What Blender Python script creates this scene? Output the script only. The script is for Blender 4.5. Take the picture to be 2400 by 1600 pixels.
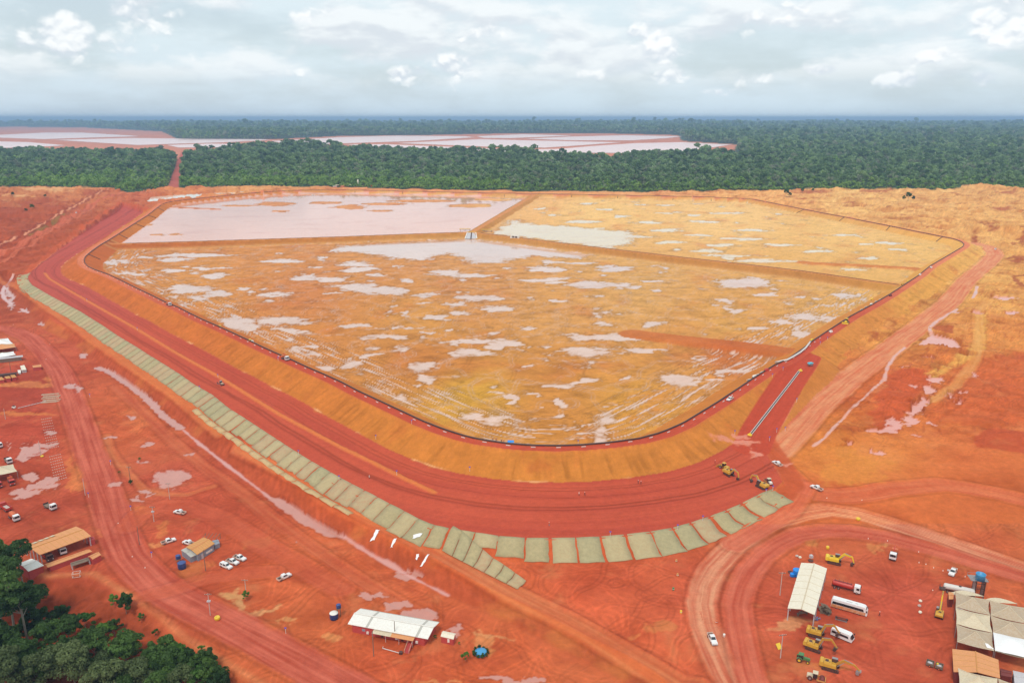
import bpy, bmesh, math, random
import numpy as np
from mathutils import Vector, Matrix

for _o in list(bpy.data.objects):
    bpy.data.objects.remove(_o)
SC = bpy.context.scene
COL = SC.collection

# ------------------------------------------------------------------ camera
CAM_H = 165.0            # drone height above the front yard (m)
FPX, HOR = 1866.0, 277.0   # focal length and horizon row of a 2400x1600 frame
PITCH = math.atan((800 - HOR) / FPX)
cam_data = bpy.data.cameras.new('camera')
cam_data.sensor_width = 36.0
cam_data.lens = 36.0 * FPX / 2400.0
cam_data.clip_start = 1.0
cam_data.clip_end = 120000.0
cam = bpy.data.objects.new('camera', cam_data)
COL.objects.link(cam)
cam.location = (0, 0, CAM_H)
cam.rotation_euler = (math.pi / 2 - PITCH, 0, 0)
SC.camera = cam

# ------------------------------------------------------------------ light
SUN_EL, SUN_AZ = math.radians(58), math.radians(205)   # azimuth clockwise from +Y
sun_data = bpy.data.lights.new('sun', 'SUN')
sun_data.energy = 1.5
sun_data.angle = math.radians(11)
sun_data.color = (1.0, 0.95, 0.87)
sun = bpy.data.objects.new('sun', sun_data)
COL.objects.link(sun)
_sd = Vector((math.sin(SUN_AZ) * math.cos(SUN_EL), math.cos(SUN_AZ) * math.cos(SUN_EL), math.sin(SUN_EL)))
sun.rotation_euler = (-_sd).to_track_quat('-Z', 'Y').to_euler()
sun.location = (0, 0, 400)

SC.view_settings.view_transform = 'Standard'
SC.view_settings.look = 'None'
SC.view_settings.gamma = 1.0
SC.view_settings.exposure = 0.25
SC.view_settings.use_curve_mapping = False
SC.render.engine = 'CYCLES'
SC.cycles.use_denoising = True
SC.cycles.denoiser = 'OPENIMAGEDENOISE'
SC.cycles.denoising_input_passes = 'RGB_ALBEDO_NORMAL'
SC.cycles.denoising_prefilter = 'ACCURATE'
SC.cycles.max_bounces = 4
SC.cycles.diffuse_bounces = 2
SC.cycles.glossy_bounces = 2
SC.cycles.transmission_bounces = 2
SC.cycles.transparent_max_bounces = 4
SC.cycles.volume_bounces = 0
SC.cycles.sample_clamp_indirect = 4.0


class NT:
    """small node-tree writer"""
    dim = '3D'

    def __init__(self, tree):
        self.t = tree
        self.t.nodes.clear()

    def node(self, kind, ins=None, **props):
        n = self.t.nodes.new(kind)
        for k, v in props.items():
            setattr(n, k, v)
        for k, v in (ins or {}).items():
            self.set(n.inputs[k], v)
        return n

    def set(self, sock, v):
        if isinstance(v, bpy.types.NodeSocket):
            self.t.links.new(v, sock)
        elif isinstance(v, bpy.types.Node):
            self.t.links.new(v.outputs[0], sock)
        else:
            sock.default_value = v

    def math(self, op, a, b=0.0, c=0.0, clamp=False):
        n = self.t.nodes.new('ShaderNodeMath')
        n.operation = op
        n.use_clamp = clamp
        self.set(n.inputs[0], a)
        self.set(n.inputs[1], b)
        self.set(n.inputs[2], c)
        return n.outputs[0]

    def mix(self, fac, a, b, blend='MIX'):
        n = self.t.nodes.new('ShaderNodeMix')
        n.data_type = 'RGBA'
        n.blend_type = blend
        self.set(n.inputs[0], fac)
        self.set(n.inputs[6], a)
        self.set(n.inputs[7], b)
        return n.outputs[2]

    def ramp(self, fac, lo, hi, interp='SMOOTHSTEP'):
        n = self.t.nodes.new('ShaderNodeMapRange')
        n.interpolation_type = interp
        self.set(n.inputs[0], fac)
        self.set(n.inputs[1], lo)
        self.set(n.inputs[2], hi)
        return n.outputs[0]

    def noise(self, vec, scale, detail=5.0, rough=0.55, dist=0.0):
        n = self.t.nodes.new('ShaderNodeTexNoise')
        n.noise_dimensions = self.dim
        self.set(n.inputs['Vector'], vec)
        n.inputs['Scale'].default_value = scale
        n.inputs['Detail'].default_value = detail
        n.inputs['Roughness'].default_value = rough
        n.inputs['Distortion'].default_value = dist
        return n.outputs[0]

    def xyz(self, x, y, z=0.0):
        if self.dim == '2D':
            x = self.math('ADD', x, z * 13.7)
        n = self.t.nodes.new('ShaderNodeCombineXYZ')
        self.set(n.inputs[0], x)
        self.set(n.inputs[1], y)
        self.set(n.inputs[2], z)
        return n.outputs[0]


def lin(r, g, b):
    return tuple(((c / 255.0) / 12.92 if c <= 10 else (((c / 255.0) + 0.055) / 1.055) ** 2.4) for c in (r, g, b))


def lin4(r, g, b):
    return lin(r, g, b) + (1.0,)


# ------------------------------------------------------------------ sky (clear Nishita sky behind broken cloud)
world = bpy.data.worlds.new('World')
SC.world = world
world.use_nodes = True
N = NT(world.node_tree)
N.dim = '2D'
tc = N.node('ShaderNodeTexCoord')
sep = N.node('ShaderNodeSeparateXYZ', {0: tc.outputs['Generated']})
DX, DY, DZ = sep.outputs
az = N.math('MULTIPLY', N.math('ARCTAN2', DX, DY), 57.2958)
el = N.math('MULTIPLY', N.math('ARCSINE', DZ), 57.2958)
nish = N.node('ShaderNodeTexSky', sky_type='NISHITA')
nish.sun_disc = False
nish.sun_elevation = SUN_EL
nish.sun_rotation = SUN_AZ
nish.altitude = 100.0
nish.air_density = 1.0
nish.dust_density = 2.0
clear = N.mix(1.0, nish.outputs[0], (0.10, 0.10, 0.10, 1), 'MULTIPLY')
# the band of the sky in view is low, so clouds are laid out by azimuth and elevation (degrees)
vy = N.math('MULTIPLY', el, 1.7)
P0 = N.xyz(az, vy, 3.1)
warp = N.noise(P0, 0.16, 3.0)
vyw = N.math('ADD', vy, N.math('MULTIPLY', N.math('SUBTRACT', warp, 0.5), 1.6))
P1 = N.xyz(az, vyw, 7.7)
# high thin veil
veil = N.ramp(N.noise(N.xyz(N.math('MULTIPLY', az, 0.55), vy, 1.3), 0.13, 5.0, 0.6), 0.30, 0.62)
hz = N.ramp(el, -0.5, 5.0, 'LINEAR')
veil_col = N.mix(hz, lin4(206, 222, 232), lin4(218, 232, 238))
base_sky = N.mix(N.math('MULTIPLY_ADD', veil, 0.34, 0.60), clear, veil_col)
# broad layer cloud: white tops over soft grey undersides
lay = N.noise(N.xyz(N.math('MULTIPLY', az, 0.62), vyw, 11.4), 0.16, 6.0, 0.55)
lay_m = N.math('MULTIPLY', N.ramp(lay, 0.42, 0.60), N.ramp(el, 1.2, 3.8))
lay_lo = N.noise(N.xyz(N.math('MULTIPLY', az, 0.62), N.math('ADD', vyw, 1.1), 11.4), 0.16, 4.0, 0.55)
lay_sh = N.ramp(N.math('SUBTRACT', lay, lay_lo), -0.10, 0.09)
lay_col = N.mix(lay_sh, lin4(212, 219, 226), lin4(236, 241, 243))
sky1 = N.mix(N.math('MULTIPLY', lay_m, 0.9), base_sky, lay_col)
# cumulus: soft billows placed where the photograph has them


def blob(a0, e0, ra, re, wt=1.0):
    da = N.math('DIVIDE', N.math('SUBTRACT', az, a0), ra)
    de = N.math('DIVIDE', N.math('SUBTRACT', el, e0), re)
    q = N.math('MULTIPLY', N.math('ADD', N.math('MULTIPLY', da, da), N.math('MULTIPLY', de, de)), 0.62)
    return N.math('MULTIPLY', N.math('EXPONENT', N.math('MULTIPLY', q, -1.0)), wt)


BLOBS = [(-27.5, 4.6, 4.2, 1.7, 1.0), (-24.0, 6.0, 3.0, 1.5, 1.0), (-31.8, 4.8, 2.6, 1.2, 0.9), (-20.5, 3.9, 2.0, .6, .9), (-13.0, 6.6, 5.0, .9, .75),
         (-7.2, 2.9, 2.4, .8, 1.0), (-4.0, 3.3, 2.2, 1.1, 1.1), (-15.2, 2.9, 2.4, .6, .8), (-1.0, 5.6, 3.6, 1.5, .9), (9.6, 4.8, 3.2, 1.7, 1.0), (17.5, 6.0, 6.0, 1.3, .85),
         (31.0, 5.6, 3.8, 2.2, 1.1), (26.5, 3.6, 2.8, .9, .85), (5.0, 3.0, 2.0, .7, .85), (10.6, 2.7, 2.2, .6, .9), (16.0, 2.5, 2.0, .7, .9), (20.4, 2.9, 1.2, .55, .95),
         (24.6, 2.3, 2.2, .7, .95), (29.0, 2.2, 1.6, .6, .95), (13.8, 1.7, 2.6, .35, .75), (-30, 2.9, 2.6, .7, .6)]
acc = None
for b in BLOBS:
    s = blob(*b)
    acc = s if acc is None else N.math('MAXIMUM', acc, s)
ey = N.math('MULTIPLY', el, 1.35)
Pc = N.xyz(az, ey, 23.0)
wob = N.math('MULTIPLY', N.math('SUBTRACT', N.noise(Pc, 0.9, 3.0), 0.5), 0.9)
Pw = N.xyz(N.math('ADD', az, wob), N.math('ADD', ey, wob), 29.0)


def billow(off):
    v_ = N.node('ShaderNodeTexVoronoi', {'Vector': N.xyz(N.math('ADD', az, wob), N.math('ADD', N.math('ADD', ey, wob), off), 29.0), 'Scale': 0.5}, feature='F1', voronoi_dimensions='2D')
    v_.inputs['Detail'].default_value = 2.0
    v_.inputs['Roughness'].default_value = 0.45
    return N.math('SUBTRACT', 0.6, v_.outputs['Distance'])


bil, bil2 = billow(0.0), billow(0.42)
cn = N.noise(Pw, 0.34, 7.0, 0.55)
dens = N.math('ADD', N.math('MULTIPLY', bil, 0.40), N.math('MULTIPLY_ADD', cn, 0.85, N.math('MULTIPLY_ADD', acc, 0.85, -0.93)))
cum = N.math('MULTIPLY', N.ramp(dens, -0.02, 0.34), 0.9)
shade = N.ramp(N.math('ADD', N.math('MULTIPLY', N.math('SUBTRACT', bil, bil2), 0.8), N.math('MULTIPLY_ADD', dens, 0.45, -0.02)), -0.22, 0.36)
cum_col = N.mix(shade, lin4(208, 217, 226), lin4(247, 249, 249))
sky3 = N.mix(cum, sky1, cum_col)
# distant air towards the horizon
low = N.ramp(el, 3.0, 0.2, 'LINEAR')
sky4 = N.mix(N.math('MULTIPLY', low, 0.55), sky3, N.mix(N.ramp(az, -32, 5, 'LINEAR'), lin4(204, 218, 230), lin4(214, 230, 239)))
bg = N.node('ShaderNodeBackground', {0: sky4, 1: 0.95})
out = N.node('ShaderNodeOutputWorld', {0: bg})
world.cycles.sampling_method = 'MANUAL'
world.cycles.sample_map_resolution = 512

# ------------------------------------------------------------------ helpers: pixel of the 2400x1600 photograph -> point on a level plane
_F = np.array([0, math.cos(PITCH), -math.sin(PITCH)])
_U = np.array([0, math.sin(PITCH), math.cos(PITCH)])


def W(u, v, z=0.0):
    d = _F * FPX + np.array([u - 1200.0, 0, 0]) + _U * (800.0 - v)
    t = (z - CAM_H) / d[2]
    return np.array([d[0] * t, d[1] * t, z])


def WP(pts, z=0.0):
    return np.array([W(p[0], p[1], p[2] if len(p) > 2 else z)[:2] for p in pts])


def WPz(pts, z=0.0):
    return np.array([W(p[0], p[1], p[2] if len(p) > 2 else z) for p in pts])


def zoomed(reg, sc, pts):
    return [(reg[0] + p[0] / sc, reg[1] + p[1] / sc) + tuple(p[2:]) for p in pts]


# ------------------------------------------------------------------ noise
_rs = np.random.RandomState(7)
_PERM = _rs.permutation(256)
_PERM = np.concatenate([_PERM, _PERM, _PERM])
_GA = _rs.rand(256) * 2 * np.pi
_GX, _GY = np.cos(_GA).astype(np.float32), np.sin(_GA).astype(np.float32)


_P32 = _PERM.astype(np.int32)


def perlin(x, y, seed=0):
    x = np.asarray(x, np.float32)
    y = np.asarray(y, np.float32)
    x0, y0 = np.floor(x), np.floor(y)
    fx, fy = x - x0, y - y0
    xi = (x0.astype(np.int32) + seed * 37) & 255
    yi = (y0.astype(np.int32) + seed * 91) & 255
    x1 = (xi + 1) & 255
    y1 = (yi + 1) & 255
    u = fx * fx * fx * (fx * (fx * 6 - 15) + 10)
    v = fy * fy * fy * (fy * (fy * 6 - 15) + 10)
    p0, p1 = _P32[xi], _P32[x1]
    h = _P32[p0 + yi]
    a = _GX[h] * fx + _GY[h] * fy
    h = _P32[p1 + yi]
    b = _GX[h] * (fx - 1) + _GY[h] * fy
    a += u * (b - a)
    h = _P32[p0 + y1]
    c = _GX[h] * fx + _GY[h] * (fy - 1)
    h = _P32[p1 + y1]
    d = _GX[h] * (fx - 1) + _GY[h] * (fy - 1)
    c += u * (d - c)
    return a + v * (c - a)


def fbm(x, y, octaves=4, seed=0, gain=0.5):
    r = 0.0
    amp, tot, f = 1.0, 0.0, 1.0
    for o in range(octaves):
        r = r + amp * perlin(x * f, y * f, seed + o)
        tot += amp
        amp *= gain
        f *= 2.03
    return r / tot * 1.5


def sstep(a, b, x):
    t = np.clip((x - a) / (b - a), 0, 1)
    return t * t * (3 - 2 * t)


def line_dist(X, Y, P, closed=False, want_s=False, reach=None):
    """distance to a polyline; with closed=True signed (negative inside); optional arc position of the foot"""
    P = np.asarray(P, float)
    n = len(P)
    segs = [(i, (i + 1) % n) for i in range(n if closed else n - 1)]
    full_shape = X.shape
    D = np.full(full_shape, 1e12, np.float64)
    S = np.zeros(full_shape) if want_s else None
    T = np.zeros(full_shape, np.int32)
    inside = np.zeros(full_shape, bool)
    s0 = 0.0
    idx = None
    x, y = X, Y
    if reach is not None:
        lo, hi = P.min(0) - reach, P.max(0) + reach
        m = (X > lo[0]) & (X < hi[0]) & (Y > lo[1]) & (Y < hi[1])
        idx = np.nonzero(m)
        x, y = X[idx], Y[idx]
    d = np.full(x.shape, 1e12)
    s = np.zeros(x.shape) if want_s else None
    ins = np.zeros(x.shape, bool)
    for i, j in segs:
        ax, ay = P[i]
        bx, by = P[j]
        ex, ey = bx - ax, by - ay
        L2 = ex * ex + ey * ey + 1e-12
        px, py = x - ax, y - ay
        t = np.clip((px * ex + py * ey) / L2, 0, 1)
        q = (px - t * ex) ** 2 + (py - t * ey) ** 2
        if want_s:
            better = q < d
            s = np.where(better, s0 + t * math.sqrt(L2), s)
            d = np.where(better, q, d)
        else:
            np.minimum(d, q, out=d)
        s0 += math.sqrt(L2)
        if closed and abs(ey) > 1e-9:
            ins ^= ((ay > y) != (by > y)) & (x < ax + (y - ay) * ex / ey)
    d = np.sqrt(d)
    if closed:
        d = np.where(ins, -d, d)
    if idx is None:
        return (d, s) if want_s else d
    out = np.full(full_shape, 1e6)
    out[idx] = d
    if want_s:
        so = np.zeros(full_shape)
        so[idx] = s
        return out, so
    return out


def resample(P, step):
    P = np.asarray(P, float)
    L = np.r_[0, np.cumsum(np.linalg.norm(np.diff(P, axis=0), axis=1))]
    n = max(2, int(L[-1] / step) + 1)
    t = np.linspace(0, L[-1], n)
    return np.stack([np.interp(t, L, P[:, k]) for k in range(P.shape[1])], 1)
# ================================================================== the lie of the land
Z_CREST, Z_BENCH, Z_FLOOR, Z_BACK, Z_DIV = 12.0, 4.5, 3.5, 5.6, 10.0
ZW_FRONT, ZW_LEFT, ZW_RIGHT = 3.5, 6.2, 5.8

CREST_PX = [(382.6, 477.4), (369.2, 487), (346.3, 505.1), (315.7, 524.3), (277.4, 549.1), (254.5, 563.5), (233.4, 575.9), (216.2, 588.4), (206.6, 596),
            (199.9, 602.7), (197.1, 609.4), (199, 617), (205.7, 624.7), (221.9, 632.4), (254.5, 643.8), (287, 659.1), (321.4, 676.4), (353.9, 691.7),
            (388.4, 708.9), (416, 720), (444.4, 734.3), (471, 747.6), (507.3, 763.4), (530.9, 773.8), (559.2, 787), (582.8, 797.9), (609.6, 811.1),
            (641, 825.5), (685, 844.6), (720, 860.9), (760, 878), (800, 896), (840.9, 917.6), (885.1, 938), (936.2, 961.9), (990.7, 987.4),
            (1038.4, 1006.1), (1086.1, 1021.5), (1127, 1031), (1191.7, 1040.2), (1242.8, 1044.3), (1304.1, 1045.3), (1362, 1043.6), (1430.1, 1037.8),
            (1498.2, 1028.3), (1549.3, 1014.7), (1600, 992.8), (1681.7, 943.1), (1763.5, 888.6), (1814.6, 856.3), (1847, 842), (1882.7, 817.1), (1906, 798.4),
            (1947.4, 771.1), (1991.7, 742.5), (2042.8, 714.9), (2083.7, 691.1), (2117.7, 669), (2152.8, 645.8), (2179.6, 623.8), (2227.4, 596), (2256.1, 578.8),
            (2259.4, 573), (2254.2, 567.3), (2237, 560.7), (2210.2, 555.3), (2141.3, 541.5), (2085.8, 530), (2026.5, 518.5), (1978.7, 509), (1923.6, 498.7),
            (1804.4, 475.2), (1763.5, 467.2), (1668.1, 462.3), (1600, 460.6), (1447.1, 457.8), (1345, 456.1), (1253, 454.4), (1140.6, 452.7), (1038.4, 450.3),
            (936.2, 448), (834.1, 445.9), (800, 445.2), (715.3, 445.9), (647.1, 448.6), (579, 453.7), (476.8, 464), (408.7, 471.4)]
CREST = WP(CREST_PX, Z_CREST)

BENCH_EDGE_PX = [(287, 483), (273.6, 496.5), (244.9, 513.7), (206.6, 538.6), (172.2, 561.6), (133.9, 588.4), (91.8, 620.9), (70.8, 638.1), (63.1, 647.8),
                 (64.1, 657.2), (72.7, 668.7), (95.7, 682.1), (118.6, 695.5), (153, 713.4), (185.6, 730.6), (206.6, 744), (237.2, 763.1), (267.8, 784.2),
                 (292.7, 799.5), (321.4, 816.7), (344.4, 832), (363.5, 843.5), (394.1, 862.6), (420.9, 879.8), (450, 900.9), (493.9, 926.1), (531.3, 956.8),
                 (579, 987.4), (623.3, 1016.7), (674.4, 1050.1), (715.3, 1076), (769.8, 1107.6), (800, 1124.7), (834, 1142.6), (868, 1159.7), (898.8, 1176.7),
                 (936.2, 1195.4), (970.3, 1214.2), (1007.8, 1231.2), (1055.4, 1241.4), (1113.4, 1249.9), (1167.8, 1258.4), (1229.2, 1262.9), (1287, 1263.5),
                 (1345, 1262.5), (1406.3, 1260.1), (1464.2, 1255), (1525.5, 1248.2), (1576.6, 1239.7), (1622.1, 1226.9), (1663, 1213.3), (1702.2, 1198.8),
                 (1736.2, 1184.3), (1758.4, 1172.9), (1790.7, 1156.3), (1814.6, 1147.7)]
BENCH_EDGE = WP(BENCH_EDGE_PX, Z_BENCH)
BENCH = np.vstack([BENCH_EDGE, WP([(1835, 1128), (1812, 1085), (1775, 1030), (1700, 990), (1500, 940), (900, 880), (420, 640), (330, 560), (345, 500)], Z_BENCH)])

DIV_A = WPz([(250, 569.5), (296, 570), (442.8, 566), (681, 558.3), (800, 554.6), (970, 548), (1085, 544), (1127, 545.7), (1208.7, 555.9), (1345, 573), (1447, 584.9),
             (1549, 596.8), (1600, 603), (1736, 618), (1872.5, 633.6), (2008.7, 653), (2104, 666.6)], Z_DIV)
DIV_B = WPz([(1105, 545), (1150, 518), (1200, 488), (1253, 457)], Z_DIV)
RIDGES = [(WPz([(1880, 612), (1906, 615), (2020, 620), (2145, 627), (2175, 634)], Z_BACK + 2.4), 3.5, 2.0),
          (WPz([(1490, 782, 3.9), (1540, 786, 5.0), (1600, 793, 6.0), (1743, 808, 6.6), (1820, 818, 7.6), (1868, 824, 9.0)], 6), 9.0, 1.8),
          (WPz([(380, 483), (440, 486), (512, 489)], Z_BACK + 2.0), 2.5, 2.0)]
RAMP = WPz([(1760, 1050, 4.4), (1778, 1012, 5.2), (1815, 950, 7.4), (1850, 895, 9.6), (1878, 856, 11.6), (1890, 836, 12)], 6)

TERR_EDGE_PX = [(-500, 690), (-60, 655), (20, 640), (38, 650), (36, 667), (57, 686), (76.5, 704), (91.8, 719), (107, 731), (134, 757), (172, 773), (206.6, 792), (239, 818.6),
                (267.8, 837.7), (306, 864.5), (334.8, 883.7), (382.6, 912.4), (450, 956), (504, 1001), (552, 1034), (594, 1066), (655, 1110), (706, 1146), (757, 1182), (800, 1206),
                (834, 1221), (902, 1252), (970, 1286), (1018, 1310, -.4), (1072, 1340, -1.2), (1140, 1374, -2), (1209, 1405, -2.4), (1294, 1446, -2.6), (1379, 1490, -2.8),
                (1464, 1531, -3), (1532, 1570, -3), (1600, 1620, -3), (1660, 1800, -3)]
LOW = np.vstack([WP(TERR_EDGE_PX, 0), WP([(-700, 1800)], -5), WP([(-1500, 1200)], -5), WP([(-1500, 720)], -5)])
TROAD = WPz([(860, 1215, 0), (960, 1262, 0), (1030, 1300, -.3), (1100, 1335, -1.2), (1200, 1385, -2.2), (1320, 1440, -2.6), (1440, 1505, -2.8), (1560, 1572, -3)], 0)
WOOD_EDGE_PX = [(-300, 1290), (20, 1318), (110, 1350), (215, 1345), (300, 1395), (370, 1440), (430, 1495), (520, 1550), (610, 1605), (760, 1700), (860, 1800)]
WOOD = np.vstack([WP(WOOD_EDGE_PX, -5), WP([(-700, 1800)], -5), WP([(-700, 1290)], -5)])
BERM = WPz([(-260, 700), (0, 582), (60, 556), (130, 520), (190, 487), (228, 465), (255, 453)], 3.0)

# front-cell puddles: centre and half-axes in photograph pixels
PUD = [(453, 598, 85, 5), (409, 608, 40, 5), (290, 612, 22, 4), (250, 616, 15, 6), (340, 603, 15, 3), (660, 612, 55, 4), (504, 645, 34, 8), (405, 634, 24, 5), (327, 644, 27, 4),
       (297, 640, 10, 4), (450, 625, 12, 3), (477, 628, 20, 3), (517, 626, 22, 2), (719, 651, 32, 9), (776, 656, 34, 6), (440, 678, 52, 11), (504, 690, 28, 7), (602, 683, 18, 4),
       (650, 690, 28, 6), (780, 688, 25, 4), (565, 678, 17, 4), (742, 626, 18, 3), (834, 619, 38, 7), (850, 631, 42, 6), (834, 672, 52, 9), (902, 680, 62, 9), (1100, 646, 52, 6),
       (1038, 640, 32, 8), (1287, 632, 38, 6), (1273, 655, 56, 5), (1311, 663, 22, 4), (1382, 668, 46, 10), (1447, 667, 32, 5), (1124, 700, 38, 10), (1304, 706, 24, 5),
       (1522, 660, 28, 4), (1437, 631, 42, 8), (1345, 616, 42, 3), (1015, 710, 22, 2), (1549, 682, 14, 4), (1072, 711, 22, 7), (1031, 745, 28, 8), (1168, 725, 52, 7), (835, 766, 25, 7),
       (943, 735, 14, 6), (963, 769, 30, 4), (899, 790, 50, 7), (1100, 803, 70, 4), (1185, 803, 52, 6), (1096, 825, 50, 10), (1406, 790, 82, 9), (1375, 825, 72, 10), (1512, 819, 38, 5),
       (1004, 885, 24, 16), (990, 858, 36, 9), (868, 831, 18, 9), (1253, 860, 27, 5), (1369, 892, 32, 8), (1304, 905, 40, 8), (1331, 940, 17, 10), (1191, 936, 17, 13), (1273, 928, 24, 5),
       (1106, 984, 34, 12), (1158, 994, 32, 8), (1508, 885, 18, 6), (1576, 889, 30, 5), (1440, 943, 16, 5), (1239, 948, 14, 3), (1277, 974, 22, 8), (1342, 1016, 15, 3), (963, 902, 17, 5),
       (1174, 921, 14, 4), (1008, 780, 14, 4), (1042, 774, 10, 3), (1222, 766, 27, 3), (565, 759, 52, 15), (610, 770, 28, 9), (664, 752, 50, 10), (760, 861, 28, 7), (740, 830, 22, 5), (728, 815, 18, 4),
       (1743, 664, 66, 14), (1804, 691, 22, 5), (1906, 698, 11, 5), (1695, 722, 17, 6), (1733, 727, 22, 5), (1890, 742, 46, 9), (1825, 754, 24, 6), (1760, 769, 32, 6), (1617, 897, 22, 9),
       (1712, 872, 22, 8), (1685, 889, 28, 5), (1651, 838, 32, 5), (1866, 694, 14, 2), (470, 700, 22, 6), (415, 672, 24, 5), (700, 775, 26, 6), (950, 655, 22, 5), (990, 690, 30, 4), (870, 645, 28, 4)]
POOL = [(770, 588), (800, 577), (960, 570), (1090, 562), (1127, 564), (1260, 580), (1379, 598), (1362, 607), (1243, 597), (1209, 605), (1168, 614), (1100, 614), (1079, 602), (1055, 592), (1021, 598),
        (991, 609), (936, 605), (895, 598), (851, 592)]
PUD_R = [(1270, 490, 12, 4), (1300, 505, 24, 3), (1368, 520, 36, 5), (1460, 508, 22, 4), (1520, 522, 40, 4), (1420, 492, 26, 3), (1560, 540, 44, 5), (1400, 536, 22, 3), (1480, 556, 50, 4), (1570, 568, 40, 4),
         (1620, 505, 22, 3), (1700, 500, 44, 3), (1650, 520, 40, 4), (1770, 540, 50, 3), (1640, 552, 34, 3), (1740, 560, 60, 4), (1830, 575, 50, 4), (1920, 590, 30, 4), (1690, 575, 40, 5), (1720, 600, 60, 4),
         (1800, 612, 80, 4), (1660, 590, 40, 4), (1980, 552, 40, 3), (2080, 570, 30, 4), (2100, 585, 24, 3), (2025, 573, 20, 3), (2040, 605, 24, 3), (1960, 620, 50, 4), (1990, 632, 34, 3), (1340, 520, 22, 4),
         (1560, 500, 22, 2), (1500, 480, 30, 2), (1380, 478, 22, 3), (1880, 640, 30, 3), (1560, 482, 22, 2), (1990, 660, 0.1, 0.1)]
POOL_R = [(1157, 548), (1209, 516), (1240, 526), (1345, 532), (1430, 541), (1485, 544), (1474, 571), (1430, 582), (1277, 562), (1190, 552)]
ISLES = [(647, 479, 44, 5), (562, 483, 36, 2), (661, 496, 14, 2), (375, 551, 14, 2), (419, 550, 12, 2.5), (347, 528, 8, 2.5), (820, 486, 32, 6), (902, 479, 52, 3), (987, 472, 70, 3), (1106, 483, 52, 4), (1158, 469, 42, 3),
         (760, 476, 36, 3), (900, 495, 34, 1.6), (1190, 462, 44, 4)]
# yard and borrow-ground water: centre, half-axes, level
POND_TRI = [(2149, 808), (2172, 793), (2182, 784), (2186, 786), (2233, 796), (2245, 805), (2254, 820), (2237, 825), (2220, 821)]
DITCH = [(228, 862), (250, 868), (277, 885), (310, 906), (345, 935), (380, 972), (424, 1004)]
DITCH2 = [(632, 1166), (655, 1170), (715, 1208), (770, 1242), (800, 1258), (775, 1256), (720, 1230), (665, 1192)]


def ell(X, Y, items, z, pw=1.0):
    e = np.full(X.shape, -1.0)
    for it in items:
        u, v, ru, rv = it[:4]
        c = W(u, v, z)
        a = W(u + ru, v, z)
        b = W(u, v - rv, z)
        b2 = W(u, v + rv, z)
        rx = abs(a[0] - c[0])
        ry = max(abs(b[1] - b2[1]) * 0.5, 1e-3)
        sh = (b[0] - b2[0]) / (b[1] - b2[1])        # keeps the patch upright along the line of sight
        m = (abs(X - c[0]) < 3 * rx + abs(sh) * 3 * ry) & (abs(Y - c[1]) < 3 * ry)
        ii = np.nonzero(m)
        y = Y[ii] - c[1]
        x = X[ii] - c[0] - sh * y
        q = 1.0 - ((x / rx) ** 2 + (y / ry) ** 2) ** pw
        e[ii] = np.maximum(e[ii], q)
    return e


YARD_PUD = [(75, 1053, 26, 14, -5), (62, 1068, 12, 16, -5), (100, 1042, 22, 6, -5), (115, 1015, 13, 7, -5), (70, 1118, 20, 10, -5), (95, 1140, 34, 12, -5), (60, 1155, 34, 9, -5), (120, 1125, 22, 6, -5), (17, 1050, 3, 12, -5), (255, 1027, 22, 3, -5),
            (345, 1042, 14, 4, -5), (345, 1080, 12, 3, -5), (303, 980, 18, 3, -5), (400, 1120, 40, 22, -5), (340, 1155, 20, 5, -5), (442, 1063, 7, 4, -5), (100, 760, 10, 5, -5), (60, 728, 10, 4, -5), (198, 833, 12, 7, -5), (165, 905, 12, 7, -5), (185, 910, 8, 8, -5), (25, 700, 8, 22, -5),
            (18, 680, 8, 14, -5), (270, 1135, 14, 5, -5), (330, 1170, 20, 5, -5), (700, 1270, 2, 1, -5), (960, 1345, 40, 8, -5), (990, 1440, 50, 14, -5), (930, 1415, 30, 8, -5), (880, 1395, 22, 7, -5), (1060, 1475, 24, 9, -5), (1210, 1593, 60, 10, -5)]
RIGHT_PUD = [(2135, 985, 16, 14), (2150, 960, 16, 12), (2162, 945, 14, 12), (2175, 915, 14, 10), (2195, 890, 16, 8), (2085, 1005, 24, 9), (2060, 1010, 30, 6), (2095, 995, 14, 12), (2020, 1016, 16, 3), (1983, 1042, 12, 6), (2140, 1020, 14, 3), (2070, 1066, 14, 5), (2047, 1058, 8, 5),
             (2136, 906, 12, 3), (2227, 928, 8, 6), (2255, 921, 8, 5), (2176, 992, 6, 6), (2288, 880, 6, 5), (2318, 712, 0.1, 0.1), (2290, 736, 14, 3), (2372, 735, 14, 3), (2240, 733, 12, 3), (2350, 700, 34, 3), (2262, 838, 14, 4), (2170, 840, 10, 3), (2123, 862, 8, 2.5), (2250, 950, 8, 5), (2230, 937, 4, 4), (2245, 938, 3, 5), (2205, 931, 5, 3)]
FAR_PUD = [(2012, 488, 10, 2), (2080, 497, 24, 2), (2140, 491, 12, 1.5), (2255, 494, 10, 1.5), (2390, 486, 10, 1.5), (2390, 500, 6, 1.5), (2210, 535, 17, 2.5), (2211, 546, 11, 3), (2290, 501, 9, 1.5), (30, 514, 26, 3.5), (2180, 498, 8, 1.5), (2120, 560, 0.1, 0.1)]
HAUL = WPz([(1770, 1090), (1838, 1032), (1906, 957), (1992, 885), (2077, 824), (2162, 759), (2225, 708), (2268, 655), (2313, 619), (2333, 598), (2321, 581), (2290, 573)], 4.4)
OUTER_POND = [(341, 474), (354, 462), (409, 457), (511, 452), (613, 447), (640, 446), (613, 450), (511, 457), (426, 467), (375, 472)]
ZW_BORROW = 4.0
FAR_PUD_Z = [0.0] * len(FAR_PUD)
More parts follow.
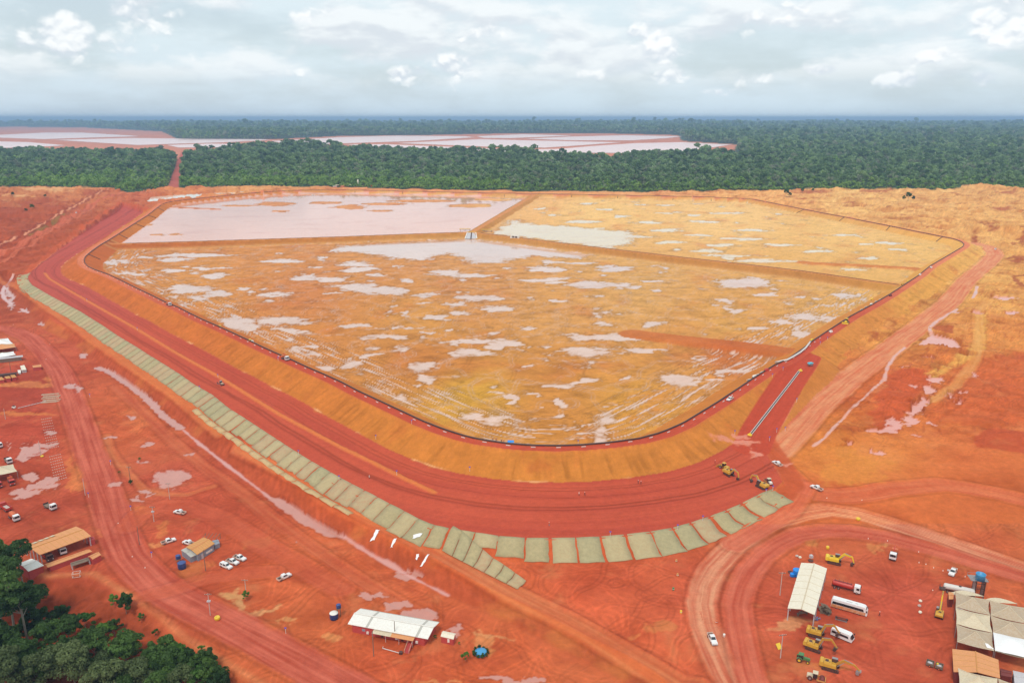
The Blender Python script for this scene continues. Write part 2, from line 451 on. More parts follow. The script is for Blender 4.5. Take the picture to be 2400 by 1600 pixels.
MOUNDS = [(2322, 548, 36, 8.5), (2390, 556, 40, 7.0), (2265, 560, 20, 3.5), (2150, 458, 60, 6), (2000, 478, 40, 4), (1990, 470, 30, 4), (2290, 446, 60, 7), (2080, 446, 70, 7), (1860, 456, 40, 3), (1930, 452, 60, 4), (205, 457, 26, 8), (150, 470, 30, 5), (70, 500, 40, 5), (90, 478, 30, 4),
          (30, 455, 40, 4), (20, 490, 30, 5), (2370, 452, 60, 6), (2240, 470, 50, 4), (2240, 820, 26, 2.0), (2210, 775, 14, 1.8), (2195, 860, 12, 1.2)]


def warped(X, Y, a, s, seed):
    return X + a * fbm(X / s, Y / s, 4, seed, .6), Y + a * fbm(X / s + 7.3, Y / s + 2.1, 4, seed + 9, .6)


def terrain(X, Y, full=False):
    X = np.asarray(X, float)
    Y = np.asarray(Y, float)
    f = {}
    # broad ground: front yard 0, junction and the right side 4, the land beyond 9, then low hills under the forest
    z = 4.2 * sstep(262, 345, Y) * sstep(35, 95, X) + 5.0 * sstep(800, 1650, Y) + 4.0 * sstep(700, 1200, Y) * (1 - sstep(0, 100, X))
    z = z + 10.0 * sstep(2300, 3600, Y) + 95 * sstep(8000, 26000, Y) * (0.45 + fbm(X / 5200.0, Y / 3800.0, 3, 60))
    z = z + sstep(6500, 12000, Y) * 18 * fbm(X / 1300.0, Y / 1300.0, 3, 61)
    # small relief
    rough = fbm(X / 26.0, Y / 26.0, 4, 3)
    fine = fbm(X / 6.0, Y / 6.0, 3, 9)
    right = sstep(90, 130, X - 0.12 * (Y - 300)) * sstep(330, 420, Y)
    far = sstep(880, 1050, Y) * (1 - sstep(1800, 2100, Y))
    leftfar = sstep(-330, -420, X) * sstep(640, 760, Y) * (1 - sstep(1800, 2100, Y))
    dH = line_dist(X, Y, HAUL[:, :2], reach=40)
    off_road = sstep(13, 22, np.minimum(dH, 40))
    bk = fbm(X / 48.0 + 2, Y / 42.0, 4, 145, .55)
    step_ = sstep(.02, .07, bk) + sstep(.24, .29, bk) + .8 * sstep(-.2, -.16, bk)
    z = z + step_ * off_road * (1.0 * right + .8 * far + 1.2 * leftfar)
    ridg = 1 - 2 * np.abs(fbm(X / 34.0 + 3, Y / 34.0, 4, 140, .55))
    z = z + np.maximum(rough, -.2) * (0.35 + 1.0 * right + 2.2 * far + 2.2 * leftfar) + fine * (.14 + .3 * right + .3 * leftfar + .2 * far) + np.maximum(ridg - .55, 0) * (.5 * right + 1.2 * far + 2.0 * leftfar)
    for u, v, r, h in MOUNDS:
        c = W(u, v, 6)
        q = ((X - c[0]) ** 2 + (Y - c[1]) ** 2) / (r * r)
        z = z + np.where(q < 6, h * np.exp(-q * 1.6) * (1 + .5 * rough), 0)
    # terrace road runs down in a shallow cut
    dT, sT = line_dist(X, Y, TROAD[:, :2], want_s=True, reach=60)
    LT = np.r_[0, np.cumsum(np.linalg.norm(np.diff(TROAD[:, :2], axis=0), axis=1))]
    zT = np.interp(sT, LT, TROAD[:, 2])
    z = np.where(dT < 50, np.minimum(z, zT + np.maximum(dT - 6.5, 0) / 1.9), z)
    f['dT'], f['sT'] = dT, sT
    # lower yard
    dL = line_dist(X, Y, LOW, closed=True, reach=80)
    f['dL'] = dL
    zlow = -5.0 + .12 * np.maximum(fine, -.5) + .25 * np.maximum(rough, 0)
    dd = np.maximum(-dL, 0)
    rag = 1.0 + .25 * rough
    z = np.where(dL < 0, np.maximum(zlow, np.minimum(z, 0) - dd / 1.75 * rag), z)
    # wooded gully below the road
    dW, sW = line_dist(X, Y, WOOD, closed=True, want_s=True, reach=60)
    f['dW'] = dW
    dwi = np.maximum(-dW, 0)
    z = np.where(dW < 0, z - np.minimum(dwi / 2.2, 9 + 2 * rough) + np.minimum(dwi / 8, 1) * rough * 4.0 + np.minimum(dwi / 6, 1) * fine * 1.2, z)
    # raised haul berm on the left
    dB, sB = line_dist(X, Y, BERM[:, :2], want_s=True, reach=40)
    z = np.where(dB < 40, np.maximum(z, BERM[0, 2] + 3.0 - np.maximum(dB - 1.0, 0) / 1.4), z)
    f['dB'] = dB
    # bench of the outer fill
    dBe = line_dist(X, Y, BENCH, closed=True, reach=120)
    f['dBe'] = dBe
    z = np.where(dBe < 110, np.maximum(z, Z_BENCH + .05 * fine - np.maximum(dBe, 0) / 1.95), z)
    z = np.where(dBe < 0, np.minimum(z, Z_BENCH + .12), z)
    # access ramp
    dR, sR = line_dist(X, Y, RAMP[:, :2], want_s=True, reach=60)
    LR = np.r_[0, np.cumsum(np.linalg.norm(np.diff(RAMP[:, :2], axis=0), axis=1))]
    zR = np.interp(sR, LR, RAMP[:, 2])
    f['dR'], f['sR'] = dR, sR
    z_ramp = np.where(dR < 60, zR - np.maximum(dR - 9.5, 0) / 1.6, -50)
    # main dam
    dC, sC = line_dist(X, Y, CREST, closed=True, want_s=True, reach=90)
    f['dC'], f['sC'] = dC, sC
    outer = Z_CREST - np.maximum(dC - 8.0, 0) / 2.0 + .8 * np.exp(-((dC - 7.6) / .7) ** 2)
    rill = np.zeros(X.shape)
    mr = np.nonzero((dC > 8) & (dC < 40))
    rill[mr] = sstep(.12, .45, perlin(sC[mr] / 4.5, dC[mr] / 40.0, 300) + .5 * perlin(sC[mr] / 1.9, dC[mr] / 25.0, 301)) * sstep(8.5, 13, dC[mr])
    outer = outer - .3 * rill
    f['rill'] = rill
    inner = Z_CREST + dC / 2.0
    zo = np.where(dC < 90, np.maximum(z, outer), z)
    zo = np.maximum(zo, z_ramp)
    yA = np.interp(X, DIV_A[:, 0], DIV_A[:, 1])
    back = Y > yA
    xB = np.interp(Y, DIV_B[:, 1], DIV_B[:, 0])
    isl = back & (X < xB)
    isr = back & (X >= xB)
    f['front'], f['isl'], f['isr'] = (dC < 0) & ~back, (dC < 0) & isl, (dC < 0) & isr
    zi = np.full(X.shape, Z_FLOOR)
    m = np.nonzero(dC < 0)
    x, y, dc, sc = X[m], Y[m], dC[m], sC[m]
    # wetness of the cells (positive = under water)
    n1 = fbm(x / 24.0, y / 15.0, 4, 20, .6)
    n2 = fbm(x / 7.0 + 3, y / 4.5, 4, 24, .6)
    xw = x + 26 * fbm(x / 44.0, y / 30.0, 4, 120, .62) + 5 * fbm(x / 9.0, y / 5.0, 3, 121, .6)
    yw = y + 17 * fbm(x / 44.0 + 5, y / 30.0, 4, 122, .62) + 3 * fbm(x / 9.0, y / 5.0 + 4, 3, 123, .6)
    e = ell(xw, yw, [(a, b, c * .92, d * .82) for a, b, c, d in PUD], Z_FLOOR, .8)
    pool = -line_dist(.5 * (x + xw), .5 * (y + yw), WP(POOL, Z_FLOOR), closed=True) / 22.0
    wet = np.maximum(e * .8, np.clip(pool, -1.5, 1.5)) + .75 * n1 + .75 * n2 - .02
    # wheel ruts that follow the shore hold water too
    rut = perlin(sc / 34.0, dc * .42, 33) * 1.2 + perlin(sc / 60.0, dc * 1.3, 34) * .9
    band = sstep(-75, -40, dc) * (1 - sstep(-22, -12, dc))
    wet = np.maximum(wet, rut * band * 1.6 - .62 + .5 * n1)
    sp = fbm(x / 30.0, y / 36.0, 5, 41)
    wet = np.maximum(wet, (sp - .40) * 4 + .5 * n2)
    wr = np.maximum(ell(xw, yw, [(a, b, c * .9, d * .7) for a, b, c, d in PUD_R], Z_BACK, .8), np.clip(-line_dist(x, y, WP(POOL_R, Z_BACK), closed=True) / 20.0, -1.5, 1.5)) + 1.05 * n1 + .8 * n2 - .12
    wr = np.maximum(wr, (fbm(x / 34.0, y / 60.0, 5, 43) - .46) * 4)
    eI = ell(xw, .4 * y + .6 * yw, ISLES, Z_BACK, .8)
    wl = .75 - 1.55 * (eI + .65 + .55 * n1 + .3 * n2) * (eI > -.99)
    wetness = np.where(f['front'][m], wet, np.where(f['isl'][m], wl, wr))
    f['wet'] = np.full(X.shape, -1.0)
    f['wet'][m] = wetness
    lvl = np.where(f['front'][m], ZW_FRONT, np.where(f['isl'][m], ZW_LEFT, ZW_RIGHT))
    depth = np.where(f['isl'][m], .45, .22)
    floor = lvl - depth * np.clip(wetness, -.8, 0)
    zi[m] = np.maximum(inner[m], floor)
    z = np.where(dC < 0, zi, zo)
    # dividing dikes and low ridges inside
    dA = line_dist(X, Y, DIV_A[:, :2], reach=60)
    dD = line_dist(X, Y, DIV_B[:, :2], reach=60)
    f['dA'], f['dD'] = dA, dD
    ins = dC < -1.0
    dv = np.minimum(dA, dD)
    z = np.where(ins & (dv < 50), np.maximum(z, Z_DIV - np.maximum(dv - 3.6, 0) / 2.3), z)
    f['ridge'] = np.full(X.shape, 1e6)
    for P, w, s in RIDGES:
        d, ss = line_dist(X, Y, P[:, :2], want_s=True, reach=50)
        Lp = np.r_[0, np.cumsum(np.linalg.norm(np.diff(P[:, :2], axis=0), axis=1))]
        zz = np.interp(ss, Lp, P[:, 2])
        z = np.where(ins & (d < 50), np.maximum(z, zz - np.maximum(d - w, 0) / s), z)
        f['ridge'] = np.minimum(f['ridge'], d - w)
    # yard puddles, ditches and borrow ponds
    Xw, Yw = warped(X, Y, 7.0, 11.0, 130)
    yp = ell(Xw, Yw, YARD_PUD, -5, .8) + 1.0 * fbm(X / 5.0, Y / 4.0, 4, 50, .65) + .25 * rough - .1
    for dpoly in (DITCH, DITCH2):
        if dpoly is DITCH:
            dd_ = 2.3 - line_dist(X, Y, WP(dpoly, -5), reach=30)
        else:
            dd_ = 1.0 - line_dist(X, Y, WP(dpoly, -5), closed=True, reach=30)
        yp = np.maximum(yp, np.clip(dd_ / 2.0, -1, 1.2) + .8 * fine)
    low_ok = (dL < -6) & (dW > 1)
    yp = np.where(low_ok, yp, -1)
    f['yp'] = yp
    z = np.where(low_ok & (yp > -.3), np.where(yp > 0, -5.0, np.minimum(z, -5.0 - yp * 1.0)), np.where(low_ok, np.maximum(z, -4.98), z))
    rp = ell(Xw, Yw, RIGHT_PUD, 4, .8) + .85 * fbm(X / 5.0, Y / 6.0, 3, 52)
    tri = -line_dist(X * .75 + Xw * .25, Y * .75 + Yw * .25, WP(POND_TRI, 4.0), closed=True, reach=40) / 4.0
    rp = np.maximum(rp, np.clip(tri, -1, 1.2))
    fpz = ell(X, Y, FAR_PUD, 6, .8) + .4 * rough
    rok = (dC > 30) & (X > 60) & (Y > 350) & (Y < 800)
    rp = np.where(rok, rp, -1)
    z = np.where(rok, np.where(rp > 0, ZW_BORROW, np.maximum(np.where(rp > -.5, np.minimum(z, ZW_BORROW - rp * 1.5), z), ZW_BORROW)), z)
    for (u, v, ru, rv), zl in zip(FAR_PUD, FAR_PUD_Z):
        q = ell(X, Y, [(u, v, ru * 1.2, rv * 1.2)], 6, .8)
        z = z + (zl - z) * sstep(-.8, .1, q)
    dO = line_dist(X, Y, WP(OUTER_POND, 9), closed=True, reach=60)
    z = np.where((dO < 30) & (dC > 8), np.where(dO < 0, 8.4, np.maximum(z, 9.05 + .0 * dO) if True else z), z)
    f['dO'] = dO
    f['rp'], f['fp'] = rp, fpz
    if full:
        f['rough'], f['fine'], f['far'], f['right'], f['leftfar'] = rough, fine, far, right, leftfar
        return z, f
    return z


def ground_z(x, y):
    return float(terrain(np.array([x]), np.array([y]))[0])
# ================================================================== ground mesh
for _i, (_u, _v, _a, _b) in enumerate(FAR_PUD):
    _p = W(_u, _v, 6)
    FAR_PUD_Z[_i] = ground_z(_p[0], _p[1])
_vrows = np.concatenate([np.arange(1790, 1640, -4.0), np.arange(1640, 690, -2.1), np.arange(690, 520, -1.25), np.arange(520, 436, -1.6), np.arange(436, 330, -2.6)])
_ang = PITCH - np.arctan((800 - _vrows) / FPX)
_rowD = CAM_H / np.tan(_ang)
_rowD = np.concatenate([[40, 100, 140], _rowD, _rowD[-1] * np.geomspace(1.012, 9.0, 60)])
_cols = np.concatenate([np.linspace(-2600, -460, 14), np.arange(-380, 2782, 2.75), np.linspace(2860, 5000, 14)]) - 1200.0
GD, GU = np.meshgrid(_rowD, _cols, indexing='ij')
GX = GU * (GD * math.cos(PITCH) + CAM_H * math.sin(PITCH)) / FPX
GY = GD
GV = 800 - FPX * np.tan(PITCH - np.arctan(CAM_H / GD))      # photograph row of the level-0 point
GUU = GU + 1200.0
GZ, FLD = terrain(GX, GY, True)
NR, NC = GX.shape


def idw(pts, step=6, power=3.0):
    ri = np.unique(np.r_[np.arange(0, NR, step), NR - 1])
    ci = np.unique(np.r_[np.arange(0, NC, step), NC - 1])
    u, v = GUU[np.ix_(ri, ci)], GV[np.ix_(ri, ci)]
    acc, ws = np.zeros(u.shape + (3,)), np.zeros(u.shape)
    for pu, pv, c in pts:
        sy = 2.2 if pv < 620 else 1.5
        w = 1.0 / (((u - pu) ** 2 + ((v - pv) * sy) ** 2) / 900.0 + .6) ** (power / 2)
        acc += w[..., None] * np.array(lin(*c))
        ws += w
    acc /= ws[..., None]
    # bilinear up to the full grid
    tmp = np.empty((len(ri), NC, 3))
    for k in range(3):
        for i in range(len(ri)):
            tmp[i, :, k] = np.interp(np.arange(NC), ci, acc[i, :, k])
    pos = np.interp(np.arange(NR), ri, np.arange(len(ri)))
    i0 = np.minimum(np.floor(pos).astype(int), len(ri) - 2)
    t = (pos - i0)[:, None, None]
    return tmp[i0] * (1 - t) + tmp[i0 + 1] * t


OUTC = [(50, 470, (205, 125, 75)), (150, 442, (226, 150, 95)), (30, 520, (180, 88, 55)), (100, 500, (186, 92, 58)), (200, 560, (190, 98, 58)), (20, 600, (186, 84, 54)), (0, 640, (192, 92, 58)),
        (120, 560, (190, 92, 60)), (60, 900, (190, 82, 62)), (60, 1000, (190, 80, 58)), (250, 1000, (204, 98, 60)), (150, 1200, (186, 83, 60)), (350, 1100, (194, 86, 62)), (450, 1200, (198, 88, 62)), (550, 1250, (210, 100, 63)),
        (700, 1300, (214, 106, 64)), (820, 1350, (212, 104, 64)), (300, 950, (202, 97, 58)), (150, 800, (200, 92, 62)), (700, 1450, (214, 112, 68)), (900, 1560, (205, 95, 60)), (1150, 1450, (211, 104, 63)), (1100, 1570, (206, 98, 60)), (1400, 1400, (210, 97, 63)), (1350, 1550, (208, 102, 62)),
        (1700, 1400, (206, 94, 64)), (1900, 1450, (202, 92, 66)), (2100, 1400, (206, 95, 70)), (2050, 1550, (210, 99, 70)), (2300, 1280, (204, 101, 62)), (2200, 1200, (208, 110, 64)), (2400, 1200, (206, 110, 64)), (2000, 1150, (206, 102, 62)), (1950, 1070, (210, 128, 64)), (2060, 1090, (213, 128, 70)),
        (2300, 1100, (208, 112, 66)), (2350, 950, (204, 108, 62)), (2060, 930, (202, 105, 60)), (2250, 900, (208, 118, 64)), (2350, 800, (216, 138, 74)), (2100, 780, (217, 148, 78)), (2200, 700, (224, 165, 92)), (2350, 700, (225, 163, 92)), (2380, 620, (226, 163, 92)), (2300, 600, (230, 173, 106)),
        (2300, 520, (230, 170, 102)), (2000, 480, (235, 179, 110)), (2200, 460, (230, 170, 104)), (1800, 455, (235, 168, 102)), (1500, 448, (231, 158, 102)), (1000, 440, (229, 148, 97)), (600, 440, (230, 162, 102)), (400, 450, (224, 138, 84)), (330, 470, (203, 108, 72))]
INC = [(300, 600, (210, 132, 72)), (600, 620, (210, 132, 72)), (900, 640, (211, 137, 78)), (1100, 700, (209, 139, 83)), (500, 660, (213, 138, 73)), (700, 700, (206, 126, 75)), (700, 800, (211, 133, 70)), (1000, 760, (213, 144, 76)), (1300, 760, (215, 149, 86)), (1500, 700, (217, 156, 92)),
       (1900, 700, (221, 159, 92)), (2000, 660, (223, 164, 96)), (1700, 780, (221, 157, 86)), (1000, 860, (204, 126, 66)), (1300, 880, (206, 133, 66)), (1100, 940, (213, 153, 64)), (1500, 950, (215, 148, 68)), (1300, 1000, (206, 133, 66)), (1700, 840, (202, 112, 62)), (1600, 890, (213, 143, 77)),
       (1400, 500, (235, 179, 113)), (1700, 520, (235, 179, 116)), (2000, 560, (231, 174, 108)), (2200, 590, (229, 171, 102)), (1250, 480, (231, 168, 107)), (700, 480, (214, 140, 95)), (400, 520, (218, 150, 110)), (950, 480, (218, 140, 90))]
SLC = [(300, 640, (202, 108, 54)), (450, 760, (204, 114, 56)), (700, 930, (205, 122, 58)), (1000, 1060, (206, 127, 60)), (1300, 1100, (207, 130, 62)), (1600, 1030, (207, 129, 62)), (1800, 920, (206, 128, 62)), (2000, 780, (212, 138, 70)), (2150, 680, (223, 159, 80)), (2280, 600, (229, 169, 92)),
       (300, 540, (207, 123, 58)), (1000, 455, (227, 163, 92)), (1600, 462, (226, 158, 88)), (2000, 535, (219, 158, 88)), (700, 570, (203, 127, 62)), (1100, 560, (208, 140, 72)), (1500, 605, (205, 136, 70)), (1900, 650, (206, 138, 74)), (180, 560, (190, 90, 60)), (1200, 500, (218, 150, 85))]
_outc, _inc, _slc = idw(OUTC), idw(INC), idw(SLC)
C = _outc.copy()
n_lo = fbm(GX / 70.0, GY / 70.0, 4, 70)
n_mid = fbm(GX / 17.0, GY / 17.0, 4, 71)
n_hi = fbm(GX / 4.2, GY / 4.2, 3, 72)
_cls = np.zeros((NR, NC), np.int8)
dC, sC, dBe, dL, dW = FLD['dC'], FLD['sC'], FLD['dBe'], FLD['dL'], FLD['dW']


_fw = sstep(500, 900, GY)
_n1, _n2 = warped(GX, GY, 8.0, 12.0, 150)
_f1, _f2 = warped(GX, GY, 34.0, 60.0, 152)
GXp, GYp = _n1 * (1 - _fw) + _f1 * _fw, _n2 * (1 - _fw) + _f2 * _fw


def wheel_tracks(scale, seed, gauge=.95, w=.34):
    """pairs of wheel ruts wandering over open ground"""
    n = perlin(GX / scale, GY / scale, seed) + .28 * perlin(GX / scale * 2.3, GY / scale * 2.3, seed + 1)
    gy_, gx_ = np.gradient(n)
    ds = np.hypot(gx_ / np.maximum(np.gradient(GX, axis=1), .05), gy_ / np.maximum(np.abs(np.gradient(GY, axis=0)), .05)) + 1e-4
    d = np.abs(n) / ds
    return np.exp(-((d - gauge) / w) ** 2) * (d < 4)


def paint(w, c, how=None):
    global C
    w = np.clip(w, 0, 1)
    ii = np.nonzero(w > 0.002)
    c = np.asarray(c, float)
    if c.ndim == 3:
        c = c[ii]
    C[ii] += (c - C[ii]) * w[ii][..., None]


def paint_at(ii, w, c):
    w = np.clip(w, 0, 1)[..., None]
    C[ii] += (np.asarray(c, float) - C[ii]) * w


def patch(poly, z, c, soft=2.0, amp=3.0, wt=1.0, seed=80, sc=9.0):
    d = line_dist(GX, GY, WP(poly, z), closed=True, reach=40)
    ii = np.nonzero(d < 39)
    w = sstep(soft, -soft, d[ii] + amp * 1.5 * fbm(GX[ii] / sc, GY[ii] / sc, 4, seed, .65)) * wt
    paint_at(ii, w, lin(*c))


def road(px, z, half, c, c_rut, seed=0, soft=1.6, wt=.95, rut=.6, cls=None):
    P = resample(WPz(px, z), 12.0)
    d, s = line_dist(GX, GY, P[:, :2], want_s=True, reach=half + 15)
    ii = np.nonzero(d < half + 12)
    x, y, d, s = GX[ii], GY[ii], d[ii], s[ii]
    w = sstep(half + soft, half - soft, d + fbm(x / 10.0, y / 10.0, 3, 90 + seed) * 1.6)
    # side of the centre line from the local direction
    i = np.clip((s / 12.0).astype(int), 0, len(P) - 2)
    tx, ty = P[i + 1, 0] - P[i, 0], P[i + 1, 1] - P[i, 1]
    t = d * np.sign((x - P[i, 0]) * ty - (y - P[i, 1]) * tx)
    st = perlin(s / 55.0, t * .55 + seed * 7.3, 100 + seed) * 1.1 + perlin(s / 26.0, t * 1.4, 101 + seed) * .7 + .35 * n_mid[ii]
    a_, b_ = np.array(lin(*c)), np.array(lin(*c_rut))
    paint_at(ii, w * wt, a_ + (b_ - a_) * np.clip(.5 + st * rut * 1.6, 0, 1)[..., None])
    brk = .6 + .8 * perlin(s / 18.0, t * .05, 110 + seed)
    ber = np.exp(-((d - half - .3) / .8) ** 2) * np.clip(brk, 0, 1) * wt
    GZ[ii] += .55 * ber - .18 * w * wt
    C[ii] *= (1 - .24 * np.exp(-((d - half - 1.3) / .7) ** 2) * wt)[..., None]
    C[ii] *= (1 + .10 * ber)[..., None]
    if cls is not None:
        k = w > .5
        _cls[ii[0][k], ii[1][k]] = cls


# ---- open ground: mottling between redder and sandier earth
inb_pre = (dBe < 0) * 1.0
hue = np.clip(.5 + .9 * n_lo + .7 * n_mid, 0, 1)[..., None]
C = C * ((1 - .22 * (1 - hue)) * np.array([1.0, .86, .80]) * (1 - hue) + hue * np.array([1.04, 1.08, 1.05]))
dry = FLD['far'] + FLD['leftfar'] * .9 + FLD['right'] * .75
dark = sstep(.05, .38, fbm(GXp / 32.0, GYp / 32.0, 6, 75, .6)) * np.clip(dry, 0, 1)
C *= (1 - dark * .42)[..., None] ** np.array([.75, 1.25, 1.25])
sandy = sstep(.08, .4, fbm(GXp / 40.0 + 9, GYp / 30.0, 5, 76, .6)) * np.clip(dry, 0, 1)
C += sandy[..., None] * np.array([.05, .06, .035])
# lower yard slope: dark, runnelled
sl = sstep(0, -1.5, dL) * sstep(-11, -7.5, dL) * (dW > 0)
runn = perlin(GX * .55 + GY * .1, GY * .12 - GX * .1, 12) + .6 * n_mid
paint(sl * .85, np.array(lin(186, 84, 52)) * (1 + .35 * runn)[..., None])
paint(sl * sstep(.1, .5, n_lo + .5 * n_mid) * .7, lin(206, 116, 62))
# borrow-ground patches on the right
A5, A6, A4, A3, A7 = (1950, 640), (1950, 900), (0, 700), (0, 420), (1950, 420)
K = 5.2267
patch(zoomed(A5, K, [(1200, 660), (1330, 640), (1490, 665), (1480, 760), (1400, 775), (1270, 735)]), 4, (184, 98, 58), .6, .6)
patch(zoomed(A6, K, [(1740, 650), (1900, 560), (2100, 570), (2500, 620), (2500, 890), (1900, 810), (1760, 790)]), 4, (190, 86, 54), 1, 1.2)
patch(zoomed(A5, K, [(700, 1200), (900, 1180), (1200, 1240), (1240, 1310), (1150, 1450), (1000, 1568), (800, 1950), (450, 1900), (550, 1560), (700, 1350)]), 4, (196, 90, 54), 1.5, 4)
patch(zoomed(A5, K, [(1750, 500), (1900, 500), (1880, 950), (1750, 1080), (1250, 1300), (1150, 1260), (1650, 1000), (1740, 850)]), 4, (220, 160, 84), 2, 2)
patch(zoomed(A5, K, [(1200, 1110), (1350, 1100), (1430, 1130), (1300, 1220), (1200, 1200)]), 4, (186, 112, 58), 1, 1)
patch([(2250, 860), (2420, 830), (2420, 1010), (2300, 1000), (2180, 990), (2200, 930)], 4, (198, 96, 56), 6, 9, .8)
patch([(2290, 1150), (2420, 1160), (2420, 1250), (2300, 1240), (2130, 1200), (2200, 1170)], 2, (200, 104, 60), 3, 5, .8)
patch([(1900, 1110), (1990, 1060), (2080, 1090), (2060, 1130), (1960, 1145)], 3, (214, 136, 66), 5, 8, .8)
for u, v, ru, rv in ((2322, 536, 14, 14), (2292, 560, 10, 5), (2388, 555, 20, 18), (2265, 535, 8, 5), (2395, 600, 16, 14), (2375, 655, 14, 8), (2390, 640, 14, 8)):
    e_ = ell(GXp, GYp, [(u, v, ru, rv)], 8, .7) + .7 * n_mid
    paint(sstep(0, .5, e_) * .8, lin(158, 76, 52))
for u, v, ru, rv in ((2120, 446, 60, 5), (1900, 453, 50, 4), (1990, 480, 30, 5), (1880, 470, 20, 3), (2300, 440, 40, 5), (2360, 455, 30, 4), (2230, 458, 20, 3), (2060, 452, 40, 4), (2200, 473, 30, 3), (2350, 492, 24, 4), (205, 457, 20, 8), (100, 475, 40, 4), (20, 500, 60, 12), (70, 530, 60, 10), (60, 480, 30, 4), (140, 490, 40, 8)):
    e_ = ell(GXp, GYp, [(u, v, ru, rv)], 9, .7) + .8 * n_mid + .5 * n_lo
    paint(sstep(0, .6, e_) * .75, lin(172, 82, 56))
for u, v, ru, rv in ((90, 446, 90, 4), (160, 452, 60, 3), (60, 462, 50, 2)):
    paint(sstep(0, .5, ell(GXp, GYp, [(u, v, ru, rv)], 9, .7) + .5 * n_mid) * .7, lin(238, 182, 125))
# grass strip beside the left berm
for P in (zoomed(A3, K, [(310, 760), (470, 660), (560, 620), (630, 635), (560, 680), (400, 735)]), zoomed(A3, K, [(630, 600), (720, 540), (815, 485), (800, 520), (740, 575), (650, 625)])):
    patch(P, 1, (120, 128, 66), .8, 1.0)
# gully below the road and its broken earth
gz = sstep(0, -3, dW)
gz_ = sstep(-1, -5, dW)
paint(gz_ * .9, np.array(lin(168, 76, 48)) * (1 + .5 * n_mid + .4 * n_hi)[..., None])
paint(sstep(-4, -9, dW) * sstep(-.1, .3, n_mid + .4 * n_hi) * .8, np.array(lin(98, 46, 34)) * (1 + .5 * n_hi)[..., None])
paint(sstep(2.5, 0, abs(dW - .6)) * .55 * (1 + n_mid), lin(224, 140, 88))
# pale clay heaps
for u, v, ru, rv, c in ((540, 1380, 40, 16, (214, 164, 104)), (605, 1418, 50, 8, (222, 160, 104)), (560, 1400, 22, 14, (220, 172, 112)), (680, 1440, 30, 8, (222, 150, 92)), (290, 1083, 12, 5, (220, 140, 90)), (320, 970, 30, 40, (212, 112, 66)),
                        (170, 1090, 12, 50, (214, 118, 66)), (190, 1105, 16, 40, (216, 124, 70)), (60, 895, 80, 7, (222, 140, 80)), (120, 880, 30, 8, (222, 138, 76)), (60, 962, 90, 5, (216, 124, 68)), (250, 1240, 10, 22, (214, 120, 66)), (2080, 1280, 26, 6, (220, 160, 96)), (2045, 1285, 16, 10, (214, 140, 80)), (1900, 1275, 26, 12, (212, 130, 72)), (1860, 1465, 60, 12, (214, 150, 100)), (1910, 1560, 60, 12, (216, 124, 70)), (1985, 1425, 40, 4, (222, 140, 86)),
                        (1130, 1495, 30, 22, (222, 140, 84)), (1150, 1520, 20, 10, (220, 140, 80)), (760, 1485, 22, 16, (220, 142, 84)), (450, 1330, 40, 26, (214, 124, 68)), (380, 1230, 20, 20, (212, 118, 68)), (360, 1270, 12, 14, (222, 140, 84)), (600, 1265, 40, 12, (210, 126, 74)), (340, 1185, 24, 10, (210, 114, 64)),
                        (1150, 1480, 70, 5, (224, 150, 96)), (1020, 1590, 60, 6, (222, 142, 84)), (1300, 1590, 60, 5, (224, 144, 84)), (1490, 1475, 30, 8, (214, 130, 74)), (1550, 1465, 30, 12, (216, 126, 74))):
    paint(sstep(-.1, .5, ell(GXp, GYp, [(u, v, ru, rv)], -3 if u < 1300 else 0, .7) + .6 * n_mid + .3 * n_hi) * .8, lin(*c))
# wheel marks and drag marks over the yards
tr = perlin((GX * .83 - GY * .55) / 40.0, (GX * .55 + GY * .83) * .45, 14) + .7 * perlin((GX * .83 - GY * .55) / 22.0, (GX * .55 + GY * .83) * 1.1, 15)
yard = sstep(-8, -14, dL) * (dW > 0) + sstep(6, 14, np.minimum(dBe, 60)) * (dL > 0) * (GY < 300)
C *= (1 + .10 * np.clip(tr, -1, 1) * np.clip(yard, 0, 1))[..., None]
tr2 = perlin((GX * .5 + GY * .87) / 40.0, (GX * .87 - GY * .5) * .4, 16) + .6 * perlin((GX * .5 + GY * .87) / 20.0, (GX * .87 - GY * .5) * 1.2, 17)
C *= (1 + .09 * np.clip(tr2, -1, 1) * FLD['right'])[..., None]
lines = sum(wheel_tracks(sc_, sd_) for sc_, sd_ in ((38, 200), (55, 204), (30, 208), (70, 212), (46, 216)))
lines_d = sum(wheel_tracks(sc_, sd_, 1.0, .4) for sc_, sd_ in ((42, 220), (62, 224), (33, 228)))
opn = np.clip(yard + FLD['right'], 0, 1)
C *= (1 + (.17 * np.clip(lines, 0, 1) - .20 * np.clip(lines_d, 0, 1)) * opn)[..., None]
# scuffs, clods and rain-washed skin
scf = fbm(GX / 3.0, GY / 3.0, 3, 230, .65)
rdg_ = 1 - 2.2 * np.abs(fbm(GX / 9.0, GY / 9.0, 4, 234, .6))
near_k = 1 - _fw
C *= (1 + near_k * (.15 * scf + .07 * np.clip(rdg_, -1, 1)) * (1 - inb_pre))[..., None]
pale = sstep(.15, .5, fbm(GX / 22.0 + 4, GY / 20.0, 5, 238, .62)) * opn * near_k
paint(pale * .45, np.array(lin(224, 138, 88)))
deep = sstep(.15, .5, fbm(GX / 24.0 + 1, GY / 20.0, 5, 242, .62)) * opn * near_k
paint(deep * .5, np.array(lin(176, 74, 48)))
_gx = np.gradient(GZ, axis=1) / np.maximum(np.gradient(GX, axis=1), .05)
steep = sstep(.18, .55, np.hypot(_gx, np.gradient(GZ, axis=0) / np.maximum(np.abs(np.gradient(GY, axis=0)), .05)))
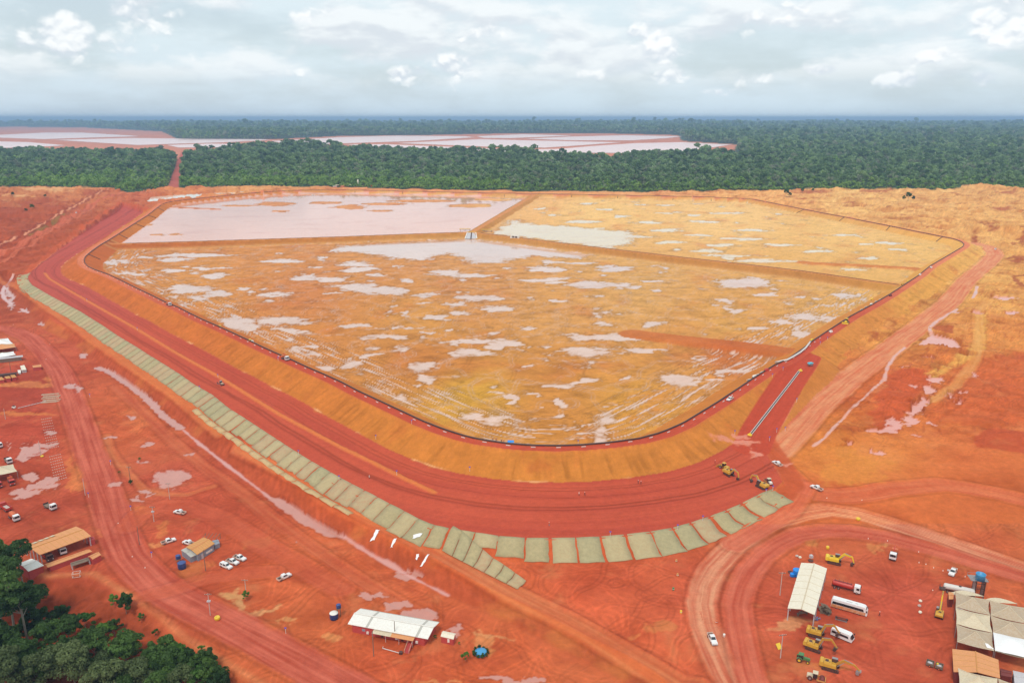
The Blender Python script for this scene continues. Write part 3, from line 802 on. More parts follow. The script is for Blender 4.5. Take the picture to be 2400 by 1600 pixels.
paint(steep * np.clip(FLD['right'] + FLD['far'] + FLD['leftfar'], 0, 1) * (.5 - .3 * np.clip(FLD['far'], 0, 1)), np.array(lin(178, 88, 54)) * (1 + .3 * n_mid)[..., None])
lf = np.clip(FLD['leftfar'], 0, 1) * (dBe > 3) * sstep(1500, 1250, GY)
paint(lf * .5, np.array(lin(168, 78, 52)) * (1 + .45 * n_mid + .25 * n_hi)[..., None])
tone = fbm(GX / 75.0 + 2, GY / 60.0, 4, 310, .55)
paint(np.clip(yard, 0, 1) * sstep(.0, .5, tone) * .45, lin(182, 76, 54))
paint(np.clip(yard, 0, 1) * sstep(.05, .5, -tone) * .35, lin(214, 116, 72))
# ---- roads
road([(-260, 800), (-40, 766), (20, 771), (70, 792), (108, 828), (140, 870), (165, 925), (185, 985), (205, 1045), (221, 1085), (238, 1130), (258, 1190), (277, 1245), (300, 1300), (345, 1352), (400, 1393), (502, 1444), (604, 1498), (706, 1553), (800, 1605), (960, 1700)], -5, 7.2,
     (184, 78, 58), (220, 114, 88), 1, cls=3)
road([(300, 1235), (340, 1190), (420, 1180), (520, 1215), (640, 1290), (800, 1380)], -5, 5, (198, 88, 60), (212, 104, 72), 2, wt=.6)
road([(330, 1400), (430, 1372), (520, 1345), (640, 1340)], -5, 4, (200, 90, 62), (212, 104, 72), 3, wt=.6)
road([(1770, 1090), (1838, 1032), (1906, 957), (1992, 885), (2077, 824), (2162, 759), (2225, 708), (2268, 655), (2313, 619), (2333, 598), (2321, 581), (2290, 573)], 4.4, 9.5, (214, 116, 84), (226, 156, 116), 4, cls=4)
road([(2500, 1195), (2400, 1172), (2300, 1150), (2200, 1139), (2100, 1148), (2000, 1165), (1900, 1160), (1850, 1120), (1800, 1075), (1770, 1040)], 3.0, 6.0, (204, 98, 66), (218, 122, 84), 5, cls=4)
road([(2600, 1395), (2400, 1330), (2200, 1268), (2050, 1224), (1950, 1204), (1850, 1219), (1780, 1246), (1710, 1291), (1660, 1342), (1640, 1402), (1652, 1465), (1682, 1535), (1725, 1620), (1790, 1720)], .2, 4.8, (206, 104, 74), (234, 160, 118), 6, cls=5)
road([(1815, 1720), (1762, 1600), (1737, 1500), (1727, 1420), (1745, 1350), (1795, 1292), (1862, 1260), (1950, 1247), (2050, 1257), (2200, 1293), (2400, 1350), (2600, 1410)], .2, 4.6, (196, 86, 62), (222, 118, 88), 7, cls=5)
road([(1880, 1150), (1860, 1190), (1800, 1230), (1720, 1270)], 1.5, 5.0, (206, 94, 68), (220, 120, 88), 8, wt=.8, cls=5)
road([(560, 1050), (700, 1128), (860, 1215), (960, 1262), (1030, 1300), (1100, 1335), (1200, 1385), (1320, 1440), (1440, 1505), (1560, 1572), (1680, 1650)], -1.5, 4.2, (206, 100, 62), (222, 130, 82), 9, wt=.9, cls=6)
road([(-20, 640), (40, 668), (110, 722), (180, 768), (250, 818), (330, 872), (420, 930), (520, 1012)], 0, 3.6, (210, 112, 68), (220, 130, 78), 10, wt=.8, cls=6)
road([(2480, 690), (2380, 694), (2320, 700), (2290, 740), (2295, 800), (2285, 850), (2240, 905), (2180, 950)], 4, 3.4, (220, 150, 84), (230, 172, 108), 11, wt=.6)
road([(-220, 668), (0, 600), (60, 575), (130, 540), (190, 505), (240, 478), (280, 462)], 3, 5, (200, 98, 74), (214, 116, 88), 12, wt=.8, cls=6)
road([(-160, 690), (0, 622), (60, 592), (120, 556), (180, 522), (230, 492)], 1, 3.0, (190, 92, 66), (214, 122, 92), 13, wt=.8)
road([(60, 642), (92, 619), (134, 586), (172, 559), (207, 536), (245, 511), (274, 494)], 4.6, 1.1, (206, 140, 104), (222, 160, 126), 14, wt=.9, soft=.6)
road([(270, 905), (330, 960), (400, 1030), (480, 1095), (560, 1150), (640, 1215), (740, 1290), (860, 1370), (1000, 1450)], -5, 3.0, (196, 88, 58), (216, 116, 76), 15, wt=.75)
road([(250, 1020), (262, 1060), (300, 1110), (340, 1150), (420, 1165), (500, 1140)], -5, 1.6, (206, 110, 66), (222, 134, 84), 16, wt=.7)
paint(sstep(2.6, 1.2, FLD['dB']) * .85, lin(228, 158, 126))
paint(sstep(3.0, 1.6, abs(FLD['dB'] - 5.0)) * .6, lin(138, 58, 44))
# ---- outer fill: bench, slope, crest
inb = sstep(.6, -.6, dBe)
bl = .5 + .5 * perlin(dC * .18, sC / 240.0, 18) * 1.4
bc = np.array(lin(186, 78, 63)) + (np.array(lin(206, 93, 70)) - np.array(lin(186, 78, 63))) * np.clip(bl + .35 * n_lo, 0, 1)[..., None]
paint(inb, bc)
paint(inb * sstep(560, 760, GY) * .6, lin(190, 88, 82))
bst = perlin(dC * .9, sC / 90.0, 19) + .7 * perlin(dC * 2.2, sC / 40.0, 22)
C *= (1 - .15 * np.clip(bst + .1, 0, 1) * inb)[..., None]
for dd0, wd, k in ((30.5, .5, .3), (33.0, .45, .3), (48.5, .7, .38), (51.0, .6, .36), (39.5, .4, .25)):
    wob = 1.6 * perlin(sC / 60.0, np.full_like(sC, dd0), 23) + .5 * perlin(sC / 14.0, np.full_like(sC, dd0), 25)
    C *= (1 - k * np.exp(-((dC - dd0 + wob) / wd) ** 2) * inb)[..., None]
mslope = sstep(0, 1.2, dBe) * sstep(10.5, 8.5, dBe) * (GZ > .2)
paint(mslope * .9, np.array(lin(198, 92, 58)) * (1 + .25 * n_mid)[..., None])
toe = (Z_CREST - GZ) * 2 + 8
dam = sstep(7.6, 8.4, dC) * (abs(GZ - (Z_CREST - np.maximum(dC - 8, 0) / 2.0)) < .6) * (dC < 40)
strk = perlin(sC / 3.2, dC / 30.0, 26) + .8 * perlin(sC / 1.3, dC / 18.0, 27)
band = perlin(sC / 300.0, dC * .35, 28)
slump = sstep(.1, .45, fbm(GX / 26.0, GY / 26.0, 5, 302, .6))
paint(dam, _slc * (1 + .08 * strk + .10 * band + .16 * n_mid + .06 * n_hi - .20 * FLD['rill'])[..., None])
paint(dam * slump * .4, np.array(lin(190, 96, 54)) * (1 + .2 * n_mid)[..., None])
_cls[(dBe < 0) | (mslope > .5)] = 1
_cls[dam > .5] = 1
# ragged toe: earth washed down on to the bench
wash = sstep(.0, .55, n_mid + .4 * n_hi - (dC - 24.5) / 5.0) * (dC > 22) * (dC < 31) * (dBe < 0)
paint(wash * .7, _slc * .96)
paint((dC > 23.2) * (dC < 24.6) * (dBe < 0) * sstep(.1, .4, n_mid) * .7, lin(236, 176, 128))
cr = sstep(-.4, .2, dC) * sstep(8.2, 7.6, dC)
crc = np.array(lin(196, 82, 62)) + (np.array(lin(222, 128, 92)) - np.array(lin(196, 82, 62))) * np.clip(sstep(520, 900, GY) + .25 * n_mid, 0, 1)[..., None]
paint(cr, crc * (1 + .16 * perlin(dC * 1.1, sC / 40.0, 29))[..., None])
paint(np.exp(-((dC - 7.5) / .75) ** 2) * .75, _slc * 1.12)
_cls[cr > .5] = 7
wr_ = (FLD['dR'] < 9.8) & (dC > 6.5) & (GZ > 4.0)
rc = np.array(lin(192, 78, 58)) * (1 + .13 * perlin(FLD['dR'] * .7, FLD['sR'] / 30.0, 30))[..., None]
paint(sstep(9.8, 8.8, FLD['dR']) * (dC > 6.5), rc)
_cls[wr_] = 8
rs_ = (FLD['dR'] >= 9.6) & (FLD['dR'] < 26) & (dC > 8) & (GZ > 5.0) & (dam < .5) & (dBe > -30)
paint(rs_ * .9 * (FLD['sR'] > 1), _slc * (1 + .1 * n_mid)[..., None])
# junction mud
jm = ell(GXp, GYp, [(1745, 1040, 30, 10), (1770, 1065, 20, 9), (1735, 1022, 14, 6), (1840, 1085, 14, 8), (1690, 1035, 40, 5)], 4.5, .8) + .8 * n_mid + .6 * n_hi
paint(sstep(0, .5, jm) * .75, lin(226, 142, 118))
# bench windrow
WIND = resample(WP([(105, 640), (116, 654), (150, 674), (204, 705), (320, 771), (415.5, 829), (511, 882), (647, 967), (708, 1000), (800, 1049), (881.7, 1088), (946, 1121), (1018, 1154)], Z_BENCH), 10)
dwn = line_dist(GX, GY, WIND, reach=6)
wn = sstep(1.9, .8, dwn + .6 * n_hi)
GZ = GZ + wn * .5
paint(wn * .9, lin(222, 128, 74))
# ---- inside the cells
ins = dC < 0
paint(ins * 1.0, _inc * np.array([1.04, 1.12, 1.14]))
inn = ins & (abs(GZ - (Z_CREST + dC / 2.0)) < .3)
red = sstep(.05, .55, fbm(GX / 45.0, GY / 60.0, 4, 77) + .25 * n_mid)
paint(ins * red * .4, lin(200, 112, 66))
yel = sstep(.1, .6, fbm(GX / 50.0 + 5, GY / 60.0, 4, 78))
paint(ins * yel * .35, _inc * np.array([1.05, 1.12, .95]))
rutl = perlin(sC / 40.0, dC * .55, 31) + .7 * perlin(sC / 24.0, dC * 1.5, 32)
C *= (1 - .13 * np.clip(rutl, 0, 1) * ins * sstep(-110, -50, dC))[..., None]
C *= (1 + (.10 * n_mid + .06 * n_hi) * ins)[..., None]
C *= (1 - .16 * np.clip(wheel_tracks(90, 250, 1.2, .6) + wheel_tracks(140, 254, 1.3, .7) + wheel_tracks(60, 258, 1.2, .6), 0, 1) * ins)[..., None]
C *= (1 + ins * (.10 * fbm(GXp / 12.0, GYp / 8.0, 4, 262, .65)))[..., None]
rim = sstep(-.75, -.05, FLD['wet']) * ins * (1 - inn)
C *= (1 - .17 * rim)[..., None]
paint(inn * 1.0, _slc * (1 + .12 * perlin(sC / 3.0, dC / 30.0, 35) + .1 * n_mid)[..., None])
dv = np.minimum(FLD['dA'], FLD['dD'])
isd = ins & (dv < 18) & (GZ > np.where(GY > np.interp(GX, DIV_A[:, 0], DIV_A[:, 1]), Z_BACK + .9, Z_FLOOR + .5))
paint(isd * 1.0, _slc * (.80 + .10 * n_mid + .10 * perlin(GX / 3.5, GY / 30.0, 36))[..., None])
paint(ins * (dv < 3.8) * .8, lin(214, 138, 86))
toe_reflection = ins * np.exp(-((dv - 17.5) / 3.0) ** 2)
paint(toe_reflection * .5, lin(226, 172, 112))  # pale band painted at the dike foot as its reflection in the water
rdg = sstep(6, 2, FLD['ridge'] + 2 * n_mid) * ins * (1 - inn)
paint(rdg * .7, np.array(lin(196, 100, 56)) * (1 + .15 * n_mid)[..., None])
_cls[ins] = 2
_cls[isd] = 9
# standing water: wetness goes to the material, the colour of the silt with it
WET = np.zeros((NR, NC))
wv = FLD['wet'] + .10 * n_hi
front, isl, isr = FLD['front'] & ins, FLD['isl'] & ins, FLD['isr'] & ins
flat_ = ins & ~inn & ~isd & (rdg < .5)
wa = sstep(-.62, .25, wv)
pinkish = sstep(.0, .5, fbm(GX / 70.0, GY / 40.0, 5, 270, .6))[..., None]
for msk, c1, c2 in ((front, (224, 190, 176), (214, 164, 140)), (isl, (240, 176, 152), (222, 142, 112)), (isr, (236, 206, 164), (226, 180, 140))):
    cc = np.array(lin(*c1)) * (1 - pinkish * .5) + np.array(lin(*c2)) * pinkish * .5
    paint(msk * flat_ * sstep(-.34, .30, wv), cc)
    WET = np.where(msk & flat_, wa, WET)
C *= (1 - .20 * (np.exp(-((wv + .32) / .22) ** 2) * flat_ * (FLD['wet'] > -.99)))[..., None]
ypm = (FLD['dL'] < -6) & (dW > 1)
paint(ypm * sstep(-.15, .2, FLD['yp']), lin(212, 146, 126))
C *= (1 - .22 * np.exp(-((FLD['yp'] + .28) / .2) ** 2) * ypm)[..., None]
WET = np.where(ypm, np.maximum(WET, sstep(-.35, .2, FLD['yp'])), WET)
rpm = FLD['rp'] > -.99
paint(rpm * sstep(-.12, .2, FLD['rp']), lin(228, 158, 146))
C *= (1 - .2 * np.exp(-((FLD['rp'] + .28) / .2) ** 2) * rpm)[..., None]
WET = np.where(rpm, np.maximum(WET, sstep(-.3, .2, FLD['rp'])), WET)
film = np.clip(wheel_tracks(52, 280, 1.1, .55) + wheel_tracks(80, 284, 1.2, .6) + wheel_tracks(36, 288, 1.1, .5), 0, 1) * sstep(-1.1, -.5, wv + .5 * n_mid)
WET = np.where((front | isr) & flat_, np.maximum(WET, .55 * film), WET)
paint((front | isr) * flat_ * film * .3, lin(214, 184, 174))
for px_, z_, hw in (([(2121, 815), (2097, 834), (2080, 861), (2073, 889), (2056, 909), (2009, 950), (1975, 984), (1934, 1028), (1907, 1047)], 4.1, 1.0), ([(2244, 725), (2196, 752), (2180, 766), (2178, 778), (2184, 786)], 4.1, 1.3), ([(2290, 672), (2286, 690), (2280, 700)], 4.2, 1.4),
                   ([(34, 655), (11, 671), (5, 686), (11, 701), (27, 713)], -5, 1.6), ([(50, 724), (66, 733)], -5, 1.3), ([(430, 1008), (470, 1042), (545, 1100), (580, 1126), (632, 1166)], -5, .7), ([(800, 1258), (870, 1300), (960, 1350), (1050, 1395)], -5, .6)):
    d_ = line_dist(GX, GY, WP(px_, z_), reach=12)
    q_ = sstep(.7, -.5, (d_ - hw + 1.1 * n_mid + .6 * n_hi)) * (d_ < 11)
    paint(q_ * .9, lin(228, 164, 148))
    WET = np.maximum(WET, q_)
# thin films of rain on the crest, the junction and the roads
WET = np.maximum(WET, .62 * sstep(.1, .6, jm))
_cls[front & flat_ & (FLD['wet'] > 0)] = 10
_cls[isl & flat_ & (FLD['wet'] > 0)] = 11
_cls[isr & flat_ & (FLD['wet'] > 0)] = 12
_cls[ypm & (FLD['yp'] > 0)] = 13
_cls[rpm & (FLD['rp'] > 0)] = 14
C *= (1 + .08 * n_hi + .05 * n_mid)[..., None]

lowy = np.clip(sstep(0, -6, dL) + yard, 0, 1)[..., None]
C = C * (1 - lowy * np.array([.10, .06, -.10]))
C = C * np.array([.955, .915, .84])
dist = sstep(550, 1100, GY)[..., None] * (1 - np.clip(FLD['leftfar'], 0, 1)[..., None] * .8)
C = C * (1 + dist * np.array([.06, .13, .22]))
C = np.maximum(C - np.array([0, .004, .008]), .004)
# ---- forest floor and the cleared land of the far ponds
FRONT_PX = [(-700, 440), (0, 438), (50, 436), (150, 437), (255, 439), (300, 449), (317, 450), (351, 439), (443, 436), (580, 434), (800, 436), (902, 439), (1059, 442), (1226, 444), (1345, 445), (1481, 447), (1600, 446), (1838, 444), (2043, 443), (2179, 445), (2281, 437), (2400, 439), (3200, 440)]
ZF = 13.0
FRONT = WP(FRONT_PX, ZF)
yfront = np.interp(GX, FRONT[:, 0], FRONT[:, 1])
CLR_PX = [(-600, 362), (0, 362), (60, 360), (170, 363), (400, 366), (420, 372), (440, 366), (579, 354), (715, 350), (800, 356), (902, 360), (1038, 363), (1209, 366), (1311, 374), (1447, 377), (1515, 368), (1600, 367), (1719, 371), (1780, 369), (1720, 357), (1728, 338), (1600, 330), (1590, 316),
          (1400, 312), (1200, 312), (1000, 316), (800, 318), (640, 326), (420, 327), (380, 308), (200, 299), (0, 297), (-600, 297)]
ZCLR = 24.0
CLEAR = WP(CLR_PX, ZCLR)
dCl = line_dist(GX, GY, CLEAR, closed=True, reach=500)
GAP = WP([(405, 440), (412, 410), (420, 388), (428, 372), (432, 360)], 14)
dGap = line_dist(GX, GY, GAP, reach=60)
inf = (GY > yfront)
paint(inf * 1.0, np.array(lin(64, 84, 52)) * (1 + .4 * n_mid)[..., None])
paint(inf * sstep(8, -8, dCl + 25 * n_lo) * (dCl < 480), np.array(lin(206, 128, 96)) * (1 + .18 * n_lo)[..., None])
paint(inf * sstep(14, 9, dGap), lin(190, 96, 80))
GZ = np.where(dCl < 480, GZ + (ZCLR - 2 - GZ) * sstep(300, 0, dCl), GZ)
# ------------------------------------------------------------------ materials
MATS = {}


def pbsdf(name, color, rough=.7, metal=0.0, spec=.5, var=.12, scale=1.5, dirt=None, dirt_amt=.0, bump=0.0, coat=0.0):
    """plain procedural finish: base colour broken by two noises, optional soil-coloured dirt rising from below"""
    if name in MATS:
        return MATS[name]
    m = bpy.data.materials.new(name)
    m.use_nodes = True
    T = NT(m.node_tree)
    g = T.node('ShaderNodeNewGeometry')
    n = T.noise(g.outputs['Position'], scale, 5.0, .6)
    c = T.mix(n, tuple(x * (1 - var) for x in color) + (1,), tuple(min(1, x * (1 + var)) for x in color) + (1,))
    if dirt is not None:
        n2 = T.noise(g.outputs['Position'], scale * 2.7, 6.0, .65)
        c = T.mix(T.math('MULTIPLY', T.ramp(n2, .38, .68), dirt_amt), c, tuple(dirt) + (1,))
    b = T.node('ShaderNodeBsdfPrincipled', {'Base Color': c, 'Roughness': rough, 'Metallic': metal, 'Specular IOR Level': spec})
    b.inputs['Coat Weight'].default_value = coat
    if bump:
        bp = T.node('ShaderNodeBump', {'Height': T.noise(g.outputs['Position'], scale * 6, 4.0, .6), 'Strength': bump, 'Distance': .1})
        T.set(b.inputs['Normal'], bp)
    T.node('ShaderNodeOutputMaterial', {0: b})
    MATS[name] = m
    return m


def soil_material(name):
    """bare earth; the alpha of the colour attribute is how wet it is, up to standing silty water"""
    m = bpy.data.materials.new(name)
    m.use_nodes = True
    T = NT(m.node_tree)
    at = T.node('ShaderNodeAttribute', attribute_name='earth')
    g = T.node('ShaderNodeNewGeometry')
    n1 = T.noise(g.outputs['Position'], .45, 7.0, .72)
    n2 = T.noise(g.outputs['Position'], 2.2, 5.0, .7)
    stk = T.noise(T.node('ShaderNodeMapping', {'Vector': g.outputs['Position'], 'Scale': (.25, .9, 1)}).outputs[0], .8, 5.0, .65)
    wet = T.ramp(T.math('ADD', at.outputs['Alpha'], T.math('MULTIPLY', T.math('SUBTRACT', T.math('ADD', stk, T.math('MULTIPLY', n1, .6)), .8), .75)), .34, .78)
    k = T.math('ADD', T.math('MULTIPLY', T.math('SUBTRACT', n1, .5), .55), T.math('MULTIPLY', T.math('SUBTRACT', n2, .5), .38))
    k = T.math('ADD', T.math('MULTIPLY', k, T.math('SUBTRACT', 1.0, T.math('MULTIPLY', wet, .85))), 1.0)
    col = T.mix(1.0, at.outputs['Color'], T.xyz(k, k, k), 'MULTIPLY')
    dry = T.math('SUBTRACT', 1.0, wet)
    bp = T.node('ShaderNodeBump', {'Height': T.math('ADD', n1, T.math('MULTIPLY', n2, .5)), 'Strength': T.math('MULTIPLY', dry, .5), 'Distance': .6})
    b = T.node('ShaderNodeBsdfPrincipled', {'Base Color': col, 'Roughness': T.math('MULTIPLY_ADD', dry, .86, .07), 'Specular IOR Level': T.math('MULTIPLY_ADD', wet, .3, .2), 'IOR': 1.36, 'Normal': bp.outputs[0]})
    T.node('ShaderNodeOutputMaterial', {0: b})
    return m


def water_material(name, c, rough=.06, shallow=None):
    m = bpy.data.materials.new(name)
    m.use_nodes = True
    T = NT(m.node_tree)
    g = T.node('ShaderNodeNewGeometry')
    n = T.noise(g.outputs['Position'], .035, 5.0, .6)
    col = T.mix(T.ramp(n, .3, .7), tuple(x * .88 for x in c) + (1,), tuple(min(1, x * 1.1) for x in c) + (1,))
    if shallow is not None:
        big = T.noise(T.node('ShaderNodeMapping', {'Vector': g.outputs['Position'], 'Scale': (.5, 1.6, 1)}).outputs[0], .018, 6.0, .62)
        col = T.mix(T.math('MULTIPLY', T.ramp(big, .50, .66), .6), col, tuple(shallow) + (1,))
    w = T.noise(g.outputs['Position'], .9, 3.0, .5)
    bp = T.node('ShaderNodeBump', {'Height': w, 'Strength': .05, 'Distance': .1})
    b = T.node('ShaderNodeBsdfPrincipled', {'Base Color': col, 'Roughness': rough, 'IOR': 1.33, 'Specular IOR Level': .5, 'Normal': bp.outputs[0]})
    T.node('ShaderNodeOutputMaterial', {0: b})
    return m


SOIL = soil_material('bare_earth')
WATER_PALE = water_material('pale_settled_water', lin(236, 218, 196))


def mesh_object(name, verts, faces, mat=None, parent=None, smooth=False):
    me = bpy.data.meshes.new(name)
    me.from_pydata([tuple(v) for v in verts], [], [tuple(f) for f in faces])
    if mat is not None:
        me.materials.append(mat)
    if smooth:
        me.polygons.foreach_set('use_smooth', [True] * len(me.polygons))
    me.update()
    o = bpy.data.objects.new(name, me)
    COL.objects.link(o)
    if parent is not None:
        o.parent = parent
    return o


def tag(o, label=None, category=None, group=None, kind=None):
    if label:
        o['label'] = label
    if category:
        o['category'] = category
    if group:
        o['group'] = group
    if kind:
        o['kind'] = kind
    return o


def quads_object(name, V, Q, color=None, mat=None, smooth=True):
    me = bpy.data.meshes.new(name)
    me.vertices.add(len(V))
    me.vertices.foreach_set('co', V.astype(np.float32).ravel())
    k = Q.shape[1]
    me.loops.add(len(Q) * k)
    me.loops.foreach_set('vertex_index', Q.astype(np.int32).ravel())
    me.polygons.add(len(Q))
    me.polygons.foreach_set('loop_start', np.arange(0, len(Q) * k, k, dtype=np.int32))
    me.polygons.foreach_set('use_smooth', np.full(len(Q), smooth))
    me.update(calc_edges=True)
    if color is not None:
        a = me.color_attributes.new('earth', 'FLOAT_COLOR', 'POINT')
        a.data.foreach_set('color', color.astype(np.float32).ravel())
    if mat is not None:
        me.materials.append(mat)
    o = bpy.data.objects.new(name, me)
    COL.objects.link(o)
    return o


# split the land into its named pieces
_idx = np.arange(NR * NC).reshape(NR, NC)
_q = np.stack([_idx[:-1, :-1], _idx[:-1, 1:], _idx[1:, 1:], _idx[1:, :-1]], -1).reshape(-1, 4)
_fc = _cls[:-1, :-1].reshape(-1)
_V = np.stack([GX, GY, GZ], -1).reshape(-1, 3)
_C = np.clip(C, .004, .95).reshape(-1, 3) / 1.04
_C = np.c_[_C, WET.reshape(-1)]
PIECES = {0: ('ground', 'bare red and orange earth of the site', 'earth'), 1: ('embankment', 'broad red bench and orange outer slope of the dam', 'embankment'),
          2: ('basin_floor', 'muddy orange floor and inner banks of the settling basin', 'basin'), 3: ('access_road', 'wide red dirt road curving down past the left yard', 'road'),
          4: ('haul_road', 'pale pinkish haul road along the foot of the right dam slope', 'road'), 5: ('yard_road', 'dirt road looping round the machinery yard', 'road'),
          6: ('terrace_road', 'narrow orange dirt track below the mat covered slope', 'track'), 7: ('crest_road', 'red dirt road along the crest of the dam', 'road'),
          8: ('access_ramp', 'straight red ramp climbing to the dam crest', 'ramp'), 9: ('dividing_dike', 'earth dikes dividing the basin into three cells', 'dike'),
          10: ('puddle_water', 'silty puddles lying all over the front basin floor', 'water'), 11: ('settling_pond', 'wide pale pink pond filling the back left basin cell', 'water'), 12: ('settling_pond', 'cream coloured pond and shallow puddles of the back right cell', 'water'),
          13: ('ditch_water', 'pink muddy water in the ditch and yard puddles', 'water'), 14: ('borrow_pond', 'flooded pits and puddles of the borrow ground on the right', 'water')}
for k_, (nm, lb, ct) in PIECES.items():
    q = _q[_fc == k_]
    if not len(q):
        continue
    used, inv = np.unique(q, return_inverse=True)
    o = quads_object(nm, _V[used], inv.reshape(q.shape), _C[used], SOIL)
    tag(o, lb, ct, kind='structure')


def flat_water(name, px, z, mat, label, zsrc=None):
    P = WP(px, z if zsrc is None else zsrc)
    o = mesh_object(name, [(p[0], p[1], z) for p in P], [list(range(len(P)))], mat)
    n = o.data.polygons[0].normal
    if n.z < 0:
        o.data.flip_normals()
    tag(o, label, 'water', kind='structure')
    return o


flat_water('overflow_pond', OUTER_POND, 9.0, WATER_PALE, 'narrow milky pond outside the far left crest')
_r = random.Random(3)
for (u, v, ru, rv), zl in zip(FAR_PUD, FAR_PUD_Z):
    if ru < 1:
        continue
    ring = []
    for k in range(18):
        a = k / 18 * 2 * math.pi
        rr = _r.uniform(.65, 1.0)
        ring.append((u + ru * rr * math.cos(a), v + rv * rr * math.sin(a)))
    flat_water('rain_pool', ring, zl + .12, WATER_PALE, 'small pale rain pool among the distant spoil heaps' if u > 100 else 'pale pool in the red spoil left of the dam')
# the far ponds beyond the wood
Z1, Z2, Z3, KZ = (0, 200), (800, 200), (1600, 200), 2.936
FARP = [zoomed(Z1, KZ, [(-900, 345), (0, 340), (300, 325), (560, 325), (900, 345), (960, 350), (600, 360), (300, 370), (0, 360), (-900, 366)]),
        zoomed(Z1, KZ, [(380, 375), (900, 362), (1200, 365), (1800, 370), (1860, 376), (1500, 393), (1150, 403), (950, 410), (700, 395)]),
        zoomed(Z1, KZ, [(-900, 386), (0, 385), (200, 390), (450, 412), (200, 425), (0, 430), (-900, 440)]),
        zoomed(Z1, KZ, [(1150, 410), (1450, 400), (1750, 405), (1840, 412), (1500, 425), (1230, 427)]),
        zoomed(Z2, KZ, [(-480, 382), (-250, 370), (0, 356), (380, 346), (850, 350), (920, 357), (500, 383), (150, 394), (0, 399), (-350, 408)]),
        zoomed(Z2, KZ, [(930, 350), (1250, 336), (1590, 345), (1480, 351), (1150, 363), (980, 361)]),
        zoomed(Z2, KZ, [(1270, 367), (1560, 353), (1950, 343), (2349, 350), (2240, 363), (2000, 378), (1600, 378)]),
        zoomed(Z2, KZ, [(380, 397), (700, 382), (960, 370), (1250, 377), (1700, 387), (1930, 391), (1640, 412), (1400, 428), (1000, 421), (600, 405)]),
        zoomed(Z2, KZ, [(20, 406), (300, 404), (700, 420), (1200, 440), (1500, 436), (1720, 417), (2020, 397), (2349, 390), (2560, 401), (2690, 406), (2560, 425), (2349, 450), (2000, 464), (1400, 461), (800, 449), (300, 424)])]
FLAB = ['far off pond at the upper left edge of the clearing', 'long pink pond in the far clearing left of centre', 'nearer pink pond at the far left margin', 'slim pond just above the gap in the wood', 'far pond left of the middle of the clearing',
        'small pond at the back of the far clearing', 'pond at the back right of the far clearing', 'largest pond in the middle of the far clearing', 'long foremost pond of the far clearing']
WATER_FAR = water_material('far_pond_water', lin(250, 214, 206), .3)
for P, lb in zip(FARP, FLAB):
    flat_water('tailings_pond', P, ZCLR - 1.2, WATER_FAR, lb, ZCLR)
# ================================================================== trees
def leaf_material(name, dark, light, trans=.25):
    m = bpy.data.materials.new(name)
    m.use_nodes = True
    T = NT(m.node_tree)
    a = T.node('ShaderNodeAttribute', attribute_name='clump')
    oi = T.node('ShaderNodeObjectInfo')
    k = T.math('ADD', T.math('MULTIPLY', a.outputs['Fac'], .32), T.math('MULTIPLY', oi.outputs['Random'], .68))
    c = T.mix(T.ramp(k, .1, .9, 'LINEAR'), dark + (1,), light + (1,))
    n = T.noise(T.node('ShaderNodeTexCoord').outputs['Object'], .6, 3.0)
    c = T.mix(T.math('MULTIPLY', n, .3), c, dark + (1,))
    b = T.node('ShaderNodeBsdfPrincipled', {'Base Color': c, 'Roughness': .65, 'Specular IOR Level': .3})
    tr_ = T.node('ShaderNodeBsdfTranslucent', {'Color': c})
    mx = T.node('ShaderNodeMixShader', {0: .38, 1: b, 2: tr_})
    T.node('ShaderNodeOutputMaterial', {0: mx})
    return m


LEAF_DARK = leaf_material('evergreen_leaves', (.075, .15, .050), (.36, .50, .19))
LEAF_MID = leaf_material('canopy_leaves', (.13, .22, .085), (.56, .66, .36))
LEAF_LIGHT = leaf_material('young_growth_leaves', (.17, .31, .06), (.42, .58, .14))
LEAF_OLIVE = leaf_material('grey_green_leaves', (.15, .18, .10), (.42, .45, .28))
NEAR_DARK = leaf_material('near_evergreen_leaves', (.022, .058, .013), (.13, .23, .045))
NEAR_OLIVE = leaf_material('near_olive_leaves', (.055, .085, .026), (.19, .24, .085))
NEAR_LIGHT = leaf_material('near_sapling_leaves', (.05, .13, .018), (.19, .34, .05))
BARK = pbsdf('pale_bark', (.26, .22, .17), .9, var=.35, scale=2.0)


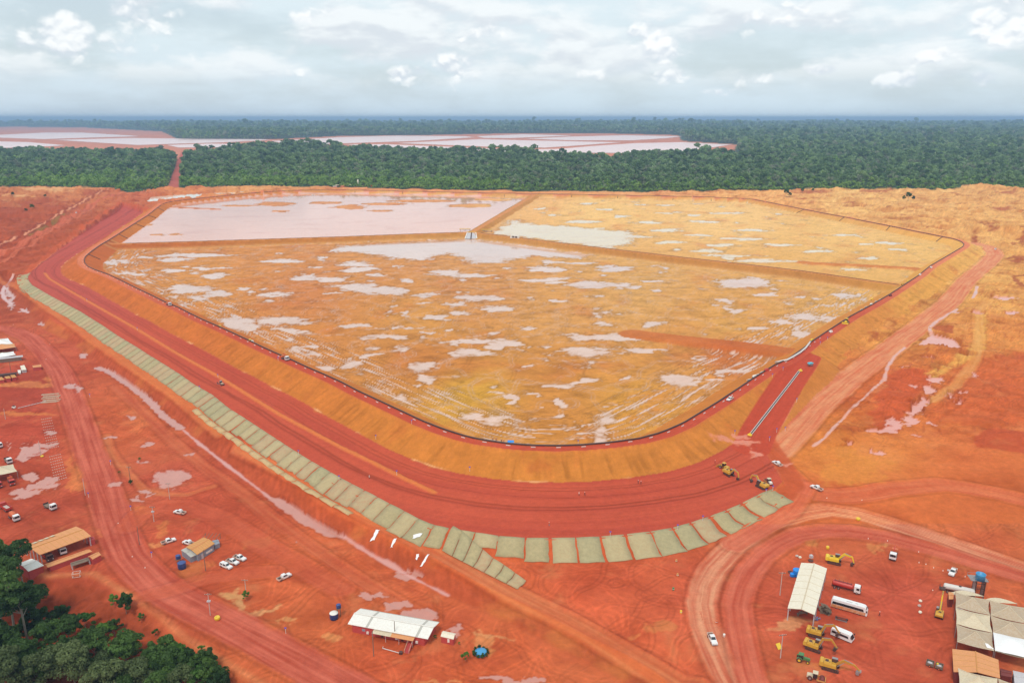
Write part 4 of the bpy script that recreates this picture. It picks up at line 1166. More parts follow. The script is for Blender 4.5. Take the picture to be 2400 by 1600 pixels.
def tree_parts(seed, height, radius, clumps, leaves, leaf, crown_base=.45, flat=.75, trunk_r=.3, limbs=5):
    """trunk verts/faces and crown verts/faces (leaf quads round clump centres)"""
    r = np.random.RandomState(seed)
    tv, tf = [], []

    def tube(p, q, r0, r1, n=6):
        p, q = np.array(p, float), np.array(q, float)
        d = q - p
        d /= np.linalg.norm(d)
        a = np.cross(d, [0.3, .9, .1])
        a /= np.linalg.norm(a)
        b = np.cross(d, a)
        i0 = len(tv)
        for c, rr in ((p, r0), (q, r1)):
            for k in range(n):
                t = 2 * math.pi * k / n
                tv.append(tuple(c + rr * (math.cos(t) * a + math.sin(t) * b)))
        for k in range(n):
            tf.append((i0 + k, i0 + (k + 1) % n, i0 + n + (k + 1) % n, i0 + n + k))
    top = height * (crown_base + .25)
    bend = r.randn(2) * radius * .06
    tube((0, 0, -.6), (bend[0], bend[1], height * crown_base), trunk_r, trunk_r * .75)
    tube((bend[0], bend[1], height * crown_base), (bend[0] * 2, bend[1] * 2, top), trunk_r * .75, trunk_r * .4)
    zc = height * (crown_base + (1 - crown_base) * .5)
    rz = height * (1 - crown_base) * .5
    cen, crad = [], []
    for k in range(clumps):
        th = r.rand() * 2 * math.pi
        ph = math.acos(1 - 1.55 * r.rand())
        rr = (.45 + .55 * r.rand() ** .5)
        lump = 1 + .25 * math.sin(2 * th + seed) + .15 * math.sin(3 * th + 2 * seed)
        c = np.array([math.sin(ph) * math.cos(th) * radius * rr * lump, math.sin(ph) * math.sin(th) * radius * rr * lump, zc + math.cos(ph) * rz * rr * flat / .75])
        cen.append(c)
        crad.append(radius * (.22 + .22 * r.rand()))
    for k in range(min(limbs, clumps)):
        tube((bend[0], bend[1], height * crown_base * (.85 + .3 * r.rand())), cen[k] * np.array([.8, .8, 1]), trunk_r * .4, trunk_r * .12, 5)
    lv, val = [], []
    for c, cr in zip(cen, crad):
        g = r.rand()
        nl = int(leaves * (.7 + .6 * r.rand()))
        d = r.randn(nl, 3)
        d[:, 2] = np.abs(d[:, 2]) * 1.1 - .35
        d /= np.linalg.norm(d, axis=1)[:, None]
        pos = c + d * cr * (.72 + .36 * r.rand(nl, 1)) * np.array([1, 1, .8])
        nrm = d + .55 * r.randn(nl, 3)
        nrm /= np.linalg.norm(nrm, axis=1)[:, None]
        a = np.cross(nrm, r.randn(nl, 3))
        a /= np.linalg.norm(a, axis=1)[:, None]
        b = np.cross(nrm, a)
        sz = leaf * (.6 + .8 * r.rand(nl, 1))
        for k in range(nl):
            s = sz[k, 0]
            lv += [pos[k] - a[k] * s - b[k] * s * .55, pos[k] + a[k] * s * .2 - b[k] * s * .8, pos[k] + a[k] * s + b[k] * s * .5, pos[k] - a[k] * s * .3 + b[k] * s * .8]
            val += [g] * 4
    return tv, tf, np.array(lv), np.array(val)


def raw_mesh(name, v, f, mats, clump=None, matidx=None):
    me = bpy.data.meshes.new(name)
    me.from_pydata([tuple(p) for p in v], [], f)
    for m in mats:
        me.materials.append(m)
    if clump is not None:
        a = me.attributes.new('clump', 'FLOAT', 'POINT')
        a.data.foreach_set('value', np.asarray(clump, np.float32))
    if matidx is not None:
        me.polygons.foreach_set('material_index', np.asarray(matidx, np.int32))
    me.update()
    return me


def crown_mesh(name, lv, val, mat):
    n = len(lv) // 4
    return raw_mesh(name, lv, [(4 * i, 4 * i + 1, 4 * i + 2, 4 * i + 3) for i in range(n)], [mat], val)


def whole_tree(name, seed, mat, **kw):
    tv, tf, lv, val = tree_parts(seed, **kw)
    n0 = len(tv)
    n = len(lv) // 4
    v = list(tv) + [tuple(p) for p in lv]
    f = list(tf) + [(n0 + 4 * i, n0 + 4 * i + 1, n0 + 4 * i + 2, n0 + 4 * i + 3) for i in range(n)]
    return raw_mesh(name, v, f, [BARK, mat], np.r_[np.zeros(n0), val], [0] * len(tf) + [1] * n)


# ---- far wood: one mass, instanced trees over the forest floor
FAR_MESHES = [whole_tree('far_tree', 11, LEAF_MID, height=22, radius=6.5, clumps=16, leaves=15, leaf=1.5, crown_base=.45),
              whole_tree('far_tree', 12, LEAF_DARK, height=25, radius=7.5, clumps=18, leaves=15, leaf=1.6, crown_base=.5),
              whole_tree('far_tree', 13, LEAF_MID, height=19, radius=5.5, clumps=14, leaves=15, leaf=1.4, crown_base=.4),
              whole_tree('far_tree', 14, LEAF_DARK, height=30, radius=7.0, clumps=15, leaves=15, leaf=1.6, crown_base=.62),
              whole_tree('far_tree', 15, LEAF_OLIVE, height=24, radius=6.0, clumps=14, leaves=14, leaf=1.5, crown_base=.5),
              whole_tree('far_tree', 16, LEAF_LIGHT, height=9, radius=4.6, clumps=12, leaves=16, leaf=1.1, crown_base=.15),
              whole_tree('far_tree', 18, LEAF_LIGHT, height=19, radius=6.0, clumps=16, leaves=15, leaf=1.4, crown_base=.35),
              whole_tree('far_tree', 17, LEAF_LIGHT, height=13, radius=5.2, clumps=13, leaves=16, leaf=1.2, crown_base=.25)]
lib = bpy.data.collections.new('forest_kinds')
for i, me in enumerate(FAR_MESHES):
    o = bpy.data.objects.new('kind_%02d' % i, me)
    lib.objects.link(o)
_rs2 = np.random.RandomState(5)
pts, scl, knd = [], [], []


def scatter(y0, y1, spacing, scale, slope):
    n = int((y1 - y0) * (y0 + y1) * .5 * slope * 2 / spacing ** 2)
    y = np.sqrt(_rs2.rand(n) * (y1 * y1 - y0 * y0) + y0 * y0)
    x = (_rs2.rand(n) * 2 - 1) * slope * y
    yf = np.interp(x, FRONT[:, 0], FRONT[:, 1])
    dcl = line_dist(x, y, CLEAR, closed=True)
    dg = line_dist(x, y, GAP)
    beh = sstep(900, 0, np.where(y < 4200, dcl, 1e6))
    ok = (y > yf + 4) & (dcl > 20 + 25 * fbm(x / 90.0, y / 90.0, 2, 5)) & (dg > 15)
    x, y, yf, dcl = x[ok], y[ok], yf[ok], dcl[ok]
    z = terrain(x, y)
    z = np.where(dcl < 480, z + (ZCLR - 2 - z) * sstep(300, 0, dcl), z)
    edge = y - yf
    reach_ = (70 + 330 * sstep(100, -350, x)) * (1 + .9 * fbm(x / 170.0, y / 110.0, 3, 8))
    pl_ = np.exp(-np.maximum(edge, 0) / np.maximum(reach_, 20))
    k = _rs2.randint(0, 5, len(x))
    k = np.where(_rs2.rand(len(x)) < .06, 3, k)
    light = _rs2.rand(len(x)) < np.maximum(pl_ * 1.15, .05)
    k = np.where(light, np.where(edge < 30, 5, np.where(_rs2.rand(len(x)) < .55, 6, 7)), k)
    isy = edge < 60
    s = scale * (.5 + .95 * _rs2.rand(len(x)) ** 1.8 + .45 * (_rs2.rand(len(x)) < .03)) * np.where(isy & (k < 5), .75, 1) * np.where(light & (edge > 60), 1.15, 1) * (1 + .35 * fbm(x / 200.0, y / 200.0, 2, 9))
    pts.append(np.c_[x, y, z - .3])
    scl.append(s)
    knd.append(k)


scatter(1750, 2100, 7.0, .62, .80)
scatter(2100, 2500, 7.5, .74, .80)
scatter(2500, 3400, 9.5, .9, .78)
scatter(3400, 5200, 14.0, 1.15, .76)
scatter(5200, 9000, 24.0, 1.6, .74)
scatter(9000, 15000, 45.0, 2.2, .72)
PTS, SCL, KND = np.concatenate(pts), np.concatenate(scl), np.concatenate(knd)
# the trees of the very edge stand as things of their own
_yf = np.interp(PTS[:, 0], FRONT[:, 0], FRONT[:, 1])
_edge = PTS[:, 1] - _yf
_inview = np.abs(PTS[:, 0] / PTS[:, 1]) < .66
_cand = np.nonzero(_inview & (_edge < 60) & (KND != 5) & (SCL > .6))[0]
_cand = _cand[np.argsort(_edge[_cand] - 20 * SCL[_cand])][:280]
EDGE_KIND = ['rounded green tree at the near edge of the far wood', 'broad dark tree at the near edge of the far wood', 'small rounded tree at the near edge of the far wood', 'tall bare stemmed tree at the near edge of the far wood', 'grey green tree at the near edge of the far wood', 'bush', 'light green full crowned tree at the near edge of the far wood', 'light green young tree at the near edge of the far wood']
for i in _cand:
    o = bpy.data.objects.new('forest_tree', FAR_MESHES[KND[i]])
    COL.objects.link(o)
    o.location = PTS[i]
    o.rotation_euler = (0, 0, _rs2.rand() * 6.28)
    o.scale = (SCL[i],) * 3
    tag(o, EDGE_KIND[KND[i]], 'tree', 'trees along the near edge of the far wood')
_keep = np.ones(len(PTS), bool)
_keep[_cand] = False
PTS, SCL, KND = PTS[_keep], SCL[_keep], KND[_keep]
print('forest instances', len(PTS))
me = bpy.data.meshes.new('forest')
me.vertices.add(len(PTS))
me.vertices.foreach_set('co', PTS.astype(np.float32).ravel())
for nm, val, tp in (('tsize', SCL, 'FLOAT'), ('tturn', _rs2.rand(len(PTS)) * 6.28, 'FLOAT'), ('tkind', KND, 'INT')):
    a = me.attributes.new(nm, tp, 'POINT')
    a.data.foreach_set('value', val.astype(np.float32 if tp == 'FLOAT' else np.int32))
forest = bpy.data.objects.new('forest', me)
COL.objects.link(forest)
tag(forest, 'dense tropical forest stretching to the horizon', 'forest', kind='stuff')
gn = bpy.data.node_groups.new('forest_scatter', 'GeometryNodeTree')
gn.interface.new_socket('Geometry', in_out='INPUT', socket_type='NodeSocketGeometry')
gn.interface.new_socket('Geometry', in_out='OUTPUT', socket_type='NodeSocketGeometry')
gi, go = gn.nodes.new('NodeGroupInput'), gn.nodes.new('NodeGroupOutput')
ci = gn.nodes.new('GeometryNodeCollectionInfo')
ci.inputs['Collection'].default_value = lib
ci.inputs['Separate Children'].default_value = True
ci.inputs['Reset Children'].default_value = True
ip = gn.nodes.new('GeometryNodeInstanceOnPoints')
ip.inputs['Pick Instance'].default_value = True


def named(n, tp):
    a = gn.nodes.new('GeometryNodeInputNamedAttribute')
    a.data_type = tp
    a.inputs['Name'].default_value = n
    return a.outputs[0]


cx = gn.nodes.new('ShaderNodeCombineXYZ')
gn.links.new(named('tturn', 'FLOAT'), cx.inputs[2])
gn.links.new(gi.outputs[0], ip.inputs['Points'])
gn.links.new(ci.outputs[0], ip.inputs['Instance'])
gn.links.new(named('tkind', 'INT'), ip.inputs['Instance Index'])
gn.links.new(cx.outputs[0], ip.inputs['Rotation'])
gn.links.new(named('tsize', 'FLOAT'), ip.inputs['Scale'])
gn.links.new(ip.outputs[0], go.inputs[0])
md = forest.modifiers.new('scatter', 'NODES')
md.node_group = gn

# ------------------------------------------------------------------ the air: thin even haze round everything
hz_mat = bpy.data.materials.new('thin_haze')
hz_mat.use_nodes = True
T = NT(hz_mat.node_tree)
pv = T.node('ShaderNodeVolumePrincipled')
pv.inputs['Color'].default_value = (.46, .68, .96, 1.0)
pv.inputs['Density'].default_value = 7.5e-5
pv.inputs['Anisotropy'].default_value = 0.0
T.t.links.new(pv.outputs[0], T.node('ShaderNodeOutputMaterial').inputs['Volume'])
HX, HY0, HY1, HZ0, HZ1 = 60000.0, -3000.0, 70000.0, -60.0, 215.0
HAZE = True
if HAZE:
    hz_o = mesh_object('haze', [(x, y, z) for x in (-HX, HX) for y in (HY0, HY1) for z in (HZ0, HZ1)],
                       [(0, 1, 3, 2), (4, 6, 7, 5), (0, 4, 5, 1), (2, 3, 7, 6), (0, 2, 6, 4), (1, 5, 7, 3)], hz_mat)
    tag(hz_o, 'thin bluish haze over the far country', 'haze', kind='stuff')
# ================================================================== object kit
def gz(x, y):
    """height of the ground mesh"""
    i = int(np.clip(np.searchsorted(_rowD, y) - 1, 0, NR - 2))
    ty = np.clip((y - _rowD[i]) / (_rowD[i + 1] - _rowD[i]), 0, 1)
    u = x * FPX / (y * math.cos(PITCH) + CAM_H * math.sin(PITCH))
    j = int(np.clip(np.searchsorted(_cols, u) - 1, 0, NC - 2))
    tx = np.clip((u - _cols[j]) / (_cols[j + 1] - _cols[j]), 0, 1)
    return float((GZ[i, j] * (1 - tx) + GZ[i, j + 1] * tx) * (1 - ty) + (GZ[i + 1, j] * (1 - tx) + GZ[i + 1, j + 1] * tx) * ty)


def at(u, v, lift=0.0):
    """ground point seen at a pixel of the photograph"""
    z = 0.0
    for _ in range(6):
        p = W(u, v, z)
        z += .8 * (gz(p[0], p[1]) - z)
    p = W(u, v, z)
    return Vector((p[0], p[1], gz(p[0], p[1]) + lift))


def proj(p):
    r = np.array([p[0], p[1], p[2] - CAM_H])
    d = r @ _F
    return 1200 + r[0] / d * FPX, 800 - (r @ _U) / d * FPX


def height_to(p, vtop):
    lo, hi = 0.0, 60.0
    for _ in range(30):
        m = (lo + hi) / 2
        if proj((p[0], p[1], p[2] + m))[1] > vtop:
            lo = m
        else:
            hi = m
    return lo


def heading(a, b):
    A, B = at(*a), at(*b)
    return math.atan2(B.y - A.y, B.x - A.x)


class MB:
    def __init__(self):
        self.v, self.f = [], []

    def add(self, v, f):
        n = len(self.v)
        self.v += [tuple(p) for p in v]
        self.f += [tuple(i + n for i in q) for q in f]
        return self

    def hexa(self, p):
        return self.add(p, [(0, 3, 2, 1), (4, 5, 6, 7), (0, 1, 5, 4), (1, 2, 6, 5), (2, 3, 7, 6), (3, 0, 4, 7)])

    def box(self, x0, x1, y0, y1, z0, z1, tx=0.0, ty=0.0):
        """box, its top drawn in by tx, ty"""
        return self.hexa([(x0, y0, z0), (x1, y0, z0), (x1, y1, z0), (x0, y1, z0), (x0 + tx, y0 + ty, z1), (x1 - tx, y0 + ty, z1), (x1 - tx, y1 - ty, z1), (x0 + tx, y1 - ty, z1)])

    def prism(self, prof, half, half_top=None, z_from=None):
        """side profile (x, z) drawn out across y, narrower above z_from"""
        n = len(prof)
        zs = [p[1] for p in prof]
        z0, z1 = (min(zs) if z_from is None else z_from), max(zs)

        def w(z):
            if half_top is None or z <= z0:
                return half
            return half + (half_top - half) * (z - z0) / max(1e-6, z1 - z0)
        v = [(x, -w(z), z) for x, z in prof] + [(x, w(z), z) for x, z in prof]
        f = [tuple(range(n)), tuple(range(2 * n - 1, n - 1, -1))] + [(i, i + n, (i + 1) % n + n, (i + 1) % n) for i in range(n)]
        return self.add(v, f)

    def cyl(self, p, q, r0, r1=None, n=12, cap=True):
        r1 = r0 if r1 is None else r1
        p, q = Vector(p), Vector(q)
        d = (q - p).normalized()
        a = d.orthogonal().normalized()
        b = d.cross(a)
        v = []
        for c, r in ((p, r0), (q, r1)):
            for k in range(n):
                t = 2 * math.pi * k / n
                v.append(c + a * (r * math.cos(t)) + b * (r * math.sin(t)))
        f = [(k, (k + 1) % n, n + (k + 1) % n, n + k) for k in range(n)]
        if cap:
            f += [tuple(range(n - 1, -1, -1)), tuple(range(n, 2 * n))]
        return self.add(v, f)

    def lathe(self, prof, n=16, c=(0, 0, 0), axis='z'):
        v = []
        for r, h in prof:
            for k in range(n):
                t = 2 * math.pi * k / n
                if axis == 'z':
                    v.append((c[0] + r * math.cos(t), c[1] + r * math.sin(t), c[2] + h))
                elif axis == 'x':
                    v.append((c[0] + h, c[1] + r * math.cos(t), c[2] + r * math.sin(t)))
                else:
                    v.append((c[0] + r * math.cos(t), c[1] + h, c[2] + r * math.sin(t)))
        f = []
        for i in range(len(prof) - 1):
            for k in range(n):
                f.append((i * n + k, i * n + (k + 1) % n, (i + 1) * n + (k + 1) % n, (i + 1) * n + k))
        f += [tuple(range(n - 1, -1, -1)), tuple(range((len(prof) - 1) * n, len(prof) * n))]
        return self.add(v, f)

    def tube(self, path, r, n=6):
        path = [Vector(p) for p in path]
        v, f = [], []
        up = Vector((0, 0, 1))
        for i, p in enumerate(path):
            d = (path[min(i + 1, len(path) - 1)] - path[max(i - 1, 0)]).normalized()
            a = d.cross(up)
            a = a.normalized() if a.length > 1e-4 else Vector((1, 0, 0))
            b = a.cross(d)
            for k in range(n):
                t = 2 * math.pi * k / n
                v.append(p + a * (r * math.cos(t)) + b * (r * math.sin(t)))
        for i in range(len(path) - 1):
            for k in range(n):
                f.append((i * n + k, i * n + (k + 1) % n, (i + 1) * n + (k + 1) % n, (i + 1) * n + k))
        f += [tuple(range(n - 1, -1, -1)), tuple(range((len(path) - 1) * n, len(path) * n))]
        return self.add(v, f)

    def arm(self, pts, half):
        """a beam in the x-z plane: pts = (x, z, depth)"""
        top, bot = [], []
        for i, (x, z, d) in enumerate(pts):
            a, b = pts[max(i - 1, 0)], pts[min(i + 1, len(pts) - 1)]
            dx, dz = b[0] - a[0], b[1] - a[1]
            L = math.hypot(dx, dz)
            nx, nz = -dz / L, dx / L
            top.append((x + nx * d / 2, z + nz * d / 2))
            bot.append((x - nx * d / 2, z - nz * d / 2))
        return self.prism(bot + top[::-1], half)

    def build(self, name, mat, parent=None, smooth=False):
        o = mesh_object(name, self.v, self.f, mat, parent, smooth)
        bm = bmesh.new()
        bm.from_mesh(o.data)
        bmesh.ops.recalc_face_normals(bm, faces=bm.faces)
        bm.to_mesh(o.data)
        bm.free()
        return o


def thing(name, label, cat, loc=(0, 0, 0), rz=0.0, group=None, scale=1.0):
    o = bpy.data.objects.new(name, None)
    o.empty_display_size = .5
    COL.objects.link(o)
    o.location = loc
    o.rotation_euler = (0, 0, rz)
    o.scale = (scale,) * 3
    return tag(o, label, cat, group)


KIDS = {}


def kids(o):
    return [c for c in COL.objects if c.parent == o] if o.name not in KIDS else KIDS[o.name]


def dup(root, label, loc, rz, group=None, scale=None):
    """a copy of a thing with copies of its parts and sub-parts (mesh data shared)"""
    if root.name not in KIDS:
        KIDS[root.name] = [(c, [g for g in COL.objects if g.parent == c]) for c in COL.objects if c.parent == root]
    r = root.copy()
    COL.objects.link(r)
    r.location = loc
    r.rotation_euler = (0, 0, rz)
    if scale:
        r.scale = (scale,) * 3
    r['label'] = label
    if group:
        r['group'] = group
    for c, gs in KIDS[root.name]:
        k = c.copy()
        COL.objects.link(k)
        k.parent = r
        for g in gs:
            q = g.copy()
            COL.objects.link(q)
            q.parent = k
    return r


DUST = lin(196, 100, 66)
P_WHITE = pbsdf('white_paint', (.80, .80, .78), .35, var=.05, dirt=DUST, dirt_amt=.18, coat=.2)
P_DUSTY = pbsdf('dusty_white_paint', (.74, .60, .48), .6, var=.15, dirt=DUST, dirt_amt=.7)
P_YELLOW = pbsdf('machine_yellow', (.66, .36, .035), .45, var=.12, dirt=(.42, .19, .06), dirt_amt=.45)
P_YELLOW2 = pbsdf('bright_yellow', (.82, .56, .03), .45, var=.08, dirt=(.5, .25, .08), dirt_amt=.25)
P_AMBER = pbsdf('boom_orange_yellow', (.58, .28, .035), .5, var=.12, dirt=(.35, .15, .05), dirt_amt=.4)
P_RED = pbsdf('red_paint', (.50, .035, .025), .4, var=.12, dirt=DUST, dirt_amt=.25)
P_DARKRED = pbsdf('dull_dark_red', (.16, .025, .022), .6, var=.2, dirt=DUST, dirt_amt=.15)
P_WALLRED = pbsdf('red_wall_board', (.48, .055, .055), .7, var=.12, scale=.8, dirt=DUST, dirt_amt=.4)
P_ORANGE = pbsdf('orange_drum_paint', (.62, .13, .035), .5, var=.1, dirt=DUST, dirt_amt=.3)
P_GREEN = pbsdf('tractor_green', (.035, .22, .07), .4, var=.12, dirt=DUST, dirt_amt=.2)
P_BLUE = pbsdf('tank_blue', (.022, .075, .24), .5, var=.1, dirt=DUST, dirt_amt=.12)
P_SKYBLUE = pbsdf('canvas_blue', (.02, .26, .75), .6, var=.1)
P_TURQ = pbsdf('turquoise_canvas', (.10, .45, .55), .6, var=.1)
P_TANKBLUE = pbsdf('elevated_tank_blue', (.04, .30, .55), .4, var=.1, dirt=DUST, dirt_amt=.1)
P_GREY = pbsdf('grey_steel', (.30, .31, .31), .5, .3, var=.2, dirt=DUST, dirt_amt=.25)
P_PALEGREY = pbsdf('pale_grey_sheet', (.52, .53, .54), .55, var=.12, dirt=DUST, dirt_amt=.25)
P_DARK = pbsdf('dark_steel', (.045, .042, .04), .6, .2, var=.3, dirt=DUST, dirt_amt=.3)
P_TYRE = pbsdf('tyre_rubber', (.028, .026, .025), .85, var=.3, dirt=DUST, dirt_amt=.45)
P_GLASS = pbsdf('dark_glass', (.02, .024, .028), .08, spec=.8, var=.1)
P_CREAM = pbsdf('cream_roof_sheet', (.78, .70, .55), .5, var=.05, scale=.5, dirt=(.55, .38, .22), dirt_amt=.22)
P_CREAM2 = pbsdf('white_roof_sheet', (.80, .77, .70), .5, var=.06, scale=.5, dirt=(.55, .38, .22), dirt_amt=.2)
P_STRIP = pbsdf('grey_translucent_sheet', (.46, .43, .37), .5, var=.15)
P_TILE = pbsdf('dust_covered_orange_roof', (.68, .30, .115), .8, var=.10, scale=.6, dirt=(.55, .2, .09), dirt_amt=.4)
P_OCHRE = pbsdf('ochre_sheet_roof', (.62, .28, .07), .7, var=.16, scale=1.2, dirt=(.4, .2, .08), dirt_amt=.5)
P_TENT = pbsdf('dirty_canvas', (.48, .38, .27), .85, var=.16, scale=.7, dirt=(.42, .26, .14), dirt_amt=.6)
P_TENT2 = pbsdf('pale_canvas', (.64, .54, .38), .85, var=.12, scale=.7, dirt=(.45, .3, .16), dirt_amt=.35)
P_TARP = pbsdf('white_tarpaulin', (.84, .84, .82), .6, var=.06, dirt=DUST, dirt_amt=.12, bump=.3)
P_WOOD = pbsdf('weathered_wood', (.20, .14, .10), .9, var=.3)
P_CONC = pbsdf('concrete', (.52, .47, .42), .9, var=.15, dirt=DUST, dirt_amt=.35)
P_MAT = pbsdf('dry_grass_mat', (.42, .33, .17), .95, var=.2, scale=.35, dirt=(.30, .26, .13), dirt_amt=.55, bump=.4)
P_MATS = [P_MAT, pbsdf('dry_grass_mat_pale', (.45, .36, .19), .95, var=.2, scale=.5, dirt=(.42, .24, .12), dirt_amt=.35, bump=.4), pbsdf('dry_grass_mat_grey', (.40, .33, .175), .95, var=.2, scale=.3, dirt=(.29, .25, .13), dirt_amt=.5, bump=.4), pbsdf('dry_grass_mat_washed', (.44, .33, .18), .95, var=.2, scale=.25, dirt=(.46, .2, .1), dirt_amt=.4, bump=.4)]
P_MATY = pbsdf('straw_mat', (.56, .40, .19), .95, var=.2, scale=.35, dirt=(.5, .2, .09), dirt_amt=.5)
P_PIPE = pbsdf('black_pipe', (.05, .03, .026), .6, var=.3, dirt=(.2, .07, .05), dirt_amt=.4)
P_WPIPE = pbsdf('white_pipe', (.66, .63, .58), .5, var=.05, dirt=DUST, dirt_amt=.1)
P_SIGN = pbsdf('violet_blue_sign', (.16, .10, .48), .5, var=.1)
P_SKIN = pbsdf('skin', (.28, .14, .09), .6, var=.1)
P_TARPGREY = pbsdf('blue_grey_sheet', (.24, .29, .34), .6, var=.12, dirt=DUST, dirt_amt=.15)
P_LIGHT = pbsdf('lamp_glass', (.8, .8, .75), .2, var=.02)


def wheels(t, spots, r, w, rim=P_GREY):
    for x, y in spots:
        s = 1 if y > 0 else -1
        wh = MB().lathe([(r * .55, -w / 2), (r * .92, -w / 2), (r, -w * .3), (r, w * .3), (r * .92, w / 2), (r * .55, w / 2)], 14, (x, y, r), 'y').build('wheel', P_TYRE, t, True)
        MB().lathe([(r * .5, -.02), (r * .5, .02), (r * .2, .05)], 10, (x, y + s * w * .48, r), 'y').build('rim', rim, wh)


def make_pickup(label, loc, rz, group, cap=False, dusty=True):
    t = thing('pickup_truck', label, 'pickup', loc, rz, group, 1.1)
    MB().prism([(-.8, .42), (2.5, .42), (2.62, .55), (2.62, .82), (2.5, .98), (1.3, 1.1), (-.8, 1.1)], .89, .82, .85).build('body', P_WHITE, t)
    MB().prism([(1.32, 1.08), (.55, 1.70), (.3, 1.76), (-.5, 1.77), (-.7, 1.72), (-.92, 1.08)], .84, .68).build('cabin', P_WHITE, t)
    MB().add([(1.25, -.72, 1.16), (1.25, .72, 1.16), (.62, .62, 1.68), (.62, -.62, 1.68)], [(0, 1, 2, 3)]).add([(1.20, -.72, 1.13), (1.2, .72, 1.13), (.57, .62, 1.65), (.57, -.62, 1.65)], [(3, 2, 1, 0)]).build('windscreen', P_GLASS, t)
    for s in (-1, 1):
        MB().hexa([(-.72, s * .80, 1.15), (.98, s * .80, 1.15), (.98, s * .865, 1.15), (-.72, s * .865, 1.15), (-.55, s * .66, 1.62), (.5, s * .66, 1.62), (.5, s * .735, 1.62), (-.55, s * .735, 1.62)]).build('side_window', P_GLASS, t)
        MB().box(2.52, 2.66, s * .5 - .18, s * .5 + .18, .72, .92).build('headlight', P_LIGHT, t)
        MB().box(-.78, 2.4, s * .89 - .03, s * .89 + .03, .40, .62).build('sill', P_DUSTY, t)
    if cap:
        MB().prism([(-2.55, .45), (-.8, .45), (-.8, 1.74), (-2.3, 1.70), (-2.55, 1.2)], .87, .7, 1.0).build('canopy', P_WHITE, t)
        MB().hexa([(-2.2, -.84, 1.15), (-1, -.84, 1.15), (-1, .84, 1.15), (-2.2, .84, 1.15), (-2.1, -.76, 1.55), (-1, -.76, 1.55), (-1, .76, 1.55), (-2.1, .76, 1.55)]).build('rear_window', P_GLASS, t)
    else:
        b = MB().box(-2.6, -.8, -.86, .86, .45, .62).box(-2.6, -.8, -.88, -.80, .6, 1.08).box(-2.6, -.8, .80, .88, .6, 1.08).box(-2.62, -2.54, -.88, .88, .5, 1.08)
        bed = b.build('cargo_bed', P_DUSTY if dusty else P_WHITE, t)
        MB().box(-2.52, -.95, -.78, .78, .622, .66).build('bed_liner', P_DARK, bed)
    MB().box(2.58, 2.74, -.85, .85, .38, .58).build('bumper', P_PALEGREY, t)
    wheels(t, [(1.65, .82), (1.65, -.82), (-1.6, .82), (-1.6, -.82)], .38, .26)
    return t


